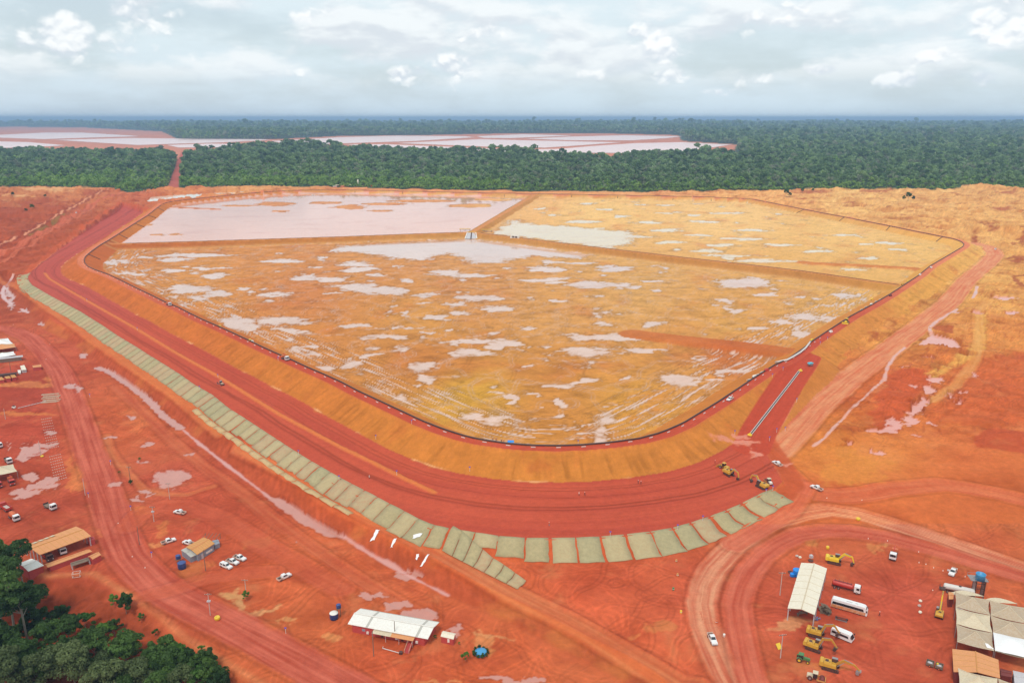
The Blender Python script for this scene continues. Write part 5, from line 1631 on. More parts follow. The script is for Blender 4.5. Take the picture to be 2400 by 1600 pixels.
def make_truck(name, label, loc, rz, kind, group=None, cab=P_WHITE, L=8.2):
    """cab-over lorry; kind: mixer, tipper, tanker, flat, crane"""
    t = thing(name, label, 'truck', loc, rz, group)
    xf = L / 2
    MB().prism([(xf - 2.1, .75), (xf - .05, .75), (xf, 1.6), (xf - .18, 2.85), (xf - .5, 3.0), (xf - 2.1, 2.95)], 1.22, 1.12, 1.8).build('cab', cab, t)
    MB().hexa([(xf - .02, -1.05, 1.75), (xf + .035, -1.05, 1.75), (xf + .035, 1.05, 1.75), (xf - .02, 1.05, 1.75), (xf - .19, -1.0, 2.7), (xf - .13, -1.0, 2.7), (xf - .13, 1.0, 2.7), (xf - .19, 1.0, 2.7)]).build('windscreen', P_GLASS, t)
    for s in (-1, 1):
        MB().box(xf - 1.35, xf - .35, s * 1.19 - .05, s * 1.19 + .05, 1.75, 2.55).build('side_window', P_GLASS, t)
        MB().box(xf - .02, xf + .05, s * .9 - .2, s * .9 + .2, .95, 1.2).build('headlight', P_LIGHT, t)
        MB().box(xf - .1, xf + .1, s * 1.36 - .1, s * 1.36 + .1, 1.9, 2.5).build('mirror', P_DARK, t)
    MB().box(-xf, xf - .3, -.45, .45, .7, 1.0).build('chassis', P_DARK, t)
    MB().box(xf - .2, xf + .08, -1.15, 1.15, .45, .8).build('bumper', P_DARK, t)
    wheels(t, [(xf - 1.1, 1.05), (xf - 1.1, -1.05), (-xf + 2.5, 1.02), (-xf + 2.5, -1.02), (-xf + 1.2, 1.02), (-xf + 1.2, -1.02)], .52, .34)
    if kind == 'mixer':
        MB().lathe([(.5, -2.9), (1.05, -2.2), (1.25, -1.0), (1.2, .2), (.75, 1.2), (.3, 1.3)], 18, (-.2, 0, 2.15), 'x').build('drum', P_ORANGE, t, True)
        MB().box(-xf + .2, -xf + 1.0, -.6, .6, 1.0, 2.6, .1, .1).build('hopper', P_RED, t)
        MB().box(xf - 2.5, xf - 2.15, -.9, .9, 1.0, 1.9).build('pedestal', P_DARK, t)
    elif kind == 'tipper':
        MB().box(-xf, xf - 2.4, -1.2, 1.2, 1.05, 1.15).box(-xf, xf - 2.4, -1.25, -1.15, 1.1, 2.3).box(-xf, xf - 2.4, 1.15, 1.25, 1.1, 2.3).box(-xf, -xf + .1, -1.2, 1.2, 1.1, 2.1).box(xf - 2.5, xf - 2.4, -1.2, 1.2, 1.1, 2.5).build('tipper_box', P_RED, t)
        MB().box(-xf + .12, xf - 2.55, -1.13, 1.13, 1.16, 1.7, .25, .2).build('load', P_CONC, t)
    elif kind == 'tanker':
        MB().lathe([(.25, -xf + .1), (.95, -xf + .3), (1.0, -xf + .6), (1.0, xf - 2.9), (.95, xf - 2.6), (.25, xf - 2.4)], 18, (0, 0, 1.95), 'x').build('tank', P_RED, t, True)
        for k in range(5):
            x = -xf + 1 + k * (L - 4.2) / 4
            MB().box(x - .03, x + .03, -.62, -.56, 2.7, 3.5).box(x - .03, x + .03, .56, .62, 2.7, 3.5).box(x - .03, x + .03, -.6, .6, 3.44, 3.5).build('guard_frame', P_DARKRED, t)
        MB().box(-xf + .8, xf - 3.0, -.3, .3, 2.92, 3.0).build('walkway', P_DARKRED, t)
    else:
        MB().box(-xf, xf - 2.3, -1.2, 1.2, 1.02, 1.18).build('platform', P_WOOD if kind == 'flat' else P_DARK, t)
        if kind == 'crane':
            MB().box(-xf + .3, -xf + 1.8, -1.1, 1.1, 1.2, 2.2).build('crate', P_ORANGE, t)
            MB().cyl((xf - 2.8, 0, 1.1), (xf - 2.8, 0, 3.2), .22, .18, 8).build('crane_post', P_RED, t)
            MB().arm([(xf - 2.9, 3.1, .35), (-.6, 4.0, .3), (-2.6, 3.3, .22)], .14).build('crane_arm', P_RED, t)
        if kind == 'flat':
            MB().box(-xf + .1, -xf + .25, -1.15, 1.15, 1.18, 1.9).build('tailboard', P_DARK, t)
            MB().box(xf - 2.5, xf - 2.35, -1.15, 1.15, 1.18, 2.4).build('headboard', P_DARK, t)
    return t


def make_excavator(label, loc, rz, swing=0.0, reach=(1, 1), paint=P_YELLOW, arm=P_YELLOW, group=None, scale=1.0, pose=0, category='excavator'):
    t = thing('excavator', label, category, loc, rz, group, scale)
    for s in (-1, 1):
        prof = [(-2.1, .1), (-1.8, 0), (1.8, 0), (2.1, .1), (2.25, .45), (2.05, .82), (1.7, .92), (-1.7, .92), (-2.05, .82), (-2.25, .45)]
        m = MB().prism(prof, .3)
        m.v = [(x, y + s * 1.2, z) for x, y, z in m.v]
        tr = m.build('track', P_DARK, t)
        MB().box(-1.7, 1.7, s * 1.2 - .33, s * 1.2 + .33, .3, .6).build('track_frame', P_TYRE, tr)
    MB().box(-1.1, 1.1, -.9, .9, .45, 1.0).cyl((0, 0, .9), (0, 0, 1.12), .75, .75, 14).build('undercarriage', P_DARK, t)
    ca, sa = math.cos(swing), math.sin(swing)

    def rot(o):
        o.rotation_euler = (0, 0, swing)
        return o
    rot(MB().box(-1.9, 1.45, -1.35, -.35, 1.12, 2.0, .08, .06).box(-2.0, 1.3, -.35, 1.35, 1.12, 2.0, .05, .06).build('upper_body', paint, t))
    m = MB()
    prof = [(-2.75, 1.15), (-2.9, 1.4), (-2.9, 2.0), (-2.7, 2.3), (-1.9, 2.32), (-1.9, 1.15)]
    rot(m.prism(prof, 1.38, 1.2).build('counterweight', paint, t))
    rot(MB().box(-1.85, .2, -1.1, .9, 2.0, 2.4, .12, .12).build('engine_hood', paint, t))
    rot(MB().box(-1.5, -.6, -.6, .4, 2.4, 2.5, .05, .05).cyl((-.3, -.8, 2.35), (-.3, -.8, 2.9), .07, .07, 8).build('grille', P_DARK, t))
    cab = rot(MB().prism([(.05, 1.15), (1.75, 1.15), (1.85, 1.9), (1.55, 2.95), (.15, 3.0)], .5, .45, 1.8).build('operator_cab', P_DARK if paint is not P_YELLOW2 else P_DARK, t))
    for o in (cab,):
        for vtx in o.data.vertices:
            vtx.co.y += .85
    rf = MB().box(.12, 1.6, .42, 1.28, 3.0, 3.07).build('cab_roof', P_GREY, cab)
    wd = MB().hexa([(1.8, .45, 1.45), (1.9, .45, 1.45), (1.9, 1.25, 1.45), (1.8, 1.25, 1.45), (1.55, .48, 2.85), (1.64, .48, 2.85), (1.64, 1.22, 2.85), (1.55, 1.22, 2.85)]).build('cab_window', P_GLASS, cab)
    A = {0: [(1.1, 1.7), (2.9, 3.9), (5.4, 3.4), (6.2, 1.2), (6.0, .5)],
         1: [(1.1, 1.7), (2.2, 4.3), (4.6, 5.0), (6.3, 2.9), (6.3, 1.6)],
         2: [(1.1, 1.7), (3.0, 3.4), (5.8, 3.0), (7.4, 1.6), (7.5, .6)],
         3: [(1.1, 1.7), (2.2, 5.2), (2.8, 9.0), (3.2, 10.6), (3.3, 9.4)]}[pose]
    boom = rot(MB().arm([(A[0][0], A[0][1], .5), (A[1][0], A[1][1], .75), (A[2][0], A[2][1], .4)], .22).build('boom', arm, t))
    stick = rot(MB().arm([(A[2][0] - .5, A[2][1] + .25, .3), (A[2][0], A[2][1], .5), (A[3][0], A[3][1], .3)], .17).build('stick', arm, t))
    bx, bz = A[3]
    rot(MB().prism([(bx + .25, bz + .1), (bx - .2, bz + .2), (bx - .95, bz - .15), (bx - 1.15, bz - .75), (bx - .8, bz - 1.05), (bx - .25, bz - .95), (bx - .55, bz - .55), (bx - .1, bz - .3)], .55).build('bucket', P_DARK if pose != 2 else P_GREY, t))
    ram = MB().cyl((A[0][0] + .5, -.3, A[0][1] - .3), (A[1][0] + .2, -.3, A[1][1] - .35), .11, .09, 8).cyl((A[0][0] + .5, .3, A[0][1] - .3), (A[1][0] + .2, .3, A[1][1] - .35), .11, .09, 8)
    ram.cyl((A[1][0] + .2, 0, A[1][1] + .5), (A[2][0] - .4, 0, A[2][1] + .35), .12, .1, 8)
    rot(ram.build('hydraulic_ram', P_GREY, t))
    return t


def make_bus(label, loc, rz, L, Hh, name='coach', coach=True):
    t = thing(name, label, 'bus', loc, rz)
    x = L / 2
    if coach:
        prof = [(-x, .45), (x - .15, .45), (x, .9), (x - .05, 1.7), (x - .65, Hh - .45), (x - 1.2, Hh - .08), (x - 2.2, Hh), (-x + .35, Hh), (-x + .05, Hh - .35)]
    else:
        prof = [(-x, .4), (x - .1, .4), (x, .9), (x - .1, 1.3), (x - .75, Hh - .35), (x - 1.2, Hh), (-x + .2, Hh), (-x, Hh - .3)]
    MB().prism(prof, 1.25, 1.1, Hh * .6).build('body', P_WHITE, t)
    z0, z1 = (1.75, 2.65) if coach else (1.35, 2.1)
    for s in (-1, 1):
        k = 1.245
        bnd = MB().hexa([(-x + .35, s * (k - .12), z0), (x - 1.15, s * (k - .12), z0), (x - 1.15, s * (k + .03), z0), (-x + .35, s * (k + .03), z0), (-x + .45, s * (k - .2), z1), (x - 1.45, s * (k - .2), z1), (x - 1.45, s * (k - .07), z1), (-x + .45, s * (k - .07), z1)]).build('window_band', P_GLASS, t)
        n = 7 if coach else 4
        for q in range(1, n):
            xx = -x + .4 + (L - 1.7) * q / n
            MB().box(xx - .03, xx + .03, s * 1.2 - .08, s * 1.2 + .085, z0, z1 - .05).build('window_post', P_DARK, bnd)
        if coach:
            MB().box(-x + .1, x - .6, s * 1.25 - .03, s * 1.25 + .035, .5, 1.6).build('lower_panel', pbsdf('orange_livery', (.62, .22, .06), .45, var=.25, scale=.4, dirt=(.75, .6, .5), dirt_amt=.4), t)
        MB().box(x - .3, x - .1, s * .85 - .22, s * .85 + .22, .75, 1.0).build('headlight', P_LIGHT, t)
        MB().box(x - .5, x - .1, s * 1.42 - .1, s * 1.42 + .1, 1.9, 2.5).build('mirror', P_DARK, t)
    if coach:
        MB().hexa([(x - .06, -1.1, 1.5), (x + .02, -1.1, 1.5), (x + .02, 1.1, 1.5), (x - .06, 1.1, 1.5), (x - .72, -1.05, Hh - .5), (x - .62, -1.05, Hh - .5), (x - .62, 1.05, Hh - .5), (x - .72, 1.05, Hh - .5)]).build('windscreen', P_GLASS, t)
        MB().box(-1.2, .7, -.55, .1, Hh, Hh + .012).build('roof_panel', P_WHITE, t)
        for q in range(8):
            MB().box(-1.1 + q * .24, -.95 + q * .24, -.35, -.05, Hh + .014, Hh + .022).build('roof_letter', P_DARK, t)
        MB().box(1.7, 2.6, -.3, .1, Hh + .002, Hh + .06).build('roof_hatch', P_PALEGREY, t)
        wheels(t, [(x - 2.6, 1.05), (x - 2.6, -1.05), (-x + 3.2, 1.05), (-x + 3.2, -1.05), (-x + 2.0, 1.05), (-x + 2.0, -1.05)], .5, .32)
    else:
        MB().hexa([(x - .16, -1.1, 1.3), (x - .06, -1.1, 1.3), (x - .06, 1.1, 1.3), (x - .16, 1.1, 1.3), (x - .8, -1.02, Hh - .4), (x - .7, -1.02, Hh - .4), (x - .7, 1.02, Hh - .4), (x - .8, 1.02, Hh - .4)]).build('windscreen', P_GLASS, t)
        MB().box(-x + .3, -x + .75, -.25, .25, Hh + .002, Hh + .05).build('roof_hatch', P_DARK, t)
        wheels(t, [(x - 1.3, 1.02), (x - 1.3, -1.02), (-x + 1.5, 1.02), (-x + 1.5, -1.02)], .42, .3)
    return t


def make_tractor(label, loc, rz):
    t = thing('tractor', label, 'tractor', loc, rz)
    MB().prism([(.1, .95), (2.1, .9), (2.2, 1.2), (2.05, 1.55), (.1, 1.75)], .42, .34).build('hood', P_GREEN, t)
    MB().box(-1.3, .15, -.5, .5, .8, 1.35).build('rear_body', P_GREEN, t)
    c = MB().box(-1.25, .1, -.72, .72, 1.35, 2.55, .08, .06).build('cab', P_GLASS, t)
    MB().box(-1.35, .25, -.8, .8, 2.55, 2.72, .08, .08).build('cab_roof', P_GREEN, c)
    for s in (-1, 1):
        MB().prism([(-1.9, 1.3), (-1.6, 1.65), (-.6, 1.7), (-.2, 1.3), (-.35, 1.22), (-.7, 1.55), (-1.5, 1.5), (-1.75, 1.22)], .22).build('mudguard', P_GREEN, t)
    kids_ = [o for o in COL.objects if o.parent == t and o.name.startswith('mudguard')]
    for o, s in zip(kids_, (-1, 1)):
        o.location.y = s * .9
    wheels(t, [(-1.05, .95), (-1.05, -.95)], .85, .5, P_YELLOW2)
    wheels(t, [(1.5, .8), (1.5, -.8)], .55, .36, P_YELLOW2)
    MB().cyl((1.2, .2, 1.6), (1.2, .2, 2.3), .05, .05, 8).build('exhaust', P_DARK, t)
    return t


def make_roller(label, loc, rz, paint=P_TENT2):
    t = thing('road_roller', label, 'roller', loc, rz)
    MB().prism([(-2.7, .8), (-.9, .75), (-.9, 1.5), (-1.4, 1.7), (-2.6, 1.55)], .75, .6).build('engine_hood', paint, t)
    c = MB().box(-.95, .35, -.75, .75, 1.0, 2.5, .08, .05).build('cab', P_GLASS, t)
    MB().box(-1.05, .5, -.85, .85, 2.5, 2.62).build('cab_roof', P_TENT2, c)
    MB().lathe([(.3, -1.05), (.75, -1.0), (.75, 1.0), (.3, 1.05)], 20, (1.75, 0, .75), 'y').build('drum', P_DARKRED, t, True)
    MB().box(.3, 2.75, 1.08, 1.25, .5, .95).box(.3, 2.75, -1.25, -1.08, .5, .95).box(2.6, 2.8, -1.25, 1.25, .5, .95).box(.2, .4, -1.25, 1.25, .5, 1.0).build('drum_frame', P_OCHRE, t)
    wheels(t, [(-1.7, .85), (-1.7, -.85)], .72, .5)
    return t


def make_loader(name, label, cat, loc, rz, kind, paint=P_YELLOW, scale=1.0):
    """bulldozer, grader or wheel loader"""
    t = thing(name, label, cat, loc, rz, None, scale)
    if kind == 'dozer':
        for s in (-1, 1):
            m = MB().prism([(-2.0, .1), (-1.7, 0), (1.6, 0), (1.9, .15), (2.0, .5), (1.7, .95), (-1.4, 1.25), (-2.0, .9)], .28)
            m.v = [(x, y + s * 1.0, z) for x, y, z in m.v]
            m.build('track', P_DARK, t)
        MB().prism([(-1.9, .7), (1.9, .7), (1.95, 1.5), (1.7, 1.75), (.2, 1.85), (-.2, 1.4), (-1.9, 1.4)], .65, .5).build('body', paint, t)
        c = MB().box(-1.3, .2, -.7, .7, 1.4, 2.75, .1, .06).build('cab', P_GLASS, t)
        MB().box(-1.4, .35, -.8, .8, 2.75, 2.88).build('cab_roof', paint, c)
        m = MB().prism([(2.5, .1), (2.75, .15), (2.6, .7), (2.75, 1.25), (2.6, 1.3), (2.4, .7)], 1.75)
        m.build('blade', paint, t)
        for s in (-1, 1):
            MB().box(0, 2.5, s * 1.4 - .09, s * 1.4 + .09, .4, .62).build('push_arm', paint, t)
    elif kind == 'grader':
        MB().prism([(-3.4, .9), (-1.0, .9), (-1.0, 1.7), (-1.6, 1.95), (-3.3, 1.85)], .75, .62).build('engine_hood', paint, t)
        c = MB().box(-1.0, .5, -.75, .75, 1.2, 2.95, .1, .05).build('cab', P_GLASS, t)
        MB().box(-1.1, .6, -.85, .85, 2.95, 3.07).build('cab_roof', P_GREY, c)
        MB().arm([(.4, 1.5, .4), (2.4, 1.7, .35), (4.2, 1.0, .3)], .18).build('front_frame', paint, t)
        b = MB().hexa([(1.2, -1.8, .15), (1.4, -1.9, .15), (2.3, 1.8, .15), (2.1, 1.9, .15), (1.1, -1.8, .75), (1.3, -1.9, .75), (2.2, 1.8, .75), (2.0, 1.9, .75)])
        b.build('blade', P_GREY, t)
        wheels(t, [(4.0, 1.0), (4.0, -1.0), (-1.6, 1.0), (-1.6, -1.0), (-3.0, 1.0), (-3.0, -1.0)], .65, .4)
    else:
        MB().prism([(-2.6, .8), (-.4, .8), (-.3, 1.6), (-.7, 1.85), (-2.5, 1.7)], .9, .75).build('engine_hood', paint, t)
        c = MB().box(-.6, .8, -.75, .75, 1.3, 2.9, .1, .06).build('cab', P_GLASS, t)
        MB().box(-.7, .95, -.85, .85, 2.9, 3.03).build('cab_roof', paint, c)
        MB().box(.6, 1.8, -.6, .6, .7, 1.3).build('front_frame', paint, t)
        for s in (-1, 1):
            m = MB().arm([(1.0, 1.5, .3), (2.4, 1.3, .3), (3.2, .6, .25)], .1)
            m.v = [(x, y + s * .55, z) for x, y, z in m.v]
            m.build('lift_arm', paint, t)
        MB().prism([(3.0, .1), (4.2, .1), (3.5, .45), (3.3, 1.1), (3.0, 1.2)], 1.35).build('bucket', P_AMBER, t)
        wheels(t, [(1.5, 1.0), (1.5, -1.0), (-1.6, 1.0), (-1.6, -1.0)], .75, .5)
    return t


def quad_roof(c, thick=.14):
    """slab from four corner points"""
    c = [Vector(p) for p in c]
    dn = Vector((0, 0, -thick))
    return MB().hexa([c[0] + dn, c[1] + dn, c[2] + dn, c[3] + dn, c[0], c[1], c[2], c[3]])


def local(o, p):
    """world point in the frame of an unrotated thing"""
    return Vector(p) - o.location
# ================================================================== earthwork linings and pipes
def Wv(u, v, z):
    return Vector(W(u, v, z))


lining = thing('slope_lining', 'row of dry grass erosion mats pegged over the bench slope', 'erosion mat', (0, 0, 0))
rnd = random.Random(21)
BE = resample(BENCH_EDGE, .5)
_BL = np.r_[0, np.cumsum(np.linalg.norm(np.diff(BE, axis=0), axis=1))]


def edge_frame(s):
    i = int(np.clip(np.searchsorted(_BL, s), 4, len(BE) - 5))
    p = np.array([np.interp(s, _BL, BE[:, 0]), np.interp(s, _BL, BE[:, 1])])
    t = BE[min(i + 16, len(BE) - 1)] - BE[max(i - 16, 0)]
    t /= np.linalg.norm(t)
    n = np.array([-t[1], t[0]])
    return p, t, n


_p, _t, _n = edge_frame(_BL[-1] * .5)
SGN = 1 if line_dist(np.array([_p[0] + _n[0] * 4]), np.array([_p[1] + _n[1] * 4]), BENCH, closed=True)[0] > 0 else -1


def mat_panel(s0, s1, d0, d1, mat, parent, name='mat_panel', skew=.0, lift=.16, nu=4, nv=7, wob=.25):
    V, F = [], []
    for iv in range(nv):
        for iu in range(nu):
            a, b = iu / (nu - 1), iv / (nv - 1)
            s = s0 + (s1 - s0) * a + skew * b + (rnd.uniform(-wob, wob) if iu in (0, nu - 1) else 0)
            d = d0 + (d1 - d0) * b + (rnd.uniform(-wob, wob) * 1.6 if iv == nv - 1 else 0)
            p, t, n = edge_frame(s)
            q = p + n * SGN * d
            roll = .10 * math.sin(math.pi * a)          # each mat bellies up a little between its edges
            V.append((q[0], q[1], gz(q[0], q[1]) + lift + roll))
    for iv in range(nv - 1):
        for iu in range(nu - 1):
            i = iv * nu + iu
            F.append((i, i + 1, i + nu + 1, i + nu))
    o = mesh_object(name, V, F, mat, parent, True)
    if o.data.polygons[0].normal.z < 0:
        o.data.flip_normals()
    md = o.modifiers.new('thickness', 'SOLIDIFY')
    md.thickness = .16
    md.offset = -1
    return o


def s_at(u, v):
    p = W(u, v, Z_BENCH)[:2]
    return float(_BL[int(np.argmin(np.sum((BE - p) ** 2, 1)))])


sA, sB = s_at(66, 640), s_at(1050, 1240)
s = sA
k = 0
while s < sB - 4:
    wdt = rnd.uniform(7.5, 10.0) if s > s_at(300, 805) else rnd.uniform(8.5, 11)
    gap = rnd.uniform(.3, .55) if s > s_at(400, 866) else .3
    deep = 9.4 if s < s_at(560, 975) else rnd.uniform(8.0, 9.4)
    mat_panel(s, min(s + wdt, sB), -1.0, deep, rnd.choice(P_MATS), lining, skew=rnd.uniform(-.4, .4))
    s += wdt + gap
    k += 1
# straw strips lying on the flat below the mats
s = s_at(500, 932)
while s < s_at(850, 1150):
    mat_panel(s, s + 11, 9.9, 13.2, P_MATY, lining, name='straw_strip', lift=.12, nv=4)
    s += 11.6
# front mats: the foot follows the photograph
FOOT = [(1065, 1.2), (1110, 3.0), (1165, 4.8), (1222, 7.6), (1290, 9.0), (1467, 9.6), (1600, 9.4), (1700, 9.2), (1790, 9.4), (1815, 9.0)]
front_edges = [(1066, 1109), (1115, 1167), (1173, 1226), (1236, 1284), (1294, 1344), (1355, 1403), (1413, 1462), (1473, 1521), (1529, 1574), (1582, 1617), (1624, 1661), (1670, 1702), (1708, 1738), (1745, 1776), (1780, 1814)]
for a, b in front_edges:
    va = np.interp(a, [p[0] for p in BENCH_EDGE_PX[38:]], [p[1] for p in BENCH_EDGE_PX[38:]])
    vb = np.interp(b, [p[0] for p in BENCH_EDGE_PX[38:]], [p[1] for p in BENCH_EDGE_PX[38:]])
    dp = np.interp((a + b) / 2, [p[0] for p in FOOT], [p[1] for p in FOOT])
    mat_panel(s_at(a, va) - .35, s_at(b, vb) + .35, -.9, dp + 1.2, rnd.choice(P_MATS), lining, skew=rnd.uniform(-.3, .3))
# diagonal mats beside the terrace track
dg0, dg1 = WP([(1062, 1256), (1234, 1353)], 0), WP([(1036, 1300), (1214, 1380)], -2.0)
for q in range(7):
    a0, a1 = q / 7 + .004, (q + 1) / 7 - .004
    V, F = [], []
    for b in range(6):
        for a in range(4):
            fa = a0 + (a1 - a0) * a / 3
            p = (dg0[0] * (1 - fa) + dg0[1] * fa) * (1 - b / 5) + (dg1[0] * (1 - fa) + dg1[1] * fa) * (b / 5)
            V.append((p[0], p[1], gz(p[0], p[1]) + .2 + .06 * math.sin(math.pi * a / 3)))
    for b in range(5):
        for a in range(3):
            i = b * 4 + a
            F.append((i, i + 1, i + 5, i + 4))
    o = mesh_object('mat_panel', V, F, rnd.choice(P_MATS), lining, True)
    if o.data.polygons[0].normal.z < 0:
        o.data.flip_normals()
    o.modifiers.new('thickness', 'SOLIDIFY').thickness = -.14

# ---- black pipe round the crest
pl = thing('pipeline', 'black pipe running along the inner edge of the dam crest', 'pipeline')
CR3 = resample(np.vstack([CREST, CREST[:1]]), 6.0)
MB().tube([(p[0], p[1], Z_CREST + .4) for p in CR3], .42, 6).build('pipe', P_PIPE, pl, True)
_CL = np.r_[0, np.cumsum(np.linalg.norm(np.diff(CR3, axis=0), axis=1))]
me_bar = None
for q in range(len(CR3) - 1):
    if q % 2:
        continue
    a, b = CR3[q], CR3[q + 1]
    u_, v_ = proj((a[0], a[1], Z_CREST))
    if v_ < 560 or (u_ > 1830 and v_ < 790):
        continue
    t = (b - a) / np.linalg.norm(b - a)
    n = np.array([t[1], -t[0]])
    for sg in (1, -1):
        c = a + n * sg * 1.9
        if line_dist(np.array([c[0]]), np.array([c[1]]), CREST, closed=True)[0] > 0:
            break
    if me_bar is None:
        o = MB().box(-1.1, 1.1, -.16, .16, 0, .3).build('white_bar', P_WPIPE, pl)
        me_bar = o.data
    else:
        o = bpy.data.objects.new('white_bar', me_bar)
        COL.objects.link(o)
        o.parent = pl
    o.location = (c[0], c[1], gz(c[0], c[1]) + .02)
    o.rotation_euler = (0, 0, math.atan2(t[1], t[0]))
for (u, v), (u2, v2) in [((277.4, 549), (300, 558)), ((315.7, 524), (334, 531)), ((346, 505), (361, 511)), ((369, 487), (385, 494)), ((1978, 509), (1965, 518)), ((2086, 530), (2073, 541)), ((2210, 555), (2197, 565)), ((1884, 491), (1874, 498)),
                         ((832, 446), (832, 452)), ((944, 448), (944, 454)), ((1062, 450), (1062, 457)), ((1182, 454), (1182, 461)), ((1340, 456), (1339, 463)), ((1448, 458), (1447, 466)), ((1578, 461), (1577, 468)), ((1667, 463), (1667, 470)), ((208, 596), (235, 606))]:
    A, B = Wv(u, v, Z_CREST), W(u2, v2, Z_CREST - 5)
    d = np.array([B[0] - A.x, B[1] - A.y])
    d /= np.linalg.norm(d)
    pts_ = [(A.x + d[0] * k, A.y + d[1] * k, gz(A.x + d[0] * k, A.y + d[1] * k) + .35) for k in np.linspace(0, 13, 6)]
    MB().tube(pts_, .42, 6).build('outlet_pipe', P_PIPE, pl)

for P_ in (DIV_A[1:7], DIV_A[7:]):
    MB().tube([(q_[0], q_[1] - 1.6, Z_DIV + .3) for q_ in resample(P_, 8.0)], .2, 6).build('dike_pipe', P_PIPE, pl)
# pipe strings lying on the ramp
pr = thing('pipe_string', 'pair of long white pipes laid up the red ramp', 'pipe')
for k, off in ((0, -.55), (1, .55)):
    A, B = at(1757, 1020), at(1875, 868)
    d = (B - A).normalized()
    n = Vector((d.y, -d.x, 0))
    MB().tube([A.lerp(B, t) + n * off + Vector((0, 0, gz(*(A.lerp(B, t) + n * off)[:2]) - A.lerp(B, t).z + .35)) for t in np.linspace(0, 1, 30)], .2, 6).build('white_pipe', P_WPIPE, pr)
MB().tube([A.lerp(B, t) + Vector((0, 0, gz(*A.lerp(B, t)[:2]) - A.lerp(B, t).z + .3)) for t in np.linspace(0, 1, 30)], .24, 6).build('hose', P_PIPE, pr)
for u, v, lb in ((1757, 1021, 'yellow pump float at the foot of the ramp pipes'), (1876, 870, 'yellow pump float at the head of the ramp pipes')):
    t = thing('pump_float', lb, 'pump', at(u, v), .9)
    MB().lathe([(1.0, 0), (1.25, .3), (1.25, .7), (1.0, 1.0), (.5, 1.0)], 16).build('float_ring', P_YELLOW2, t, True)
    MB().box(-.35, .35, -.35, .35, .9, 1.5).cyl((0, 0, 1.4), (.9, 0, 1.5), .14, .14, 8).build('pump_body', P_YELLOW2, t)
    MB().box(-1.6, -1.0, -.4, .4, 0, .6).build('valve_box', P_ORANGE, t)
hs = thing('discharge_hose', 'thick white hose curving along the crest to a yellow manifold', 'hose')
MB().tube([at(u, v) + Vector((0, 0, .9)) for u, v in ((1817, 853), (1828, 851), (1845, 846), (1860, 838), (1876, 828), (1888, 818), (1896, 808), (1899, 804))], .62, 8).build('hose', P_WPIPE, hs, True)

# ---- spillway and culvert of the dividing dike
sp = thing('spillway', 'pale concrete spillway chute with yellow rails on the dividing dike', 'spillway', Wv(1105, 546, Z_DIV))
x0 = Vector((0, 0, 0))
for s_ in (-1, 1):
    MB().hexa([(s_ * 8.2 - .5, -16, -6.2), (s_ * 8.2 + .5, -16, -6.2), (s_ * 6 + .5, 2, -6.2), (s_ * 6 - .5, 2, -6.2), (s_ * 8.2 - .5, -16, -5), (s_ * 8.2 + .5, -16, -5), (s_ * 6 + .5, 2, .8), (s_ * 6 - .5, 2, .8)]).build('wing_wall', P_CREAM2, sp)
MB().hexa([(-7.8, -15.5, -6.2), (7.8, -15.5, -6.2), (5.6, 1.5, -6.2), (-5.6, 1.5, -6.2), (-7.8, -15.5, -5.6), (7.8, -15.5, -5.6), (5.6, 1.5, .25), (-5.6, 1.5, .25)]).build('chute', P_PALEGREY, sp)
MB().hexa([(-.8, -15.8, -5.7), (.8, -15.8, -5.7), (.7, 1.8, -.4), (-.7, 1.8, -.4), (-.8, -15.8, -5.2), (.8, -15.8, -5.2), (.7, 1.8, .6), (-.7, 1.8, .6)]).build('centre_wall', P_DARK, sp)
rl = MB()
for k in range(9):
    rl.box(-6.6 + k * 1.65 - .12, -6.6 + k * 1.65 + .12, 1.5, 1.75, .2, 1.9)
rl.box(-6.8, 6.8, 1.45, 1.8, 1.75, 2.0).box(-6.8, 6.8, 1.45, 1.8, 1.0, 1.2)
rl.build('rail', P_YELLOW2, sp)
for u, v, lb in ((1090, 541, 'yellow railed platform left of the spillway'), (1141, 543, 'yellow railed platform right of the spillway')):
    t = thing('gate_platform', lb, 'platform', Wv(u, v, 6.5))
    MB().box(-8, 8, -1.5, 1.5, 1.6, 1.9).build('deck', P_GREY, t)
    m = MB()
    for k in range(9):
        for y in (-1.4, 1.4):
            m.box(-8 + k * 2 - .1, -8 + k * 2 + .1, y - .1, y + .1, 1.9, 3.2)
    m.box(-8, 8, -1.5, -1.3, 3.1, 3.4).box(-8, 8, 1.3, 1.5, 3.1, 3.4)
    m.build('rail', P_YELLOW2, t)
    for x in (-7, 0, 7):
        MB().cyl((x, 0, -3), (x, 0, 1.6), .35, .35, 8).build('pile', P_CONC, t)
cv = thing('box_culvert', 'small concrete box culvert with two dark openings in the dike', 'culvert', at(1208, 561), heading((1190, 556), (1225, 559)))
MB().box(-5.2, 5.2, -2.0, -.4, -1.0, 3.0).box(-6.6, -5.0, -3.0, -.5, -1, 1.8).box(5.0, 6.6, -3.0, -.5, -1, 1.8).build('headwall', P_CREAM2, cv)
for x in (-2.2, 2.2):
    MB().box(x - 1.7, x + 1.7, -2.12, -1.9, .2, 2.2).build('opening', P_DARK, cv)

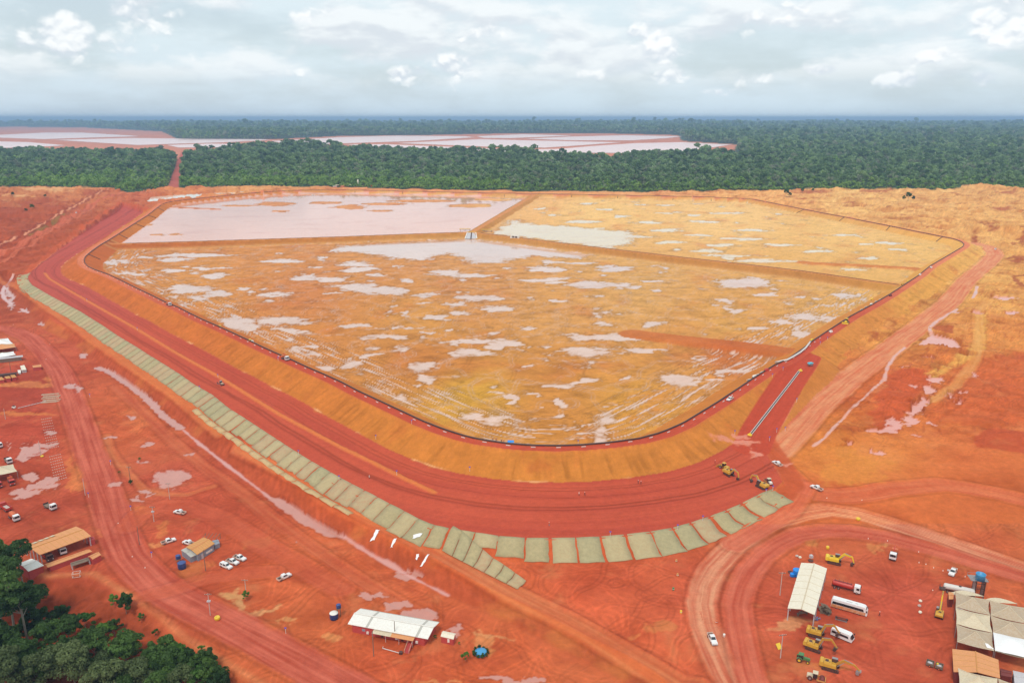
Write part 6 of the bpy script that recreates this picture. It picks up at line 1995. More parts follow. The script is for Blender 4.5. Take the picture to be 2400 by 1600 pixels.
# ================================================================== buildings
def gable(name, label, cat, corners, ze, rise, roof, base, wall=None, posts=0, ridge_along='near', strips=0, seam=None, thick=.18, group=None):
    """corners: far left, far right, near right, near left (pixels of the eaves); base = ground level"""
    P = [Wv(u, v, ze) for u, v in corners]
    c = (P[0] + P[1] + P[2] + P[3]) / 4
    t = thing(name, label, cat, (c.x, c.y, base), 0, group)
    Q = [p - t.location for p in P]
    up = Vector((0, 0, rise))
    if ridge_along == 'near':                 # ridge runs from the far edge to the near edge
        a, b = (Q[0] + Q[1]) / 2 + up, (Q[3] + Q[2]) / 2 + up
        sl = ([Q[0], a, b, Q[3]], [a, Q[1], Q[2], b])
    else:
        a, b = (Q[0] + Q[3]) / 2 + up, (Q[1] + Q[2]) / 2 + up
        sl = ([Q[0], Q[1], b, a], [a, b, Q[2], Q[3]])
    for q in sl:
        r_ = quad_roof(q, thick).build('roof_slope', roof, t)
        L0, L1 = (q[1] - q[0]).length, (q[2] - q[1]).length
        n = strips
        for k in range(1, n):
            f_ = k / n
            if ridge_along == 'near':
                e0, e1 = q[0].lerp(q[3], f_), q[1].lerp(q[2], f_)
                w = (q[3] - q[0]).normalized() * .12
            else:
                e0, e1 = q[0].lerp(q[1], f_), q[3].lerp(q[2], f_)
                w = (q[1] - q[0]).normalized() * .12
            up2 = Vector((0, 0, .03))
            quad_roof([e0 - w + up2, e1 - w + up2, e1 + w + up2, e0 + w + up2], .05).build('sheet_lap', seam or roof, r_)
    MB().cyl(a + Vector((0, 0, .04)), b + Vector((0, 0, .04)), .18, .18, 6).build('ridge_cap', seam or roof, t)
    cen = sum(Q, Vector()) / 4
    if wall is not None:
        W4 = [cen + (q - cen) * .90 for q in Q]
        for i in range(4):
            p, q = W4[i], W4[(i + 1) % 4]
            n = Vector((q.y - p.y, p.x - q.x, 0)).normalized() * .1
            top = Vector((0, 0, .0))
            MB().hexa([(p.x - n.x, p.y - n.y, -.3), (q.x - n.x, q.y - n.y, -.3), (q.x + n.x, q.y + n.y, -.3), (p.x + n.x, p.y + n.y, -.3),
                       (p.x - n.x, p.y - n.y, p.z - .05), (q.x - n.x, q.y - n.y, q.z - .05), (q.x + n.x, q.y + n.y, q.z - .05), (p.x + n.x, p.y + n.y, p.z - .05)]).build('wall', wall, t)
    if posts:
        for i, j in ((0, 3), (1, 2)):
            for k in range(posts):
                p = cen + (Q[i].lerp(Q[j], (k + .02) / (posts - .96)) - cen) * .95
                MB().box(p.x - .14, p.x + .14, p.y - .14, p.y + .14, -.3, p.z - .1).build('post', P_PALEGREY, t)
    return t, Q


gable('open_shed', 'long open workshop shed with cream sheet roof in the yard', 'shed', [(1877.8, 1317.8), (1938.4, 1331.2), (1909.5, 1439.5), (1846, 1424)], 5.2, .9, P_CREAM, 0.1, posts=6, strips=7, seam=P_TENT2)
# red site office
t, Q = gable('site_office', 'long red walled office with white arched sheet roof', 'building', [(845.5, 1424.5), (1030, 1456.5), (1002.8, 1496.5), (814.9, 1461)], -1.7, 1.1, P_CREAM2, -5.0, wall=P_WALLRED, ridge_along='side')
for f_ in (.24, .86):
    for e0, e1 in ((Q[0].lerp(Q[1], f_), (Q[0].lerp(Q[1], f_) + Q[3].lerp(Q[2], f_)) / 2 + Vector((0, 0, 1.1))), ((Q[0].lerp(Q[1], f_) + Q[3].lerp(Q[2], f_)) / 2 + Vector((0, 0, 1.1)), Q[3].lerp(Q[2], f_))):
        w = (Q[1] - Q[0]).normalized() * .42
        z_ = Vector((0, 0, .035))
        quad_roof([e0 - w + z_, e0 + w + z_, e1 + w + z_, e1 - w + z_], .05).build('roof_light', P_STRIP, t)
a_, b_ = (Q[0] + Q[3]) / 2 + Vector((0, 0, 1.14)), (Q[1] + Q[2]) / 2 + Vector((0, 0, 1.14))
w = (Q[3] - Q[0]).normalized() * .22
quad_roof([a_ - w, b_ - w, b_ + w, a_ + w], .05).build('ridge_strip', P_STRIP, t)
w = (Q[3] - Q[0]).normalized() * .45
quad_roof([Q[0] + Vector((0, 0, .03)), Q[1] + Vector((0, 0, .03)), Q[1] + w + Vector((0, 0, .12)), Q[0] + w + Vector((0, 0, .12))], .05).build('eave_strip', P_STRIP, t)
dx = (Q[2] - Q[3]).normalized()
nf = Vector((dx.y, -dx.x, 0)).normalized()
L_ = (Q[2] - Q[3]).length
aw0, aw1 = Q[3] + dx * L_ * .33 + Vector((0, 0, -.3)), Q[3] + dx * L_ * .84 + Vector((0, 0, -.3))
mid = aw0.lerp(aw1, .45)
quad_roof([aw0 - nf * .9, mid - nf * .9, mid + nf * 1.6 + Vector((0, 0, -.35)), aw0 + nf * 1.6 + Vector((0, 0, -.35))], .1).build('awning', P_TENT2, t)
quad_roof([mid - nf * .9, aw1 - nf * .9, aw1 + nf * 1.6 + Vector((0, 0, -.35)), mid + nf * 1.6 + Vector((0, 0, -.35))], .1).build('awning', P_TILE, t)
for k in range(4):
    p = aw0.lerp(aw1, (k + .03) / 3.1) + nf * 1.45
    MB().cyl((p.x, p.y, -.2), (p.x, p.y, p.z - .45), .07, .07, 6).build('post', P_WPIPE, t)
for f_, nm, mt, sz in ((.16, 'window', P_TARPGREY, .6), (.22, 'air_conditioner', P_CREAM2, .4), (.42, 'door', P_DARK, .45), (.55, 'window', P_GLASS, .6), (.62, 'air_conditioner', P_CREAM2, .4), (.70, 'door', P_DARK, .45), (.90, 'air_conditioner', P_CREAM2, .4)):
    p = Q[3].lerp(Q[2], f_)
    cen = sum(Q, Vector()) / 4
    p = cen + (p - cen) * .90
    z0, z1 = (1.2, 2.2) if nm == 'window' else ((.2, 2.2) if nm == 'door' else (.7, 1.5))
    q0, q1 = p - dx * sz, p + dx * sz
    o_ = .14 if nm != 'air_conditioner' else .5
    MB().hexa([(q0 + nf * -.05).to_tuple()[:2] + (z0,), (q1 + nf * -.05).to_tuple()[:2] + (z0,), (q1 + nf * o_).to_tuple()[:2] + (z0,), (q0 + nf * o_).to_tuple()[:2] + (z0,),
               (q0 + nf * -.05).to_tuple()[:2] + (z1,), (q1 + nf * -.05).to_tuple()[:2] + (z1,), (q1 + nf * o_).to_tuple()[:2] + (z1,), (q0 + nf * o_).to_tuple()[:2] + (z1,)]).build(nm, mt, t)
st = thing('stairs', 'red wooden stairs leading up the bank to the red office', 'stairs', at(953, 1530), math.radians(78))
for k in range(9):
    MB().box(k * .42, k * .42 + .4, -.75, .75, k * .14, k * .14 + .12).build('step', P_WALLRED, st)
for s_ in (-1, 1):
    MB().hexa([(0, s_ * .8 - .06, 0), (4, s_ * .8 - .06, 1.25), (4, s_ * .8 + .06, 1.25), (0, s_ * .8 + .06, 0), (0, s_ * .8 - .06, .2), (4, s_ * .8 - .06, 1.5), (4, s_ * .8 + .06, 1.5), (0, s_ * .8 + .06, .2)]).build('stringer', P_WALLRED, st)
    MB().cyl((0, s_ * .8, 1.0), (4, s_ * .8, 2.3), .05, .05, 6).cyl((0, s_ * .8, 0), (0, s_ * .8, 1.0), .05, .05, 6).cyl((4, s_ * .8, 1.2), (4, s_ * .8, 2.3), .05, .05, 6).build('handrail', P_TENT2, st)
t, Q = gable('annex_hut', 'small red hut with cream roof beside the red office', 'hut', [(1039, 1477), (1068.5, 1484), (1063, 1497), (1032.6, 1490)], -2.4, .5, P_CREAM, -5.0, wall=P_WALLRED, ridge_along='side')
p = Q[3].lerp(Q[2], .68)
MB().box(p.x - .7, p.x + .7, p.y + .05, p.y + .28, .9, 2.2).build('window', P_CREAM2, t)
# orange roofed office with grey walls
t, Q = gable('grey_office', 'grey walled site office under an ochre sheet roof', 'building', [(435, 1281), (476.8, 1258.5), (503.5, 1272.5), (461.7, 1299)], -1.6, .5, P_OCHRE, -5.0, wall=P_TARPGREY, ridge_along='side', strips=8, seam=P_TILE)
dx = (Q[2] - Q[3]).normalized()
nf = Vector((dx.y, -dx.x, 0)).normalized()
for f_, nm, mt in ((.25, 'door', P_PALEGREY), (.55, 'air_conditioner', P_CREAM2), (.66, 'window', P_CREAM2), (.8, 'air_conditioner', P_CREAM2)):
    cen = sum(Q, Vector()) / 4
    p = cen + (Q[3].lerp(Q[2], f_) - cen) * .9
    z0, z1 = (.1, 2.2) if nm == 'door' else (1.0, 1.8)
    q0, q1 = p - dx * .55, p + dx * .55
    MB().hexa([tuple((q0 - nf * .05)[:2]) + (z0,), tuple((q1 - nf * .05)[:2]) + (z0,), tuple((q1 + nf * .35)[:2]) + (z0,), tuple((q0 + nf * .35)[:2]) + (z0,), tuple((q0 - nf * .05)[:2]) + (z1,), tuple((q1 - nf * .05)[:2]) + (z1,), tuple((q1 + nf * .35)[:2]) + (z1,), tuple((q0 + nf * .35)[:2]) + (z1,)]).build(nm, mt, t)
gable('lean_to', 'grey lean-to with translucent sheet roof left of the ochre roofed office', 'shed', [(424, 1288), (436, 1282.5), (460, 1299.5), (447, 1305)], -2.4, .25, P_STRIP, -5.0, wall=P_TARPGREY, ridge_along='side')
gable('tarp_store', 'blue grey store at the right end of the ochre roofed office', 'shed', [(497, 1266), (511, 1263), (515, 1272), (503, 1277)], -3.0, .2, P_TARPGREY, -5.0, wall=P_TARPGREY, ridge_along='side')
pg = thing('pergola', 'bare timber frame behind the ochre roofed office', 'frame', at(496, 1268))
for k in range(5):
    MB().box(-3 + k * 1.5, -2.85 + k * 1.5, -2.2, 2.2, 2.5, 2.65).build('rafter', P_WOOD, pg)
for x in (-3, 3):
    for y in (-2, 2):
        MB().box(x - .08, x + .08, y - .08, y + .08, 0, 2.5).build('post', P_WOOD, pg)
# vehicle shed on the left
t, Q = gable('carport', 'open vehicle shed with dusty orange roof by the trees', 'shed', [(56, 1279), (178, 1233), (213.7, 1255.5), (93, 1299.5)], -.6, .8, P_TILE, -5.0, posts=5, ridge_along='side', strips=9, seam=P_OCHRE)
for k in range(5):
    p = Q[0].lerp(Q[1], .03 + k * .11)
    quad_roof([p + Vector((0, 0, .06)), p + (Q[1] - Q[0]).normalized() * 1.5 + Vector((0, 0, .06)), p + (Q[1] - Q[0]).normalized() * 1.5 + (Q[3] - Q[0]).normalized() * 2.2 + Vector((0, 0, .62)), p + (Q[3] - Q[0]).normalized() * 2.2 + Vector((0, 0, .62))], .05).build('roof_sheet', P_TENT2, t)
gable('tool_store', 'low red brick store against the right end of the vehicle shed', 'store', [(205, 1259), (220, 1256.5), (222, 1263), (208, 1267)], -2.6, .2, P_WALLRED, -5.0, wall=P_WALLRED, ridge_along='side')
gable('hut', 'red hut with dusty orange roof beside the access road', 'hut', [(206, 1303.5), (227, 1293.5), (237, 1299), (217, 1310)], -2.4, .5, P_TILE, -5.0, wall=P_WALLRED, ridge_along='side')
gable('long_hut', 'long low lean-to with orange roof below the vehicle shed', 'shed', [(104, 1322), (204, 1287), (216, 1291), (112, 1329)], -2.8, .4, P_TILE, -5.0, wall=P_WALLRED, ridge_along='side')
gable('timber_rack', 'dark low timber shelter left of the red hut', 'shelter', [(165, 1318), (206, 1305), (211, 1312), (168, 1326)], -3.2, .2, P_WOOD, -5.2, posts=3, ridge_along='side')
gable('red_hut', 'red hut with white roof half hidden by trees', 'hut', [(43, 1320), (73, 1308), (103, 1324), (66, 1338)], -2.0, .5, P_CREAM2, -6.0, wall=P_WALLRED, ridge_along='side')
fr = thing('cube_stand', 'white tubular cube frame on the ground by the red hut', 'frame', at(180, 1350), .3)
for x in (-1.3, 1.3):
    for y in (-1.0, 1.0):
        MB().cyl((x, y, 0), (x, y, 1.6), .07, .07, 6).build('post', P_WPIPE, fr)
for z in (.1, 1.6):
    MB().cyl((-1.3, -1, z), (1.3, -1, z), .07, .07, 6).cyl((-1.3, 1, z), (1.3, 1, z), .07, .07, 6).cyl((-1.3, -1, z), (-1.3, 1, z), .07, .07, 6).cyl((1.3, -1, z), (1.3, 1, z), .07, .07, 6).build('rail', P_WPIPE, fr)
# orange roofed shed among the tents
gable('orange_shed', 'shed with wide dusty orange gable roof between the tents', 'shed', [(2231.9, 1519.4), (2340, 1545), (2344, 1588), (2235, 1573)], 4.4, 1.0, P_TILE, .1, wall=P_DARKRED, strips=4, seam=P_OCHRE)
gable('site_cabin', 'narrow dark red cabin with orange roof left of the tents', 'cabin', [(2222.5, 1386.5), (2235, 1386.5), (2234.5, 1403), (2224, 1403)], 3.4, .15, P_TILE, .1, wall=P_DARKRED, ridge_along='side')
gable('purple_store', 'dark maroon store behind the orange shed by the frame edge', 'store', [(2344, 1565), (2372, 1572), (2371, 1586), (2345, 1581)], 2.8, .2, P_DARKRED, .1, wall=P_DARKRED, ridge_along='side')
gable('grey_store', 'grey roofed store at the right frame edge', 'store', [(2374, 1570), (2410, 1578), (2412, 1602), (2378, 1602)], 3.0, .3, P_PALEGREY, .1, wall=P_PALEGREY, ridge_along='side')


def tent(label, corners, ze, rise, base, mat=P_TENT, ridge=P_TENT2, tarp=None, group=None, n=7, patch=None):
    """peaked canvas canopy over four posts"""
    P = [Wv(u, v, ze) for u, v in corners]
    c = sum(P, Vector()) / 4
    t = thing('canopy_tent', label, 'tent', (c.x, c.y, base), 0, group)
    Q = [p - t.location for p in P]
    cen = sum(Q, Vector()) / 4
    Q = [cen + (q - cen) * .985 for q in Q]
    apex = cen + Vector((0, 0, rise))
    V, F = [], []
    for i in range(4):
        a, b = Q[i], Q[(i + 1) % 4]
        base_i = len(V)
        for j in range(n + 1):
            for k in range(n + 1):
                f_, g_ = j / n, k / n
                e = a.lerp(b, g_)
                p = apex.lerp(e, f_)
                sag = math.sin(math.pi * g_) * f_ * .28 + math.sin(math.pi * f_) * .35
                fold = .05 * math.sin(g_ * 37 + i) * f_
                p = p + Vector((0, 0, -sag + fold)) + (cen - e).normalized() * (math.sin(math.pi * g_) * f_ * .25)
                V.append(p)
        for j in range(n):
            for k in range(n):
                q = base_i + j * (n + 1) + k
                F.append((q, q + 1, q + n + 2, q + n + 1))
    MB().add(V, F).build('canvas', mat, t, True)
    for q in Q:
        MB().tube([apex.lerp(q, f_) + Vector((0, 0, -math.sin(math.pi * f_) * .33 + .02)) for f_ in np.linspace(.03, .98, 8)], .11, 5).build('seam', ridge, t)
        MB().cyl((q.x * .98, q.y * .98, -.2), (q.x * .98, q.y * .98, q.z), .09, .09, 6).build('post', P_GREY, t)
    if tarp is not None:
        V, F = [], []
        m = 9
        r_ = random.Random(4)
        for j in range(m):
            for k in range(m):
                p = Q[0].lerp(Q[1], k / (m - 1)).lerp(Q[3].lerp(Q[2], k / (m - 1)), j / (m - 1))
                d = max(abs(j - m // 2), abs(k - m // 2)) / (m // 2)
                V.append(p + Vector((0, 0, .35 + rise * (1 - d) + r_.uniform(-.22, .22) * (1 - d * .6))))
        for j in range(m - 1):
            for k in range(m - 1):
                q = j * m + k
                F.append((q, q + 1, q + m + 1, q + m))
        MB().add(V, F).build('tarpaulin', tarp, t, True)
    if patch:
        for f0, g0, w_ in patch:
            p = Q[0].lerp(Q[1], f0).lerp(Q[3].lerp(Q[2], f0), g0)
            p2 = p + (apex - p) * .28
            s_ = (Q[1] - Q[0]).normalized() * w_
            lift = Vector((0, 0, .16))
            MB().hexa([p - s_ + lift, p + s_ + lift, p2 + s_ * .4 + lift, p2 - s_ * .4 + lift, p - s_ + lift * 1.3, p + s_ + lift * 1.3, p2 + s_ * .4 + lift * 1.3, p2 - s_ * .4 + lift * 1.3]).build('patch', P_TARP, t)
    return t


R8 = lambda x, y: (2150 + x / 6.816, 1370 + y / 6.816)
G = [[R8(597, 105), R8(1150, 235), R8(1750, 365), R8(2330, 490)], [R8(607, 348), R8(1165, 485), R8(1765, 625), R8(2345, 760)], [R8(618, 622), R8(1205, 765), R8(1800, 905), R8(2390, 1040)], [R8(630, 910), R8(1235, 1060), R8(1835, 1205), R8(2430, 1345)]]
TL = {(0, 0): 'dirty canvas tent nearest the elevated tank, back left of the tent block', (0, 1): 'brown canvas tent at the back right of the tent block', (1, 0): 'streaked grey white tent in the middle of the left tent row', (1, 1): 'brown canvas tent in the middle right of the tent block',
      (2, 0): 'brown canvas tent at the front left of the tent block', (2, 1): 'tent covered by a crumpled white tarpaulin', (0, 2): 'brown canvas tent beyond the right edge, back row', (1, 2): 'brown canvas tent beyond the right edge, middle row', (2, 2): 'brown canvas tent beyond the right edge, front row'}
for i in range(3):
    for j in range(2):
        tent(TL[(i, j)], [G[i][j], G[i][j + 1], G[i + 1][j + 1], G[i + 1][j]], 5.0, 2.2, .1, tarp=P_TARP if (i, j) == (2, 1) else None, group='peaked canvas tents beside the machinery yard',
             mat=P_TENT2 if (i, j) == (1, 0) else P_TENT, patch=[(.9, .93, 1.0)] if (i, j) == (2, 0) else ([(.06, .06, .6)] if (i, j) == (1, 0) else None))
tent('pale canvas tent cut by the lower frame edge', [R8(645, 1325), R8(1285, 1492), R8(1320, 1800), R8(665, 1620)], 5.0, 2.2, .1, mat=P_TENT2, group='peaked canvas tents beside the machinery yard')
tent('brown canvas tent in the lower right corner', [R8(1285, 1492), R8(1900, 1640), R8(1940, 1950), R8(1320, 1800)], 5.0, 2.2, .1, group='peaked canvas tents beside the machinery yard')
for u, v, lb in ((2255, 1385, 'cream canvas flap behind the back left tent'), (2332, 1402, 'cream canvas flap behind the back right tent')):
    t = thing('canvas_flap', lb, 'awning', at(u, v + 22))
    z_ = height_to(t.location, v)
    V = [(-6, -1, z_ - .6), (6, -2.2, z_ - .6)] + [(-6 + 12 * k / 8, -1 - 1.2 * k / 8 + 2.2 * math.sin(math.pi * k / 8), z_ - .5 + .5 * math.sin(math.pi * k / 8)) for k in range(9)]
    MB().add(V, [(0, 1, 10, 9, 8, 7, 6, 5, 4, 3, 2)]).build('canvas', P_TENT2, t)
    MB().cyl((-5.8, -1, 0), (-5.8, -1, z_ - .5), .09, .09, 6).build('post', P_GREY, t)
    MB().cyl((5.8, -2, 0), (5.8, -2, z_ - .5), .09, .09, 6).build('post', P_GREY, t)
tent('cream tent over a red truck at the left edge', [(-36, 1095), (31, 1087), (41, 1104), (-30, 1117)], -.8, 1.6, -5, mat=P_TENT2, patch=None)
tent('torn white tent highest on the left edge', [(-30, 795), (19, 792), (32, 806), (-25, 810)], -1.5, 2.0, -5, mat=P_TARP)
tent('tan tent with open dark front on the left edge', [(-28, 812), (34, 805), (38, 813), (-26, 821)], -1.5, 2.4, -5, mat=P_TILE, ridge=P_TENT2)
tent('small white tent in front of the tan tent', [(-26, 832), (32, 823), (38, 831), (-24, 840)], -2.6, 1.8, -5, mat=P_TARP)


def hut_box(name, label, cat, corners, ze, base, roof, wall, group=None):
    return gable(name, label, cat, corners, ze, .12, roof, base, wall=wall, ridge_along='side', group=group)[0]


hut_box('grey_shed', 'long grey roofed shed at the left edge', 'shed', [(-40, 842), (53, 832), (54, 835.5), (-40, 846)], -2.2, -5, P_PALEGREY, P_WOOD)
hut_box('black_fence', 'dark screened enclosure at the left edge', 'fence', [(-40, 880), (41, 871.5), (42, 874), (-40, 884)], -3.0, -5, P_DARK, P_DARK)
t = hut_box('site_cabin', 'red cabin with orange roof alone by the access road', 'cabin', [(75.5, 856.5), (96, 854), (97, 859), (77.5, 861)], -2.6, -5, P_TILE, P_WALLRED)
hut_box('white_cabin', 'small cream roofed cabin next to the red cabin', 'cabin', [(47, 857), (57, 855), (62, 866), (51, 867)], -2.8, -5, P_CREAM, P_PALEGREY)
hut_box('white_box', 'little white box beside the cream roofed cabin', 'box', [(41, 867), (48.5, 866), (49, 873), (43, 874)], -3.8, -5, P_CREAM2, P_CREAM2)
for (c4, lb) in (([(-8, 884), (4, 883), (10, 889), (-4, 891)], 'red container leftmost of three at the left edge'), ([(10, 882), (22, 880.5), (25, 885.5), (14, 887)], 'red container with tan top in the middle of three'), ([(24, 879), (34, 877.5), (38.5, 883), (28, 885)], 'red container with tan top rightmost of three')):
    t = hut_box('container', lb, 'container', c4, -2.6, -5, P_OCHRE, P_WALLRED, group='red containers at the left edge')
ln = thing('plank_row', 'line of grey planks and pipes on the left yard', 'planks', at(60, 960))
A, B = at(42, 957), at(108, 941)
for k in range(9):
    p, q = A.lerp(B, k / 9) - ln.location, A.lerp(B, (k + .85) / 9) - ln.location
    MB().cyl(p + Vector((0, 0, .25)), q + Vector((0, 0, .25)), .22, .22, 6).build('pipe', P_PALEGREY, ln)
bk = thing('pump_cart', 'small white and black pump cart at the end of the plank line', 'cart', at(33, 957))
MB().box(-.9, .9, -.7, .7, .4, 1.4).build('body', P_CREAM2, bk)
MB().box(-.5, .5, -.5, .5, 1.4, 1.9).build('engine', P_DARK, bk)
wheels(bk, [(-.5, .7), (-.5, -.7)], .4, .2)
for k in range(5):
    t = thing('timber_pile', 'stack of timber beams %s the left access road' % ('beside', 'left of', 'in the middle row left of', 'fourth in the rows left of', 'nearest the plank line by')[k], 'timber', at(118 + (k % 2) * 3, 924 + k * 4.5), .25)
    for q in range(3):
        MB().box(-5, 5, -.7 + q * .5, -.35 + q * .5, .0, .35).build('beam', P_WOOD if q % 2 else P_TENT2, t)
# far camp beyond the basin
for u, v, w_, d_, h_, rf, wl, lb in ((785, 438, 9, 5, 4, P_CREAM, P_WALLRED, 'cream roofed hut leftmost in the far camp'), (790.5, 437.5, 8, 6, 4, P_TENT2, P_DARKRED, 'pale tent in the far camp'), (803, 438, 8, 5, 3.5, P_TILE, P_WALLRED, 'low red hut in the far camp'), (817, 437.5, 12, 5, 3.6, P_TENT2, P_DARK, 'white roofed shed left of the silo'),
                                     (832, 437.5, 13, 5, 3.6, P_TILE, P_DARKRED, 'brown roofed shed beside the silo'), (853, 436.5, 6, 4, 3.5, P_TILE, P_WALLRED, 'orange roofed hut right of the silo'), (873, 437.5, 8, 3.5, 3.2, P_RED, P_RED, 'bright red container in the far camp'), (862, 437.5, 4, 4, 4, P_CREAM, P_CREAM2, 'pale box hut in the far camp')):
    p = at(u, v)
    t = thing('camp_hut', lb, 'hut', p, .1, 'huts of the far camp')
    MB().box(-w_ / 2, w_ / 2, -d_ / 2, d_ / 2, -.3, h_ * .75).build('wall', wl, t)
    MB().prism([(-w_ / 2 - .5, h_ * .75), (w_ / 2 + .5, h_ * .75), (w_ / 2, h_), (-w_ / 2, h_)], d_ / 2 + .5, .5).build('roof', rf, t)
si = thing('silo', 'tall pale cement silo at the far forest edge', 'silo', at(839.5, 437))
hs_ = height_to(si.location, 421)
MB().lathe([(.8, 2.5), (1.9, 4.5), (1.9, hs_ - .8), (1.2, hs_), (.2, hs_)], 14).build('tank', P_CREAM, si, True)
for a in range(4):
    x, y = 1.5 * math.cos(a * 1.57 + .8), 1.5 * math.sin(a * 1.57 + .8)
    MB().cyl((x, y, 0), (x, y, 5), .15, .15, 6).build('leg', P_GREY, si)
hz_ = thing('batching_plant', 'low grey batching plant at the foot of the silo', 'plant', at(846, 438.5), .1)
MB().box(-6, 6, -2, 2, 0, 2.2, .4, .3).build('bin', P_GREY, hz_)
MB().box(-5, 5, -1.6, 1.6, 2.2, 3.6, 1.5, .6).build('hopper', P_PALEGREY, hz_)
wheels(hz_, [(-4, 2.1), (4, 2.1), (-4, -2.1), (4, -2.1)], .6, .4)
# ================================================================== vehicles and machines
PK = 'white pickups parked about the site'
pick0 = make_pickup('white pickup with dusty flanks alone in the upper left yard, facing left', at(422, 1203), heading((436, 1205), (408, 1200)), PK)
pick1 = make_pickup('white pickup with covered bed, front one of three in a row', at(530, 1329), heading((517, 1323), (543, 1333)), PK, cap=True)
for u, v, a, b, lb in ((395, 1271, (381, 1275), (409, 1266), 'white pickup left of the ochre roofed office'), (443, 1275, (454, 1279), (432, 1272), 'white pickup half hidden behind the ochre roofed office'),
                       (545, 1319, (532, 1314), (558, 1323), 'white pickup in the middle of three parked in a row'), (562, 1310, (549, 1305), (575, 1314), 'white pickup hindmost of three parked in a row'), (666, 1355, (653, 1361), (678, 1349), 'white pickup standing alone on the open yard left of the red office'),
                       (1669, 1500, (1663, 1486), (1674, 1508), 'white pickup driving along the yard loop road'), (1914, 1146, (1927, 1151), (1901, 1140), 'white pickup at the roadside below the borrow ground'), (1822, 1089, (1831, 1093), (1812, 1084), 'white pickup turning at the junction'),
                       (1711, 937, (1717, 933), (1705, 940), 'white pickup on the dam crest road'), (2233, 1343, (2238, 1334), (2229, 1349), 'white pickup with an open door near the elevated tank'), (2333, 585, (2338, 581), (2329, 588), 'red and white pickup far up the haul road'),
                       (179, 499, (184, 496), (174, 502), 'dark loaded pickup on the far left track')):
    r = dup(pick0, lb, at(u, v), heading(a, b), PK)
# a door stands open on one of them
dr = MB().hexa([(.2, -.95, .5), (.3, -1.75, .5), (.36, -1.75, .5), (.28, -.92, .5), (.2, -.95, 1.15), (.3, -1.7, 1.15), (.36, -1.7, 1.15), (.28, -.92, 1.15)]).build('open_door', P_WHITE, [o for o in COL.objects if o.get('label', '').startswith('white pickup with an open door')][0])

make_truck('concrete_mixer', 'white mixer truck with orange drum in the left yard', at(33, 1216), heading((22, 1203), (46, 1221)), 'mixer', L=8.0)
make_truck('tipper_truck', 'red tipper truck with grey load behind the mixer', at(14, 1194), heading((28, 1203), (3, 1186)), 'tipper', cab=P_RED, L=7.6)
make_truck('flatbed_truck', 'white cabbed truck with empty bed in the left yard', at(118, 1191), heading((106, 1183), (131, 1195)), 'flat', L=7.6)
make_truck('fire_truck', 'bright red truck parked under the cream tent', at(27, 1132), heading((20, 1115), (33, 1141)), 'crane', cab=P_RED, L=8.0)
make_truck('red_truck', 'dull red truck nose at the left edge under the tent', at(-4, 1138), heading((-12, 1122), (2, 1146)), 'flat', cab=P_RED, L=8.0)
make_truck('white_truck', 'white truck behind the cream tent', at(20, 1083), heading((14, 1075), (27, 1088)), 'flat', L=6.5)
make_truck('white_truck', 'white truck nose at the left edge above the tent', at(-3, 1047), heading((-10, 1040), (5, 1052)), 'flat', L=6.5)
make_truck('box_truck', 'white truck inside the orange roofed vehicle shed', at(146, 1293), heading((140, 1282), (150, 1299)), 'flat', L=6.8)
make_truck('dark_truck', 'dark truck inside the vehicle shed next to the white one', at(112, 1309), heading((103, 1300), (119, 1314)), 'tipper', cab=P_DARK, L=6.8)
make_truck('tanker_truck', 'red water tanker with white cab in the machinery yard', at(1982, 1382), heading((1946, 1372), (2019, 1391)), 'tanker', L=9.8)
make_truck('crane_truck', 'white crane truck with red boom at the top of the yard', at(2094, 1304), heading((2097, 1293), (2092, 1310)), 'crane', L=7.5)
make_bus('white coach with orange flanks and dark windows in the yard', at(1990, 1430), heading((1946, 1416), (2036, 1441)), 11.8, 3.5)
make_bus('white minibus between the excavators and the coach', at(1974, 1494), heading((1950, 1484), (2002, 1506)), 7.0, 2.75, 'minibus', False)
EX = 'yellow excavators in the machinery yard'
make_excavator('yellow excavator with raised arm beside the shed top', at(1955, 1318), heading((1940, 1315), (1972, 1322)), 0, paint=P_YELLOW2, arm=P_YELLOW2, group=EX, scale=1.12, pose=0)
make_excavator('yellow excavator with arched arm nearest the minibus', at(1913, 1489), heading((1895, 1486), (1935, 1496)), 0, arm=P_AMBER, group=EX, scale=1.1, pose=1)
make_excavator('yellow excavator with arched arm, middle of the row of three', at(1907, 1520), heading((1890, 1514), (1930, 1528)), 0, arm=P_AMBER, group=EX, scale=1.1, pose=1)
make_excavator('yellow excavator with low stretched arm, frontmost of the row', at(1946, 1566), heading((1930, 1560), (1972, 1572)), 0, arm=P_AMBER, group=EX, scale=1.14, pose=2)
make_excavator('yellow crane excavator with upright boom left of the tents', at(2201, 1443), heading((2200, 1446), (2203, 1430)), 0, arm=P_YELLOW2, scale=.92, pose=3)
make_excavator('yellow excavator with arm folded right at the bench end', at(1708, 1113), heading((1697, 1106), (1722, 1122)), .1, group='machines parked at the bench end', scale=1.05, pose=0)
make_excavator('yellow excavator with arm folded left at the bench end', at(1785, 1142), heading((1797, 1147), (1765, 1131)), 0, group='machines parked at the bench end', scale=1.1, pose=0)
make_loader('bulldozer', 'yellow wheel loader behind the excavators at the bench end', 'loader', at(1697, 1098), heading((1706, 1101), (1684, 1092)), 'loader', scale=1.0)
make_roller('white and grey roller beside the right excavator on the bench', at(1801, 1132), heading((1806, 1136), (1792, 1122)), P_CREAM2)
make_tractor('green tractor with yellow wheels in the machinery yard', at(1881, 1549), heading((1865, 1545), (1898, 1553)))
make_roller('tan road roller at the bottom of the machinery yard', at(1912, 1592), heading((1894, 1588), (1932, 1597)))
make_loader('motor_grader', 'small brown grader working on the red bench', 'grader', at(518, 901), heading((527, 906), (508, 895)), 'grader', P_TENT, .85)
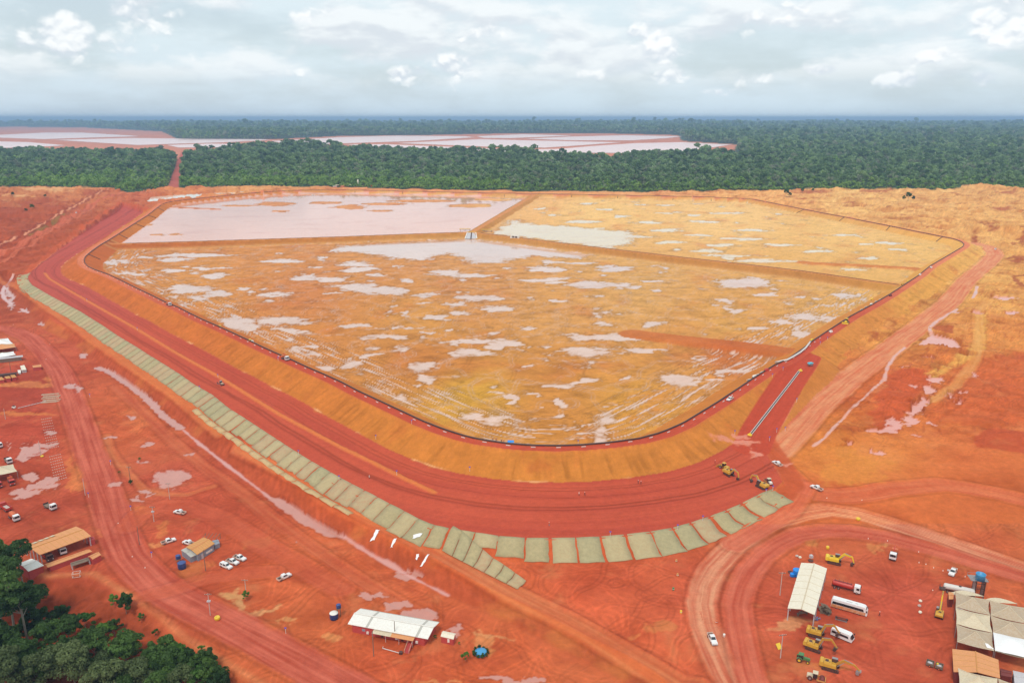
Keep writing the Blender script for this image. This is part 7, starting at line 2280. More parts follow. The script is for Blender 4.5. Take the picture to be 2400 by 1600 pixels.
make_truck('crane_truck', 'truck with red loader arm on the left crest road', at(396, 716), heading((389, 712), (407, 720)), 'crane', L=7.0)
make_truck('crane_truck', 'red and tan truck with loader arm further down the crest road', at(668, 843), heading((655, 837), (684, 850)), 'crane', L=8.0)
yb = thing('pipe_reel', 'yellow pipe reel bridging the crest pipe', 'reel', at(515, 769), -.6)
MB().prism([(-1.6, .2), (1.6, .2), (1.4, 1.2), (.6, 1.7), (-.6, 1.7), (-1.4, 1.2)], .8).build('housing', P_YELLOW, yb)
MB().cyl((0, -1.1, .9), (0, 1.1, .9), .5, .5, 12).build('drum', P_DARK, yb)
yb = thing('pump_set', 'yellow and white pump set on the crest pipe', 'pump', at(589, 803), -.6)
MB().box(-2.0, -.4, -.8, .8, .1, 1.7, .2, .15).build('engine_cover', P_YELLOW2, yb)
MB().box(.2, 2.2, -.7, .7, .1, 1.1, .2, .2).build('pump_body', P_CREAM2, yb)
make_loader('bulldozer', 'yellow bulldozer on the right crest road', 'bulldozer', at(1983, 758), heading((1990, 752), (1974, 764)), 'dozer', P_YELLOW2, 1.35)
for u, v, mt, lb in ((1903, 800, P_YELLOW2, 'yellow manifold at the upper end of the white hose'), (2044, 703, P_YELLOW2, 'yellow manifold among the crest pipes'), (2115, 668, P_YELLOW, 'flat yellow manifold low on the upper crest'), (2128, 661, P_YELLOW2, 'taller yellow manifold on the upper crest'), (2087, 694, P_DARKRED, 'dark red pump on the upper crest'),
                     (2042, 716, P_CREAM2, 'white pump on the crest below the manifolds'), (1947, 779, P_CREAM2, 'small white box on the crest pipe'), (1768, 886, P_CREAM2, 'white pump beside the crest pipe near the ramp'), (1796, 870, P_RED, 'red and grey pump beside the crest pipe near the ramp head'), (2156, 645, P_CREAM2, 'white pump furthest up the crest'), (2182, 628, P_CREAM2, 'white pipe joint at the far crest')):
    t = thing('pump_unit', lb, 'pump', at(u, v), .7, 'pumps and manifolds along the crest')
    MB().prism([(-1.7, .15), (1.7, .15), (1.7, 1.0), (1.1, 1.6), (-1.1, 1.6), (-1.7, 1.0)], .75, .5).build('casing', mt, t)
    MB().cyl((-2.4, 0, .6), (2.4, 0, .6), .28, .28, 8).build('pipe_end', P_DARK, t)
for k, (u, v) in enumerate(((2020, 727), (2030, 721), (2054, 708), (2064, 703), (1756, 892), (1776, 880), (1787, 874))):
    t = thing('pipe_rack', 'short dark pipe pieces stacked beside the crest pipe', 'pipes', at(u, v), .65, 'pipe pieces along the crest')
    for q in range(3):
        MB().cyl((-1.8, -.5 + q * .5, .3), (1.8, -.5 + q * .5, .3), .24, .24, 6).build('pipe_piece', (P_DARK, P_GREY, P_CREAM2)[q], t)
bc = thing('generator_cart', 'small machine under a turquoise cover at the ramp top', 'machine', at(1899, 857), .4)
MB().box(-1.4, 1.4, -.9, .9, .5, 1.5, .1, .1).build('body', P_GREY, bc)
MB().prism([(-1.8, 1.6), (1.8, 1.7), (1.4, 2.2), (-1.2, 2.3)], 1.2, .9).build('cover', P_TURQ, bc)
wheels(bc, [(-.9, .95), (.9, .95), (-.9, -.95), (.9, -.95)], .4, .25)
tr = thing('tank_trailer', 'long silver tank trailer under the elevated tank', 'trailer', at(2246, 1391), heading((2212, 1383), (2283, 1398)))
MB().lathe([(.3, -5), (.95, -4.8), (1.05, -4.4), (1.05, 4.4), (.95, 4.8), (.3, 5)], 18, (0, 0, 2.1), 'x').build('tank', P_WPIPE, tr, True)
MB().lathe([(.45, 0), (.45, .25), (.2, .3)], 12, (.2, 0, 3.1)).build('hatch', P_DARK, tr)
MB().box(-5, 4.2, -.5, .5, .8, 1.15).build('chassis', P_DARK, tr)
wheels(tr, [(-3.6, 1.0), (-3.6, -1.0), (-2.3, 1.0), (-2.3, -1.0)], .5, .35)
MB().box(-6.2, -5, -.9, .9, .8, 1.0).box(-6.1, -6.0, -.8, .8, 1, 2.2).build('rear_platform', P_DARK, tr)
im = thing('plough', 'dark frame implement on wheels between the coach and minibus', 'implement', at(1972, 1452), heading((1958, 1449), (1988, 1457)))
MB().box(-2, 2, -.12, .12, .7, .9).box(-1.6, 1.6, -.9, -.75, .6, .8).box(-1.9, -1.7, -1, .6, .6, .8).box(1.5, 1.7, -1, .6, .6, .8).build('frame', P_DARK, im)
for k in range(6):
    MB().lathe([(.4, -.03), (.4, .03)], 12, (-1.6 + k * .62, -.8, .4), 'y').build('disc', P_GREY, im)
wheels(im, [(-1.7, .4), (1.7, .4)], .4, .25)
ct = thing('cart', 'open crate trailer full of scrap by the orange shed', 'trailer', at(2190, 1562), heading((2172, 1556), (2206, 1567)))
for x0_ in (-2.4, .15):
    MB().box(x0_, x0_ + 2.2, -1.1, 1.1, .5, .6).box(x0_, x0_ + 2.2, -1.1, -1.02, .6, 1.4).box(x0_, x0_ + 2.2, 1.02, 1.1, .6, 1.4).box(x0_, x0_ + .08, -1.1, 1.1, .6, 1.4).box(x0_ + 2.12, x0_ + 2.2, -1.1, 1.1, .6, 1.4).build('crate', P_WOOD, ct)
    MB().box(x0_ + .2, x0_ + 1.9, -.8, .8, .6, 1.1, .3, .3).build('scrap', P_PALEGREY, ct)
MB().lathe([(.32, 0), (.34, .4), (.3, .8)], 12, (.7, .4, .6)).build('drum', P_YELLOW2, ct)
wheels(ct, [(-1.3, 1.1), (1.3, 1.1), (-1.3, -1.1), (1.3, -1.1)], .45, .25, P_ORANGE)

# ---- tanks
def water_tank(label, p, r, h, mat, lid=None, stand=0.0, group=None, lean=.92):
    t = thing('water_tank', label, 'tank', p, 0, group)
    MB().lathe([(r * lean, stand), (r, stand + h * .9), (r * 1.03, stand + h)], 20).build('tank', mat, t, True)
    lo = MB().lathe([(r * 1.06, stand + h), (r * 1.0, stand + h + .12), (r * .4, stand + h + .3), (r * .2, stand + h + .32)], 20).build('lid', lid or mat, t, True)
    for k in range(3):
        MB().lathe([(r * 1.0 + .03, stand + h * (.25 + .25 * k)), (r * 1.0 + .03, stand + h * (.25 + .25 * k) + .08)], 20).build('hoop', mat, t)
    if stand > 0:
        for a in range(4):
            x, y = r * .8 * math.cos(a * 1.571 + .785), r * .8 * math.sin(a * 1.571 + .785)
            MB().cyl((x, y, -.2), (x, y, stand), .1, .1, 6).build('leg', P_WOOD, t)
        MB().box(-r, r, -r, r, stand - .2, stand).build('platform', P_WOOD, t)
    return t


water_tank('large blue water tank by the access road', at(427, 1331), 1.55, 2.5, P_BLUE)
water_tank('smaller blue tank on a stand behind the large one', at(419, 1317), .95, 1.3, P_BLUE, stand=1.7)
water_tank('blue tank with white lid near the red office', at(783, 1449), 1.45, 2.3, P_BLUE, P_CREAM2)
water_tank('small blue tank on tall timber stand near the red office', at(795, 1443), .8, 1.2, P_BLUE, stand=3.4)
water_tank('low blue pond tank ringed by weeds right of the red office', at(1127, 1532), 1.9, 1.1, P_TANKBLUE, lean=1.0)
water_tank('bright blue tank against the cream roofed shed', at(1867, 1349), 1.5, 2.6, P_SKYBLUE)
water_tank('lower bright blue drum left of the blue tank', at(1857, 1350), .9, 1.1, P_SKYBLUE)
et = thing('tank_tower', 'blue open water tank on a tall dark steel tower', 'water tower', at(2290, 1396), -.15)
ht = height_to(et.location, 1344)
for x in (-1.5, 1.5):
    for y in (-1.2, 1.2):
        MB().box(x - .16, x + .16, y - .16, y + .16, 0, ht - 2.4).build('leg', P_DARK, et)
    MB().box(x - .14, x + .14, -1.0, 1.0, .4, ht - 3.0).build('panel', P_GREY, et)
for z_ in (1.5, 3.5, 5.5):
    MB().box(-1.5, 1.5, -1.25, -1.1, z_, z_ + .2).build('brace', P_DARK, et)
MB().box(-3.2, 2.6, -1.0, 3.0, ht - 2.55, ht - 2.4).build('deck', P_GREY, et)
MB().lathe([(1.55, ht - 2.4), (1.6, ht - .2), (1.66, ht), (1.5, ht), (1.45, ht - .9), (.1, ht - 1.0)], 22).build('tank', P_TANKBLUE, et, True)
for y in (-.9, 2.9):
    MB().cyl((-3.1, y, ht - 2.4), (-3.1, y, ht - 1.4), .05, .05, 6).cyl((-3.1, y, ht - 1.4), (2.5, y, ht - 1.4), .05, .05, 6).cyl((2.5, y, ht - 2.4), (2.5, y, ht - 1.4), .05, .05, 6).build('rail', P_GREY, et)

# ---- blue canopy and the people
cn = thing('canopy', 'bright blue work canopy beside the crest pipe', 'canopy', at(1197, 1044), -.06)
MB().prism([(-1.7, 2.2), (1.7, 2.2), (1.5, 2.6), (-1.5, 2.6)], 1.4, 1.0).build('cloth', P_SKYBLUE, cn)
for x in (-1.55, 1.55):
    for y in (-1.25, 1.25):
        MB().cyl((x, y, 0), (x, y, 2.2), .05, .05, 6).build('post', P_GREY, cn)


def person_mesh(name, shirt, trousers, walking):
    m = bpy.data.meshes.new(name)
    st = .26 if walking else .1
    J = [(0, 0, .95), (0, 0, 1.22), (0, 0, 1.45), (.02, 0, 1.56), (.03, 0, 1.68), (.03, 0, 1.76),
         (0, .19, 1.42), (-.05 * st * 4, .27, 1.14), (.1, .26, .9), (0, -.19, 1.42), (.05 * st * 4, -.27, 1.14), (.18, -.25, .92),
         (st * .5, .1, .5), (st, .1, .06), (st + .16, .1, .03), (-st * .35, -.1, .5), (-st, -.1, .06), (-st + .16, -.1, .03)]
    E = [(0, 1), (1, 2), (2, 3), (3, 4), (4, 5), (2, 6), (6, 7), (7, 8), (2, 9), (9, 10), (10, 11), (0, 12), (12, 13), (13, 14), (0, 15), (15, 16), (16, 17)]
    Rr = [.15, .15, .15, .065, .10, .085, .07, .05, .04, .07, .05, .04, .085, .055, .04, .085, .055, .04]
    m.from_pydata(J, E, [])
    o = bpy.data.objects.new(name, m)
    COL.objects.link(o)
    md = o.modifiers.new('skin', 'SKIN')
    for d, r in zip(m.skin_vertices[0].data, Rr):
        d.radius = (r, r)
    m.skin_vertices[0].data[0].use_root = True
    o.modifiers.new('sub', 'SUBSURF').levels = 1
    dg = bpy.context.evaluated_depsgraph_get()
    me = bpy.data.meshes.new_from_object(o.evaluated_get(dg))
    bpy.data.objects.remove(o)
    for mt in (shirt, trousers, P_SKIN, P_DARK):
        me.materials.append(mt)
    for p in me.polygons:
        c = p.center
        p.material_index = 3 if c.z < .1 else (1 if c.z < .98 and abs(c.y) < .2 else (2 if c.z > 1.5 or (abs(c.y) > .2 and c.z < 1.1) else 0))
        p.use_smooth = True
    me.name = name
    return me


PM = {'red': person_mesh('person_red', P_RED, P_DARK, False), 'dark': person_mesh('person_dark', P_DARKRED, P_DARK, True), 'white': person_mesh('person_white', P_CREAM2, P_DARK, False), 'orange': person_mesh('person_orange', P_ORANGE, P_TARPGREY, False)}
helm = MB().lathe([(.14, 0), (.15, .03), (.12, .1), (.05, .15)], 10).build('helmet', P_CREAM2)
helm_me = helm.data
bpy.data.objects.remove(helm)
for u, v, kd, rz, lb in ((866, 1122, 'white', 1.0, 'person in a white top alone on the left part of the bench'), (1287, 1232, 'orange', 2.0, 'person in orange alone near the front mats'), (1357, 1161, 'white', .3, 'left person of the pair in the middle of the bench'), (1370.5, 1161, 'dark', 2.6, 'right person of the pair in the middle of the bench, in dark clothes'),
                         (1495.5, 1133, 'dark', 1.2, 'left person of the pair walking near the slope foot'), (1502, 1135, 'dark', 1.4, 'right person of the pair walking near the slope foot'), (1675.5, 1086, 'red', .4, 'person in red near the parked loader'), (2061, 1443, 'dark', 2.4, 'person in dark red walking across the machinery yard'),
                         (1155, 1032, 'red', .2, 'person in red furthest left of the blue canopy'), (1162.5, 1033, 'red', 1.9, 'second person in red left of the blue canopy'), (1175, 1036, 'dark', .7, 'person in dark clothes left of the blue canopy'), (1181, 1037, 'red', 2.9, 'person in red just left of the blue canopy'), (1187.5, 1046, 'white', 1.0, 'person in white at the left post of the canopy'),
                         (1200, 1047, 'dark', .1, 'person in dark clothes in front of the canopy'), (1203.5, 1048, 'white', 3.0, 'person in white in front of the canopy'), (1211, 1047, 'red', 1.4, 'person in red right of the blue canopy')):
    o = bpy.data.objects.new('person', PM[kd])
    COL.objects.link(o)
    o.location = at(u, v)
    o.rotation_euler = (0, 0, rz)
    tag(o, lb, 'person', 'workers on the site')
    h = bpy.data.objects.new('helmet', helm_me)
    COL.objects.link(h)
    h.parent = o
    h.location = (.03, 0, 1.72)

# ---- poles, posts and small things
def pole(u, v, vtop, label, arm=True, lamp=False):
    p = at(u, v)
    h = height_to(p, vtop)
    t = thing('utility_pole', label, 'pole', p, rnd.uniform(-.2, .2), 'utility poles')
    MB().cyl((0, 0, -.3), (0, 0, h), .17, .11, 8).build('mast', P_WOOD if rnd.random() < .6 else P_CONC, t)
    if arm:
        MB().box(-1.2, 1.2, -.08, .08, h - .5, h - .32).build('crossarm', P_WOOD, t)
        for x in (-1.1, -.5, .5, 1.1):
            MB().cyl((x, 0, h - .32), (x, 0, h - .1), .06, .04, 6).build('insulator', P_CREAM2, t)
    if lamp:
        MB().box(-.6, .6, -.35, .35, h * .62, h * .62 + .5).build('transformer', P_PALEGREY, t)
    return t


for a in ((1828, 1394, 1340, 'utility pole with two crossarms left of the cream roofed shed'), (1829, 1541, 1485, 'utility pole beside the yellow sign board'), (398, 1170, 1131, 'dark pole at the corner of the flooded plot'), (361, 1222, 1186, 'pole with a transformer by the upper left yard'), (306, 1129, 1093, 'dark pole with a shrub at its foot by the access road'),
          (200, 1160, 1121, 'thin pole left of the access road'), (327, 1276, 1232, 'thin grey pole left of the parked pickups'), (493, 1441, 1390, 'pole with white transformer in the middle of the road fork'), (577, 1392, 1357, 'pole with green shrub on the pale clay heap'), (876, 1537, 1478, 'tall grey pole in front of the red office'),
          (926, 1498, 1455, 'thin white mast against the red office'), (482, 1337, 1288, 'thin pole in front of the ochre roofed office'), (96, 1068, 1032, 'thin pole at the flooded kerb rows'), (26, 872, 846, 'dark lamp pole at the left edge'), (13, 982, 957, 'thin pole at the left edge below the planks')):
    pole(a[0], a[1], a[2], a[3], arm=a[3].startswith(('utility', 'pole', 'dark pole')), lamp='transformer' in a[3])

proto_post = None


def marker(u, v, label, group, mat=P_SIGN, h=2.0):
    global proto_post
    if proto_post is None:
        t = thing('marker_post', label, 'post', at(u, v), 0, group)
        MB().cyl((0, 0, -.1), (0, 0, h), .09, .09, 6).build('stake', P_WPIPE, t)
        MB().box(-.38, .38, -.04, .04, h - .1, h + .5).build('sign_board', P_SIGN, t)
        proto_post = t
        return t
    return dup(proto_post, label, at(u, v), rnd.uniform(-.3, .3), group)


for u, v in ((259.7, 1089), (307, 1196), (356, 1305), (670, 1484), (208, 1165), (211, 931)):
    marker(u, v, 'white marker post with violet top beside the left access road', 'marker posts by the access road')
for u, v in ((204, 706), (322, 774), (468, 913), (511, 885), (700, 1065), (795, 1125), (881, 1029), (930, 1113), (1101, 1104), (1430, 1257), (1588, 1241), (1647, 1220), (1795, 1157), (1811, 1149)):
    marker(u, v, 'white marker post on the red bench', 'marker posts on the bench')
for u, v in ((652, 845), (443, 742), (965, 994), (1355, 1041), (1835, 869), (1810, 884), (1867, 942), (1820, 1013), (1840, 1010), (1939, 797), (1922, 808), (1722, 1018), (1803, 1033)):
    marker(u, v, 'thin white marker post along the crest road and ramp', 'marker posts on crest and ramp')


def ring(u, v, r, mat, name, label, cat, group=None, w=.45):
    t = thing(name, label, cat, at(u, v), 0, group)
    MB().lathe([(r * .55, .06), (r * .85, 0), (r, w * .3), (r, w * .8), (r * .85, w), (r * .55, w * .95), (r * .5, w * .5)], 16).build('ring', mat, t, True)
    MB().lathe([(r * .35, 0), (r * .5, w * .6), (r * .3, w * .7)], 12).build('hub', mat, t)
    return t


ring(509.5, 1451, 1.0, P_YELLOW2, 'traffic_island', 'yellow painted tyre stack in the middle of the road fork', 'tyre', w=1.2)
ring(2011, 1218, .9, P_YELLOW2, 'traffic_island', 'yellow painted tyre stack where the loop roads meet', 'tyre', w=1.0)
ring(1900, 1314, 1.0, P_TYRE, 'tyre', 'large black tyre lying above the cream shed', 'tyre')
ring(1852, 1341, .9, P_TYRE, 'tyre', 'large black tyre left of the blue tank', 'tyre')
ring(99, 1070, .8, P_YELLOW2, 'tyre', 'yellow tyre at the foot of the flooded plot pole', 'tyre', w=.7)
for u, v, lb in ((2156.5, 1409, 'pale boulder uppermost of three in the right yard'), (2155, 1420.5, 'grey boulder in the middle of three in the right yard'), (2156.5, 1435.5, 'pale boulder lowest of three in the right yard'), (1875, 1307, 'pale broken concrete lump above the cream shed'), (1868, 1304, 'smaller concrete lump left of the broken one')):
    t = thing('boulder', lb, 'boulder', at(u, v), rnd.uniform(0, 3))
    m = MB()
    m.lathe([(.3, 0), (.62, .25), (.55, .6), (.25, .8)], 9)
    m.v = [(x * rnd.uniform(.8, 1.2), y * rnd.uniform(.8, 1.2), z) for x, y, z in m.v]
    m.build('stone', P_CREAM if 'pale' in lb else P_CONC, t)
bx_ = thing('oil_drum', 'grey box behind the black tyre above the shed', 'box', at(1901, 1306), .2)
MB().box(-.6, .6, -.6, .6, 0, 1.1, .05, .05).build('case', P_PALEGREY, bx_)
fl = thing('float_drum', 'yellow plastic drum beside the upper excavator', 'drum', at(1939.5, 1286), .4)
MB().lathe([(.5, 0), (.62, .15), (.62, 1.1), (.5, 1.3)], 14).build('drum', P_YELLOW2, fl, True)
sg = thing('sign_board', 'tilted yellow board by the lower utility pole', 'sign', at(1824, 1518), .4)
MB().hexa([(-.8, -.9, .2), (.8, -.9, .2), (.8, .5, 1.5), (-.8, .5, 1.5), (-.8, -.95, .3), (.8, -.95, .3), (.8, .45, 1.6), (-.8, .45, 1.6)]).build('board', P_YELLOW2, sg)
MB().cyl((-.6, .5, 0), (-.6, .4, 1.5), .05, .05, 6).cyl((.6, .5, 0), (.6, .4, 1.5), .05, .05, 6).build('prop', P_GREY, sg)
sk = thing('scrap_heap', 'heap of dark scrap and blue pipes at the shed corner', 'scrap', at(1913, 1452), .5)
for k in range(8):
    MB().cyl((rnd.uniform(-1.5, 1), rnd.uniform(-1, 1), .2), (rnd.uniform(-1, 2), rnd.uniform(-1, 1), rnd.uniform(.3, 1.3)), .1, .1, 6).build('pipe', (P_SKYBLUE, P_GREY, P_DARK)[k % 3], sk)
wb = thing('work_bench', 'dark workbench and crates in the mouth of the cream shed', 'bench', at(1880, 1440), .3)
MB().box(-2, 2, -.5, .5, .8, .95).box(-1.9, -1.7, -.4, .4, 0, .8).box(1.7, 1.9, -.4, .4, 0, .8).build('table', P_WOOD, wb)
MB().box(-1.2, .1, -.4, .4, .95, 1.5).build('crate', P_WOOD, wb)
br = thing('brush_pile', 'pile of dry brown brush right of the cream shed', 'brush', at(1934, 1432))
V, F = [], []
r_ = np.random.RandomState(9)
for k in range(260):
    d = r_.randn(3)
    d[2] = abs(d[2])
    d /= np.linalg.norm(d)
    c = d * np.array([1.9, 2.4, 1.2]) * r_.rand() ** .4
    a = r_.randn(3) * .35
    b = np.cross(a, r_.randn(3)) * .5
    n_ = len(V)
    V += [c - a - b, c + a - b, c + a + b, c - a + b]
    F.append((n_, n_ + 1, n_ + 2, n_ + 3))
MB().add(V, F).build('twigs', P_WOOD, br)
for u, v, mt, lb in ((1578, 1382, P_GREEN, 'small green bin on the front yard'), (1596, 1436, P_YELLOW2, 'yellow post on the front yard by the loop road'), (1588, 1349, P_OCHRE, 'tan drum on the front yard'), (1697, 1491, P_CREAM2, 'white marker drum right of the driving pickup'), (1679, 1459, P_ORANGE, 'orange marker drum above the driving pickup'), (1585, 1316, P_OCHRE, 'tan drum below the front mats')):
    t = thing('barrel', lb, 'drum', at(u, v))
    MB().lathe([(.36, 0), (.4, .1), (.4, .95), (.34, 1.05)], 12).build('shell', mt, t, True)
    MB().lathe([(.42, .45), (.42, .6)], 12).build('band', P_CREAM2 if mt is not P_CREAM2 else P_ORANGE, t)
cone_me = None
for u, v in ((2035, 1262), (2080, 1267), (2153, 1293), (2154, 1318), (2170, 1322), (2188, 1330), (2210, 1337), (2262, 1351), (2202, 1377), (2186, 1383), (1938, 1167), (2020, 1172), (117, 806), (31, 761), (108, 842), (277, 1226), (310, 1304), (340, 1330)):
    if cone_me is None:
        o = MB().lathe([(.34, 0), (.34, .1), (.22, .12), (.06, .85)], 10).build('traffic_cone', P_CREAM2)
        cone_me = o.data
    else:
        o = bpy.data.objects.new('traffic_cone', cone_me)
        COL.objects.link(o)
    o.location = at(u, v)
    o.scale = (.6,) * 3
    tag(o, 'small white roadside cone on the red ground', 'cone', 'white cones along the roads')
kerb_me = None
for i in range(24):
    f_ = i / 23
    x0_, y0_ = 510 + 165 * f_, 118 + 752 * f_
    x1_, y1_ = 625 + 185 * f_, 100 + 732 * f_
    if i in (12, 13):
        continue
    for k in range(6):
        g_ = k / 5
        u, v = (x0_ + (x1_ - x0_) * g_) / 5.227, 960 + (y0_ + (y1_ - y0_) * g_) / 5.227
        if kerb_me is None:
            o = MB().box(-.30, .30, -.13, .13, 0, .24, .04, .04).build('kerb_block', P_CONC)
            kerb_me = o.data
        else:
            o = bpy.data.objects.new('kerb_block', kerb_me)
            COL.objects.link(o)
        o.location = at(u, v)
        o.rotation_euler = (0, 0, .35)
        tag(o, 'small pale kerb block in the rows of the left yard', 'kerb', 'rows of kerb blocks in the left yard')
# white tarps on the bank
for k, (poly, lb) in enumerate((([(881, 1242), (890, 1241), (877, 1266), (868, 1268)], 'largest white sheet spread on the bank below the mats'), ([(923, 1262), (930, 1262), (919, 1282), (914, 1284)], 'narrow white sheet second from the left on the bank'), ([(977, 1299), (983, 1298), (978, 1312), (974, 1312)], 'small white scrap third on the bank'), ([(1001, 1299), (1008, 1299), (991, 1325), (984, 1328)], 'narrow white sheet rightmost on the bank'), ([(970, 1254), (990, 1251), (984, 1260), (967, 1264)], 'white sheet lying on the grass mats'))):
    P = [at(u, v) for u, v in poly]
    c = sum(P, Vector()) / 4
    V, F = [], []
    for j in range(7):
        for i in range(4):
            a = P[0].lerp(P[1], i / 3).lerp(P[3].lerp(P[2], i / 3), j / 6)
            a = a + Vector((rnd.uniform(-.25, .25), rnd.uniform(-.25, .25), 0))
            V.append(Vector((a.x, a.y, gz(a.x, a.y) + (.45 if k == 4 else .14) + rnd.uniform(0, .12))) - c)
    for j in range(6):
        for i in range(3):
            q = j * 4 + i
            F.append((q, q + 1, q + 5, q + 4))
    o = MB().add(V, F).build('white_sheet', P_TARP)
    o.location = c
    o.modifiers.new('thickness', 'SOLIDIFY').thickness = .03
    tag(o, lb, 'tarp')
dp = thing('drain_pipe', 'white drain pipe with grey box in front of the red office', 'pipe', at(940, 1531))
A, B = at(897, 1520) - dp.location, at(936, 1531) - dp.location
MB().tube([A + Vector((0, .9, .3)), A + Vector((0, 0, .3)), B + Vector((0, 0, .3))], .13, 6).build('pipe', P_WPIPE, dp)
MB().box(-.6, .5, -.5, .5, 0, .8).build('box', P_DARK, dp)

# ================================================================== near wood and shrubs
NEAR = []
for sd, mat, kw in ((31, NEAR_DARK, dict(height=15, radius=4.6, clumps=34, leaves=170, leaf=.30, crown_base=.35, trunk_r=.28)), (32, NEAR_DARK, dict(height=20, radius=5.2, clumps=36, leaves=170, leaf=.32, crown_base=.5, trunk_r=.38)), (33, NEAR_OLIVE, dict(height=14, radius=5.4, clumps=38, leaves=160, leaf=.30, crown_base=.3, trunk_r=.3)),
                    (34, NEAR_DARK, dict(height=11, radius=3.6, clumps=28, leaves=150, leaf=.28, crown_base=.2, trunk_r=.2)), (35, NEAR_DARK, dict(height=26, radius=5.0, clumps=30, leaves=160, leaf=.33, crown_base=.62, trunk_r=.45, limbs=9)), (36, NEAR_LIGHT, dict(height=8, radius=2.6, clumps=20, leaves=120, leaf=.28, crown_base=.15, trunk_r=.14))):
    tv, tf, lv, val = tree_parts(sd, **kw)
    NEAR.append((raw_mesh('near_trunk', tv, tf, [BARK]), crown_mesh('near_crown', lv, val, mat)))


def near_tree(u, v, kind, scale, label, group='trees of the near wood', name='broadleaf_tree', cat='tree'):
    t = thing(name, label, cat, at(u, v), rnd.uniform(0, 6.28), group, scale)
    for nm, me in (('trunk', NEAR[kind][0]), ('crown', NEAR[kind][1])):
        o = bpy.data.objects.new(nm, me)
        COL.objects.link(o)
        o.parent = t
    return t


for u, v, kd, sc, lb in ((40, 1520, 4, 1.15, 'tall dark tree with bare twin stem left of the gully'), (70, 1528, 4, 1.0, 'tall tree with leaning pale stem beside the twin stem'), (12, 1490, 4, 1.05, 'tall tree at the left frame edge with pale trunk'), (92, 1470, 1, .8, 'dark tree right of the tall stems'), (20, 1420, 1, 1.0, 'dark tree in front of the white roofed hut'), (55, 1372, 1, .9, 'dark tree reaching over the red hut'), (-8, 1390, 1, 1.1, 'dark tree at the left edge above the wood'),
                        (125, 1540, 0, .95, 'rounded dark tree in the middle of the wood'), (165, 1515, 0, .8, 'dark tree at the upper rim of the wood'), (200, 1480, 5, 1.0, 'bright green sapling on the gully rim'), (150, 1470, 3, .8, 'dark shrub tree at the gully'), (230, 1560, 0, .9, 'dark round tree below the gully mounds'), (300, 1575, 0, 1.0, 'large round dome of dark foliage in the wood'), (180, 1610, 2, 1.1, 'grey green tree in the lower wood'),
                        (110, 1620, 2, 1.0, 'olive tree at the lower frame edge'), (260, 1640, 2, 1.0, 'grey green tree with bare twigs at the lower edge'), (340, 1630, 2, .9, 'olive tree right of the dome'), (50, 1600, 0, 1.05, 'dark tree in the lower left corner'), (0, 1560, 0, 1.1, 'dark tree at the left edge of the lower wood'), (400, 1600, 0, .85, 'dark green tree at the right end of the wood'), (440, 1598, 3, 1.0, 'round green tree by the pale track'),
                        (495, 1600, 3, .9, 'dark rounded tree rightmost of the wood'), (425, 1560, 5, 1.1, 'bright green tree at the wood corner'), (470, 1625, 5, 1.2, 'bright green tree cut by the lower frame edge'), (520, 1640, 3, 1.0, 'small dark tree at the lower frame edge'), (296, 1438, 3, .72, 'single round dark tree on the gully rim'), (268, 1420, 5, .6, 'light green shrub left of the single round tree'), (250, 1500, 5, .9, 'light green tree in the gully'), (270, 1490, 3, .6, 'small dark shrub below the earth mound'),
                        (332, 1455, 5, .4, 'small green bush right of the single round tree'), (472, 1528, 5, .35, 'tiny green bush at the road bank'), (497, 1560, 5, .5, 'leafy sapling above the right end of the wood'), (365, 1490, 5, .35, 'small bush on the red bank'), (80, 1580, 3, 1.1, 'dark shrub tree filling the lower wood'), (150, 1580, 3, 1.2, 'green shrub tree in the lower wood'), (210, 1540, 3, 1.0, 'green shrub tree beside the dome'), (30, 1560, 3, 1.3, 'dark shrub tree under the tall stems'), (360, 1580, 3, 1.0, 'green shrub tree between dome and corner'),
                        (100, 1500, 3, 1.2, 'dark undergrowth tree behind the tall stems'), (60, 1450, 3, 1.3, 'dark undergrowth tree left of the gully'), (-30, 1620, 2, 1.1, 'olive tree beyond the lower left corner'), (20, 1640, 2, 1.2, 'grey green crown in the bottom left corner'), (-30, 1480, 1, 1.1, 'dark tree beyond the left edge')):
    near_tree(u, v, kd, sc, lb)
_fill = random.Random(77)
_n = 0
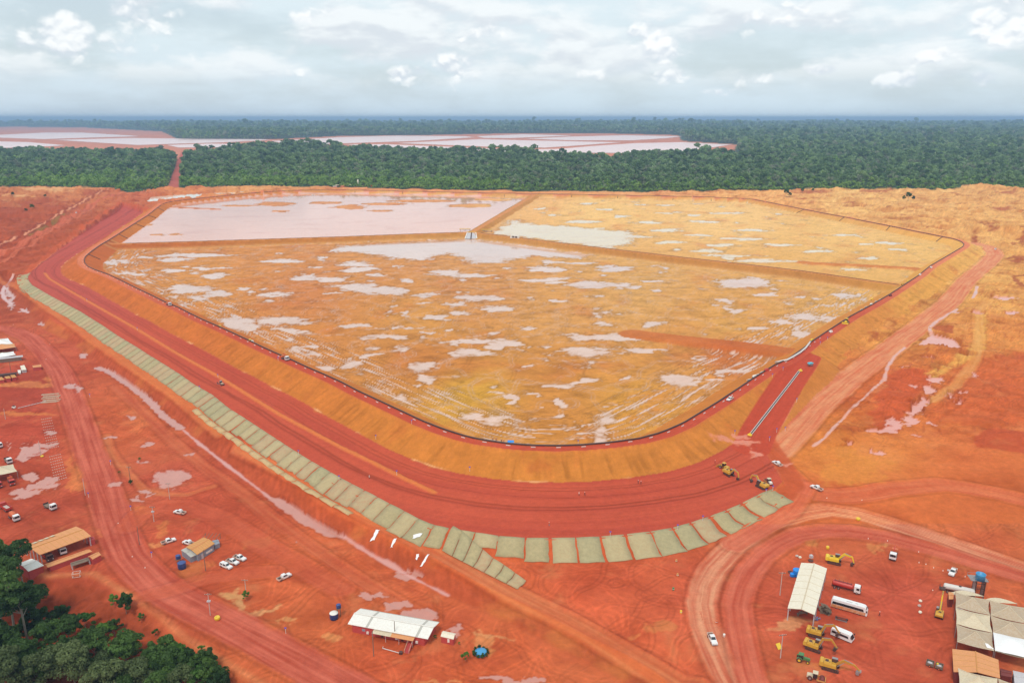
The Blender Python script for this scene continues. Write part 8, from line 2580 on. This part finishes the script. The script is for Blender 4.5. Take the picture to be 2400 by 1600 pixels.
while _n < 34:
    u, v = _fill.uniform(-40, 520), _fill.uniform(1440, 1660)
    p = W(u, v, -9)
    if line_dist(np.array([p[0]]), np.array([p[1]]), WOOD, closed=True)[0] > -(9 if u < 330 else 5) or v < 1475 + max(0, u - 80) * .25:
        continue
    near_tree(u, v, _fill.choice((0, 3, 3, 2, 0, 5)), _fill.uniform(.6, 1.0), 'leafy undergrowth tree filling the near wood', 'undergrowth of the near wood')
    _n += 1
for u, v, sc, kd, lb in ((328, 1080, .25, 5, 'little green shrub on the flooded plot'), (280, 1110, .2, 5, 'tiny shrub by the access road'), (577, 1405, .45, 5, 'leafy shrub at the foot of the clay heap pole'), (1090, 1548, .42, 5, 'weedy green shrub left of the blue pond tank'), (1020, 1497, .2, 5, 'tuft of green beside the red office corner'), (1076, 1511, .15, 5, 'green tuft right of the small red hut'),
                         (1842, 462, 1.1, 0, 'lone dark bush clump behind the far right crest'), (1850, 463, .9, 3, 'smaller dark bush beside the lone clump'), (2118, 471, .9, 3, 'left bush of the dark clump on the far spoil'), (2128, 471, 1.1, 0, 'tall bush of the dark clump on the far spoil'), (2140, 471, .9, 3, 'right bush of the dark clump on the far spoil'), (1880, 452, .9, 3, 'dark bush below the far wood, right of the lone clump'), (1905, 450, .7, 3, 'small bush below the far wood'),
                         (76, 496, .8, 3, 'dark bush on the left spoil heap'), (62, 502, .6, 3, 'small bush on the left spoil heap'), (31, 462, .8, 3, 'dark bush on the upper left spoil'), (108, 470, .6, 3, 'low bush on the upper left spoil'), (306, 1136, .25, 3, 'shrub at the foot of the dark access road pole')):
    near_tree(u, v, kd, sc, lb, 'shrubs on the bare ground', 'shrub', 'shrub')
for k in range(10):
    a = k / 10 * 6.28
    p = at(1127, 1532)
    o = thing('weed', 'green weeds ringing the blue pond tank', 'plant', (p.x + 2.3 * math.cos(a), p.y + 2.3 * math.sin(a), gz(p.x + 2.3 * math.cos(a), p.y + 2.3 * math.sin(a))), a, 'weeds round the pond tank', .12 + .05 * rnd.random())
    c = bpy.data.objects.new('foliage', NEAR[3][1])
    COL.objects.link(c)
    c.parent = o
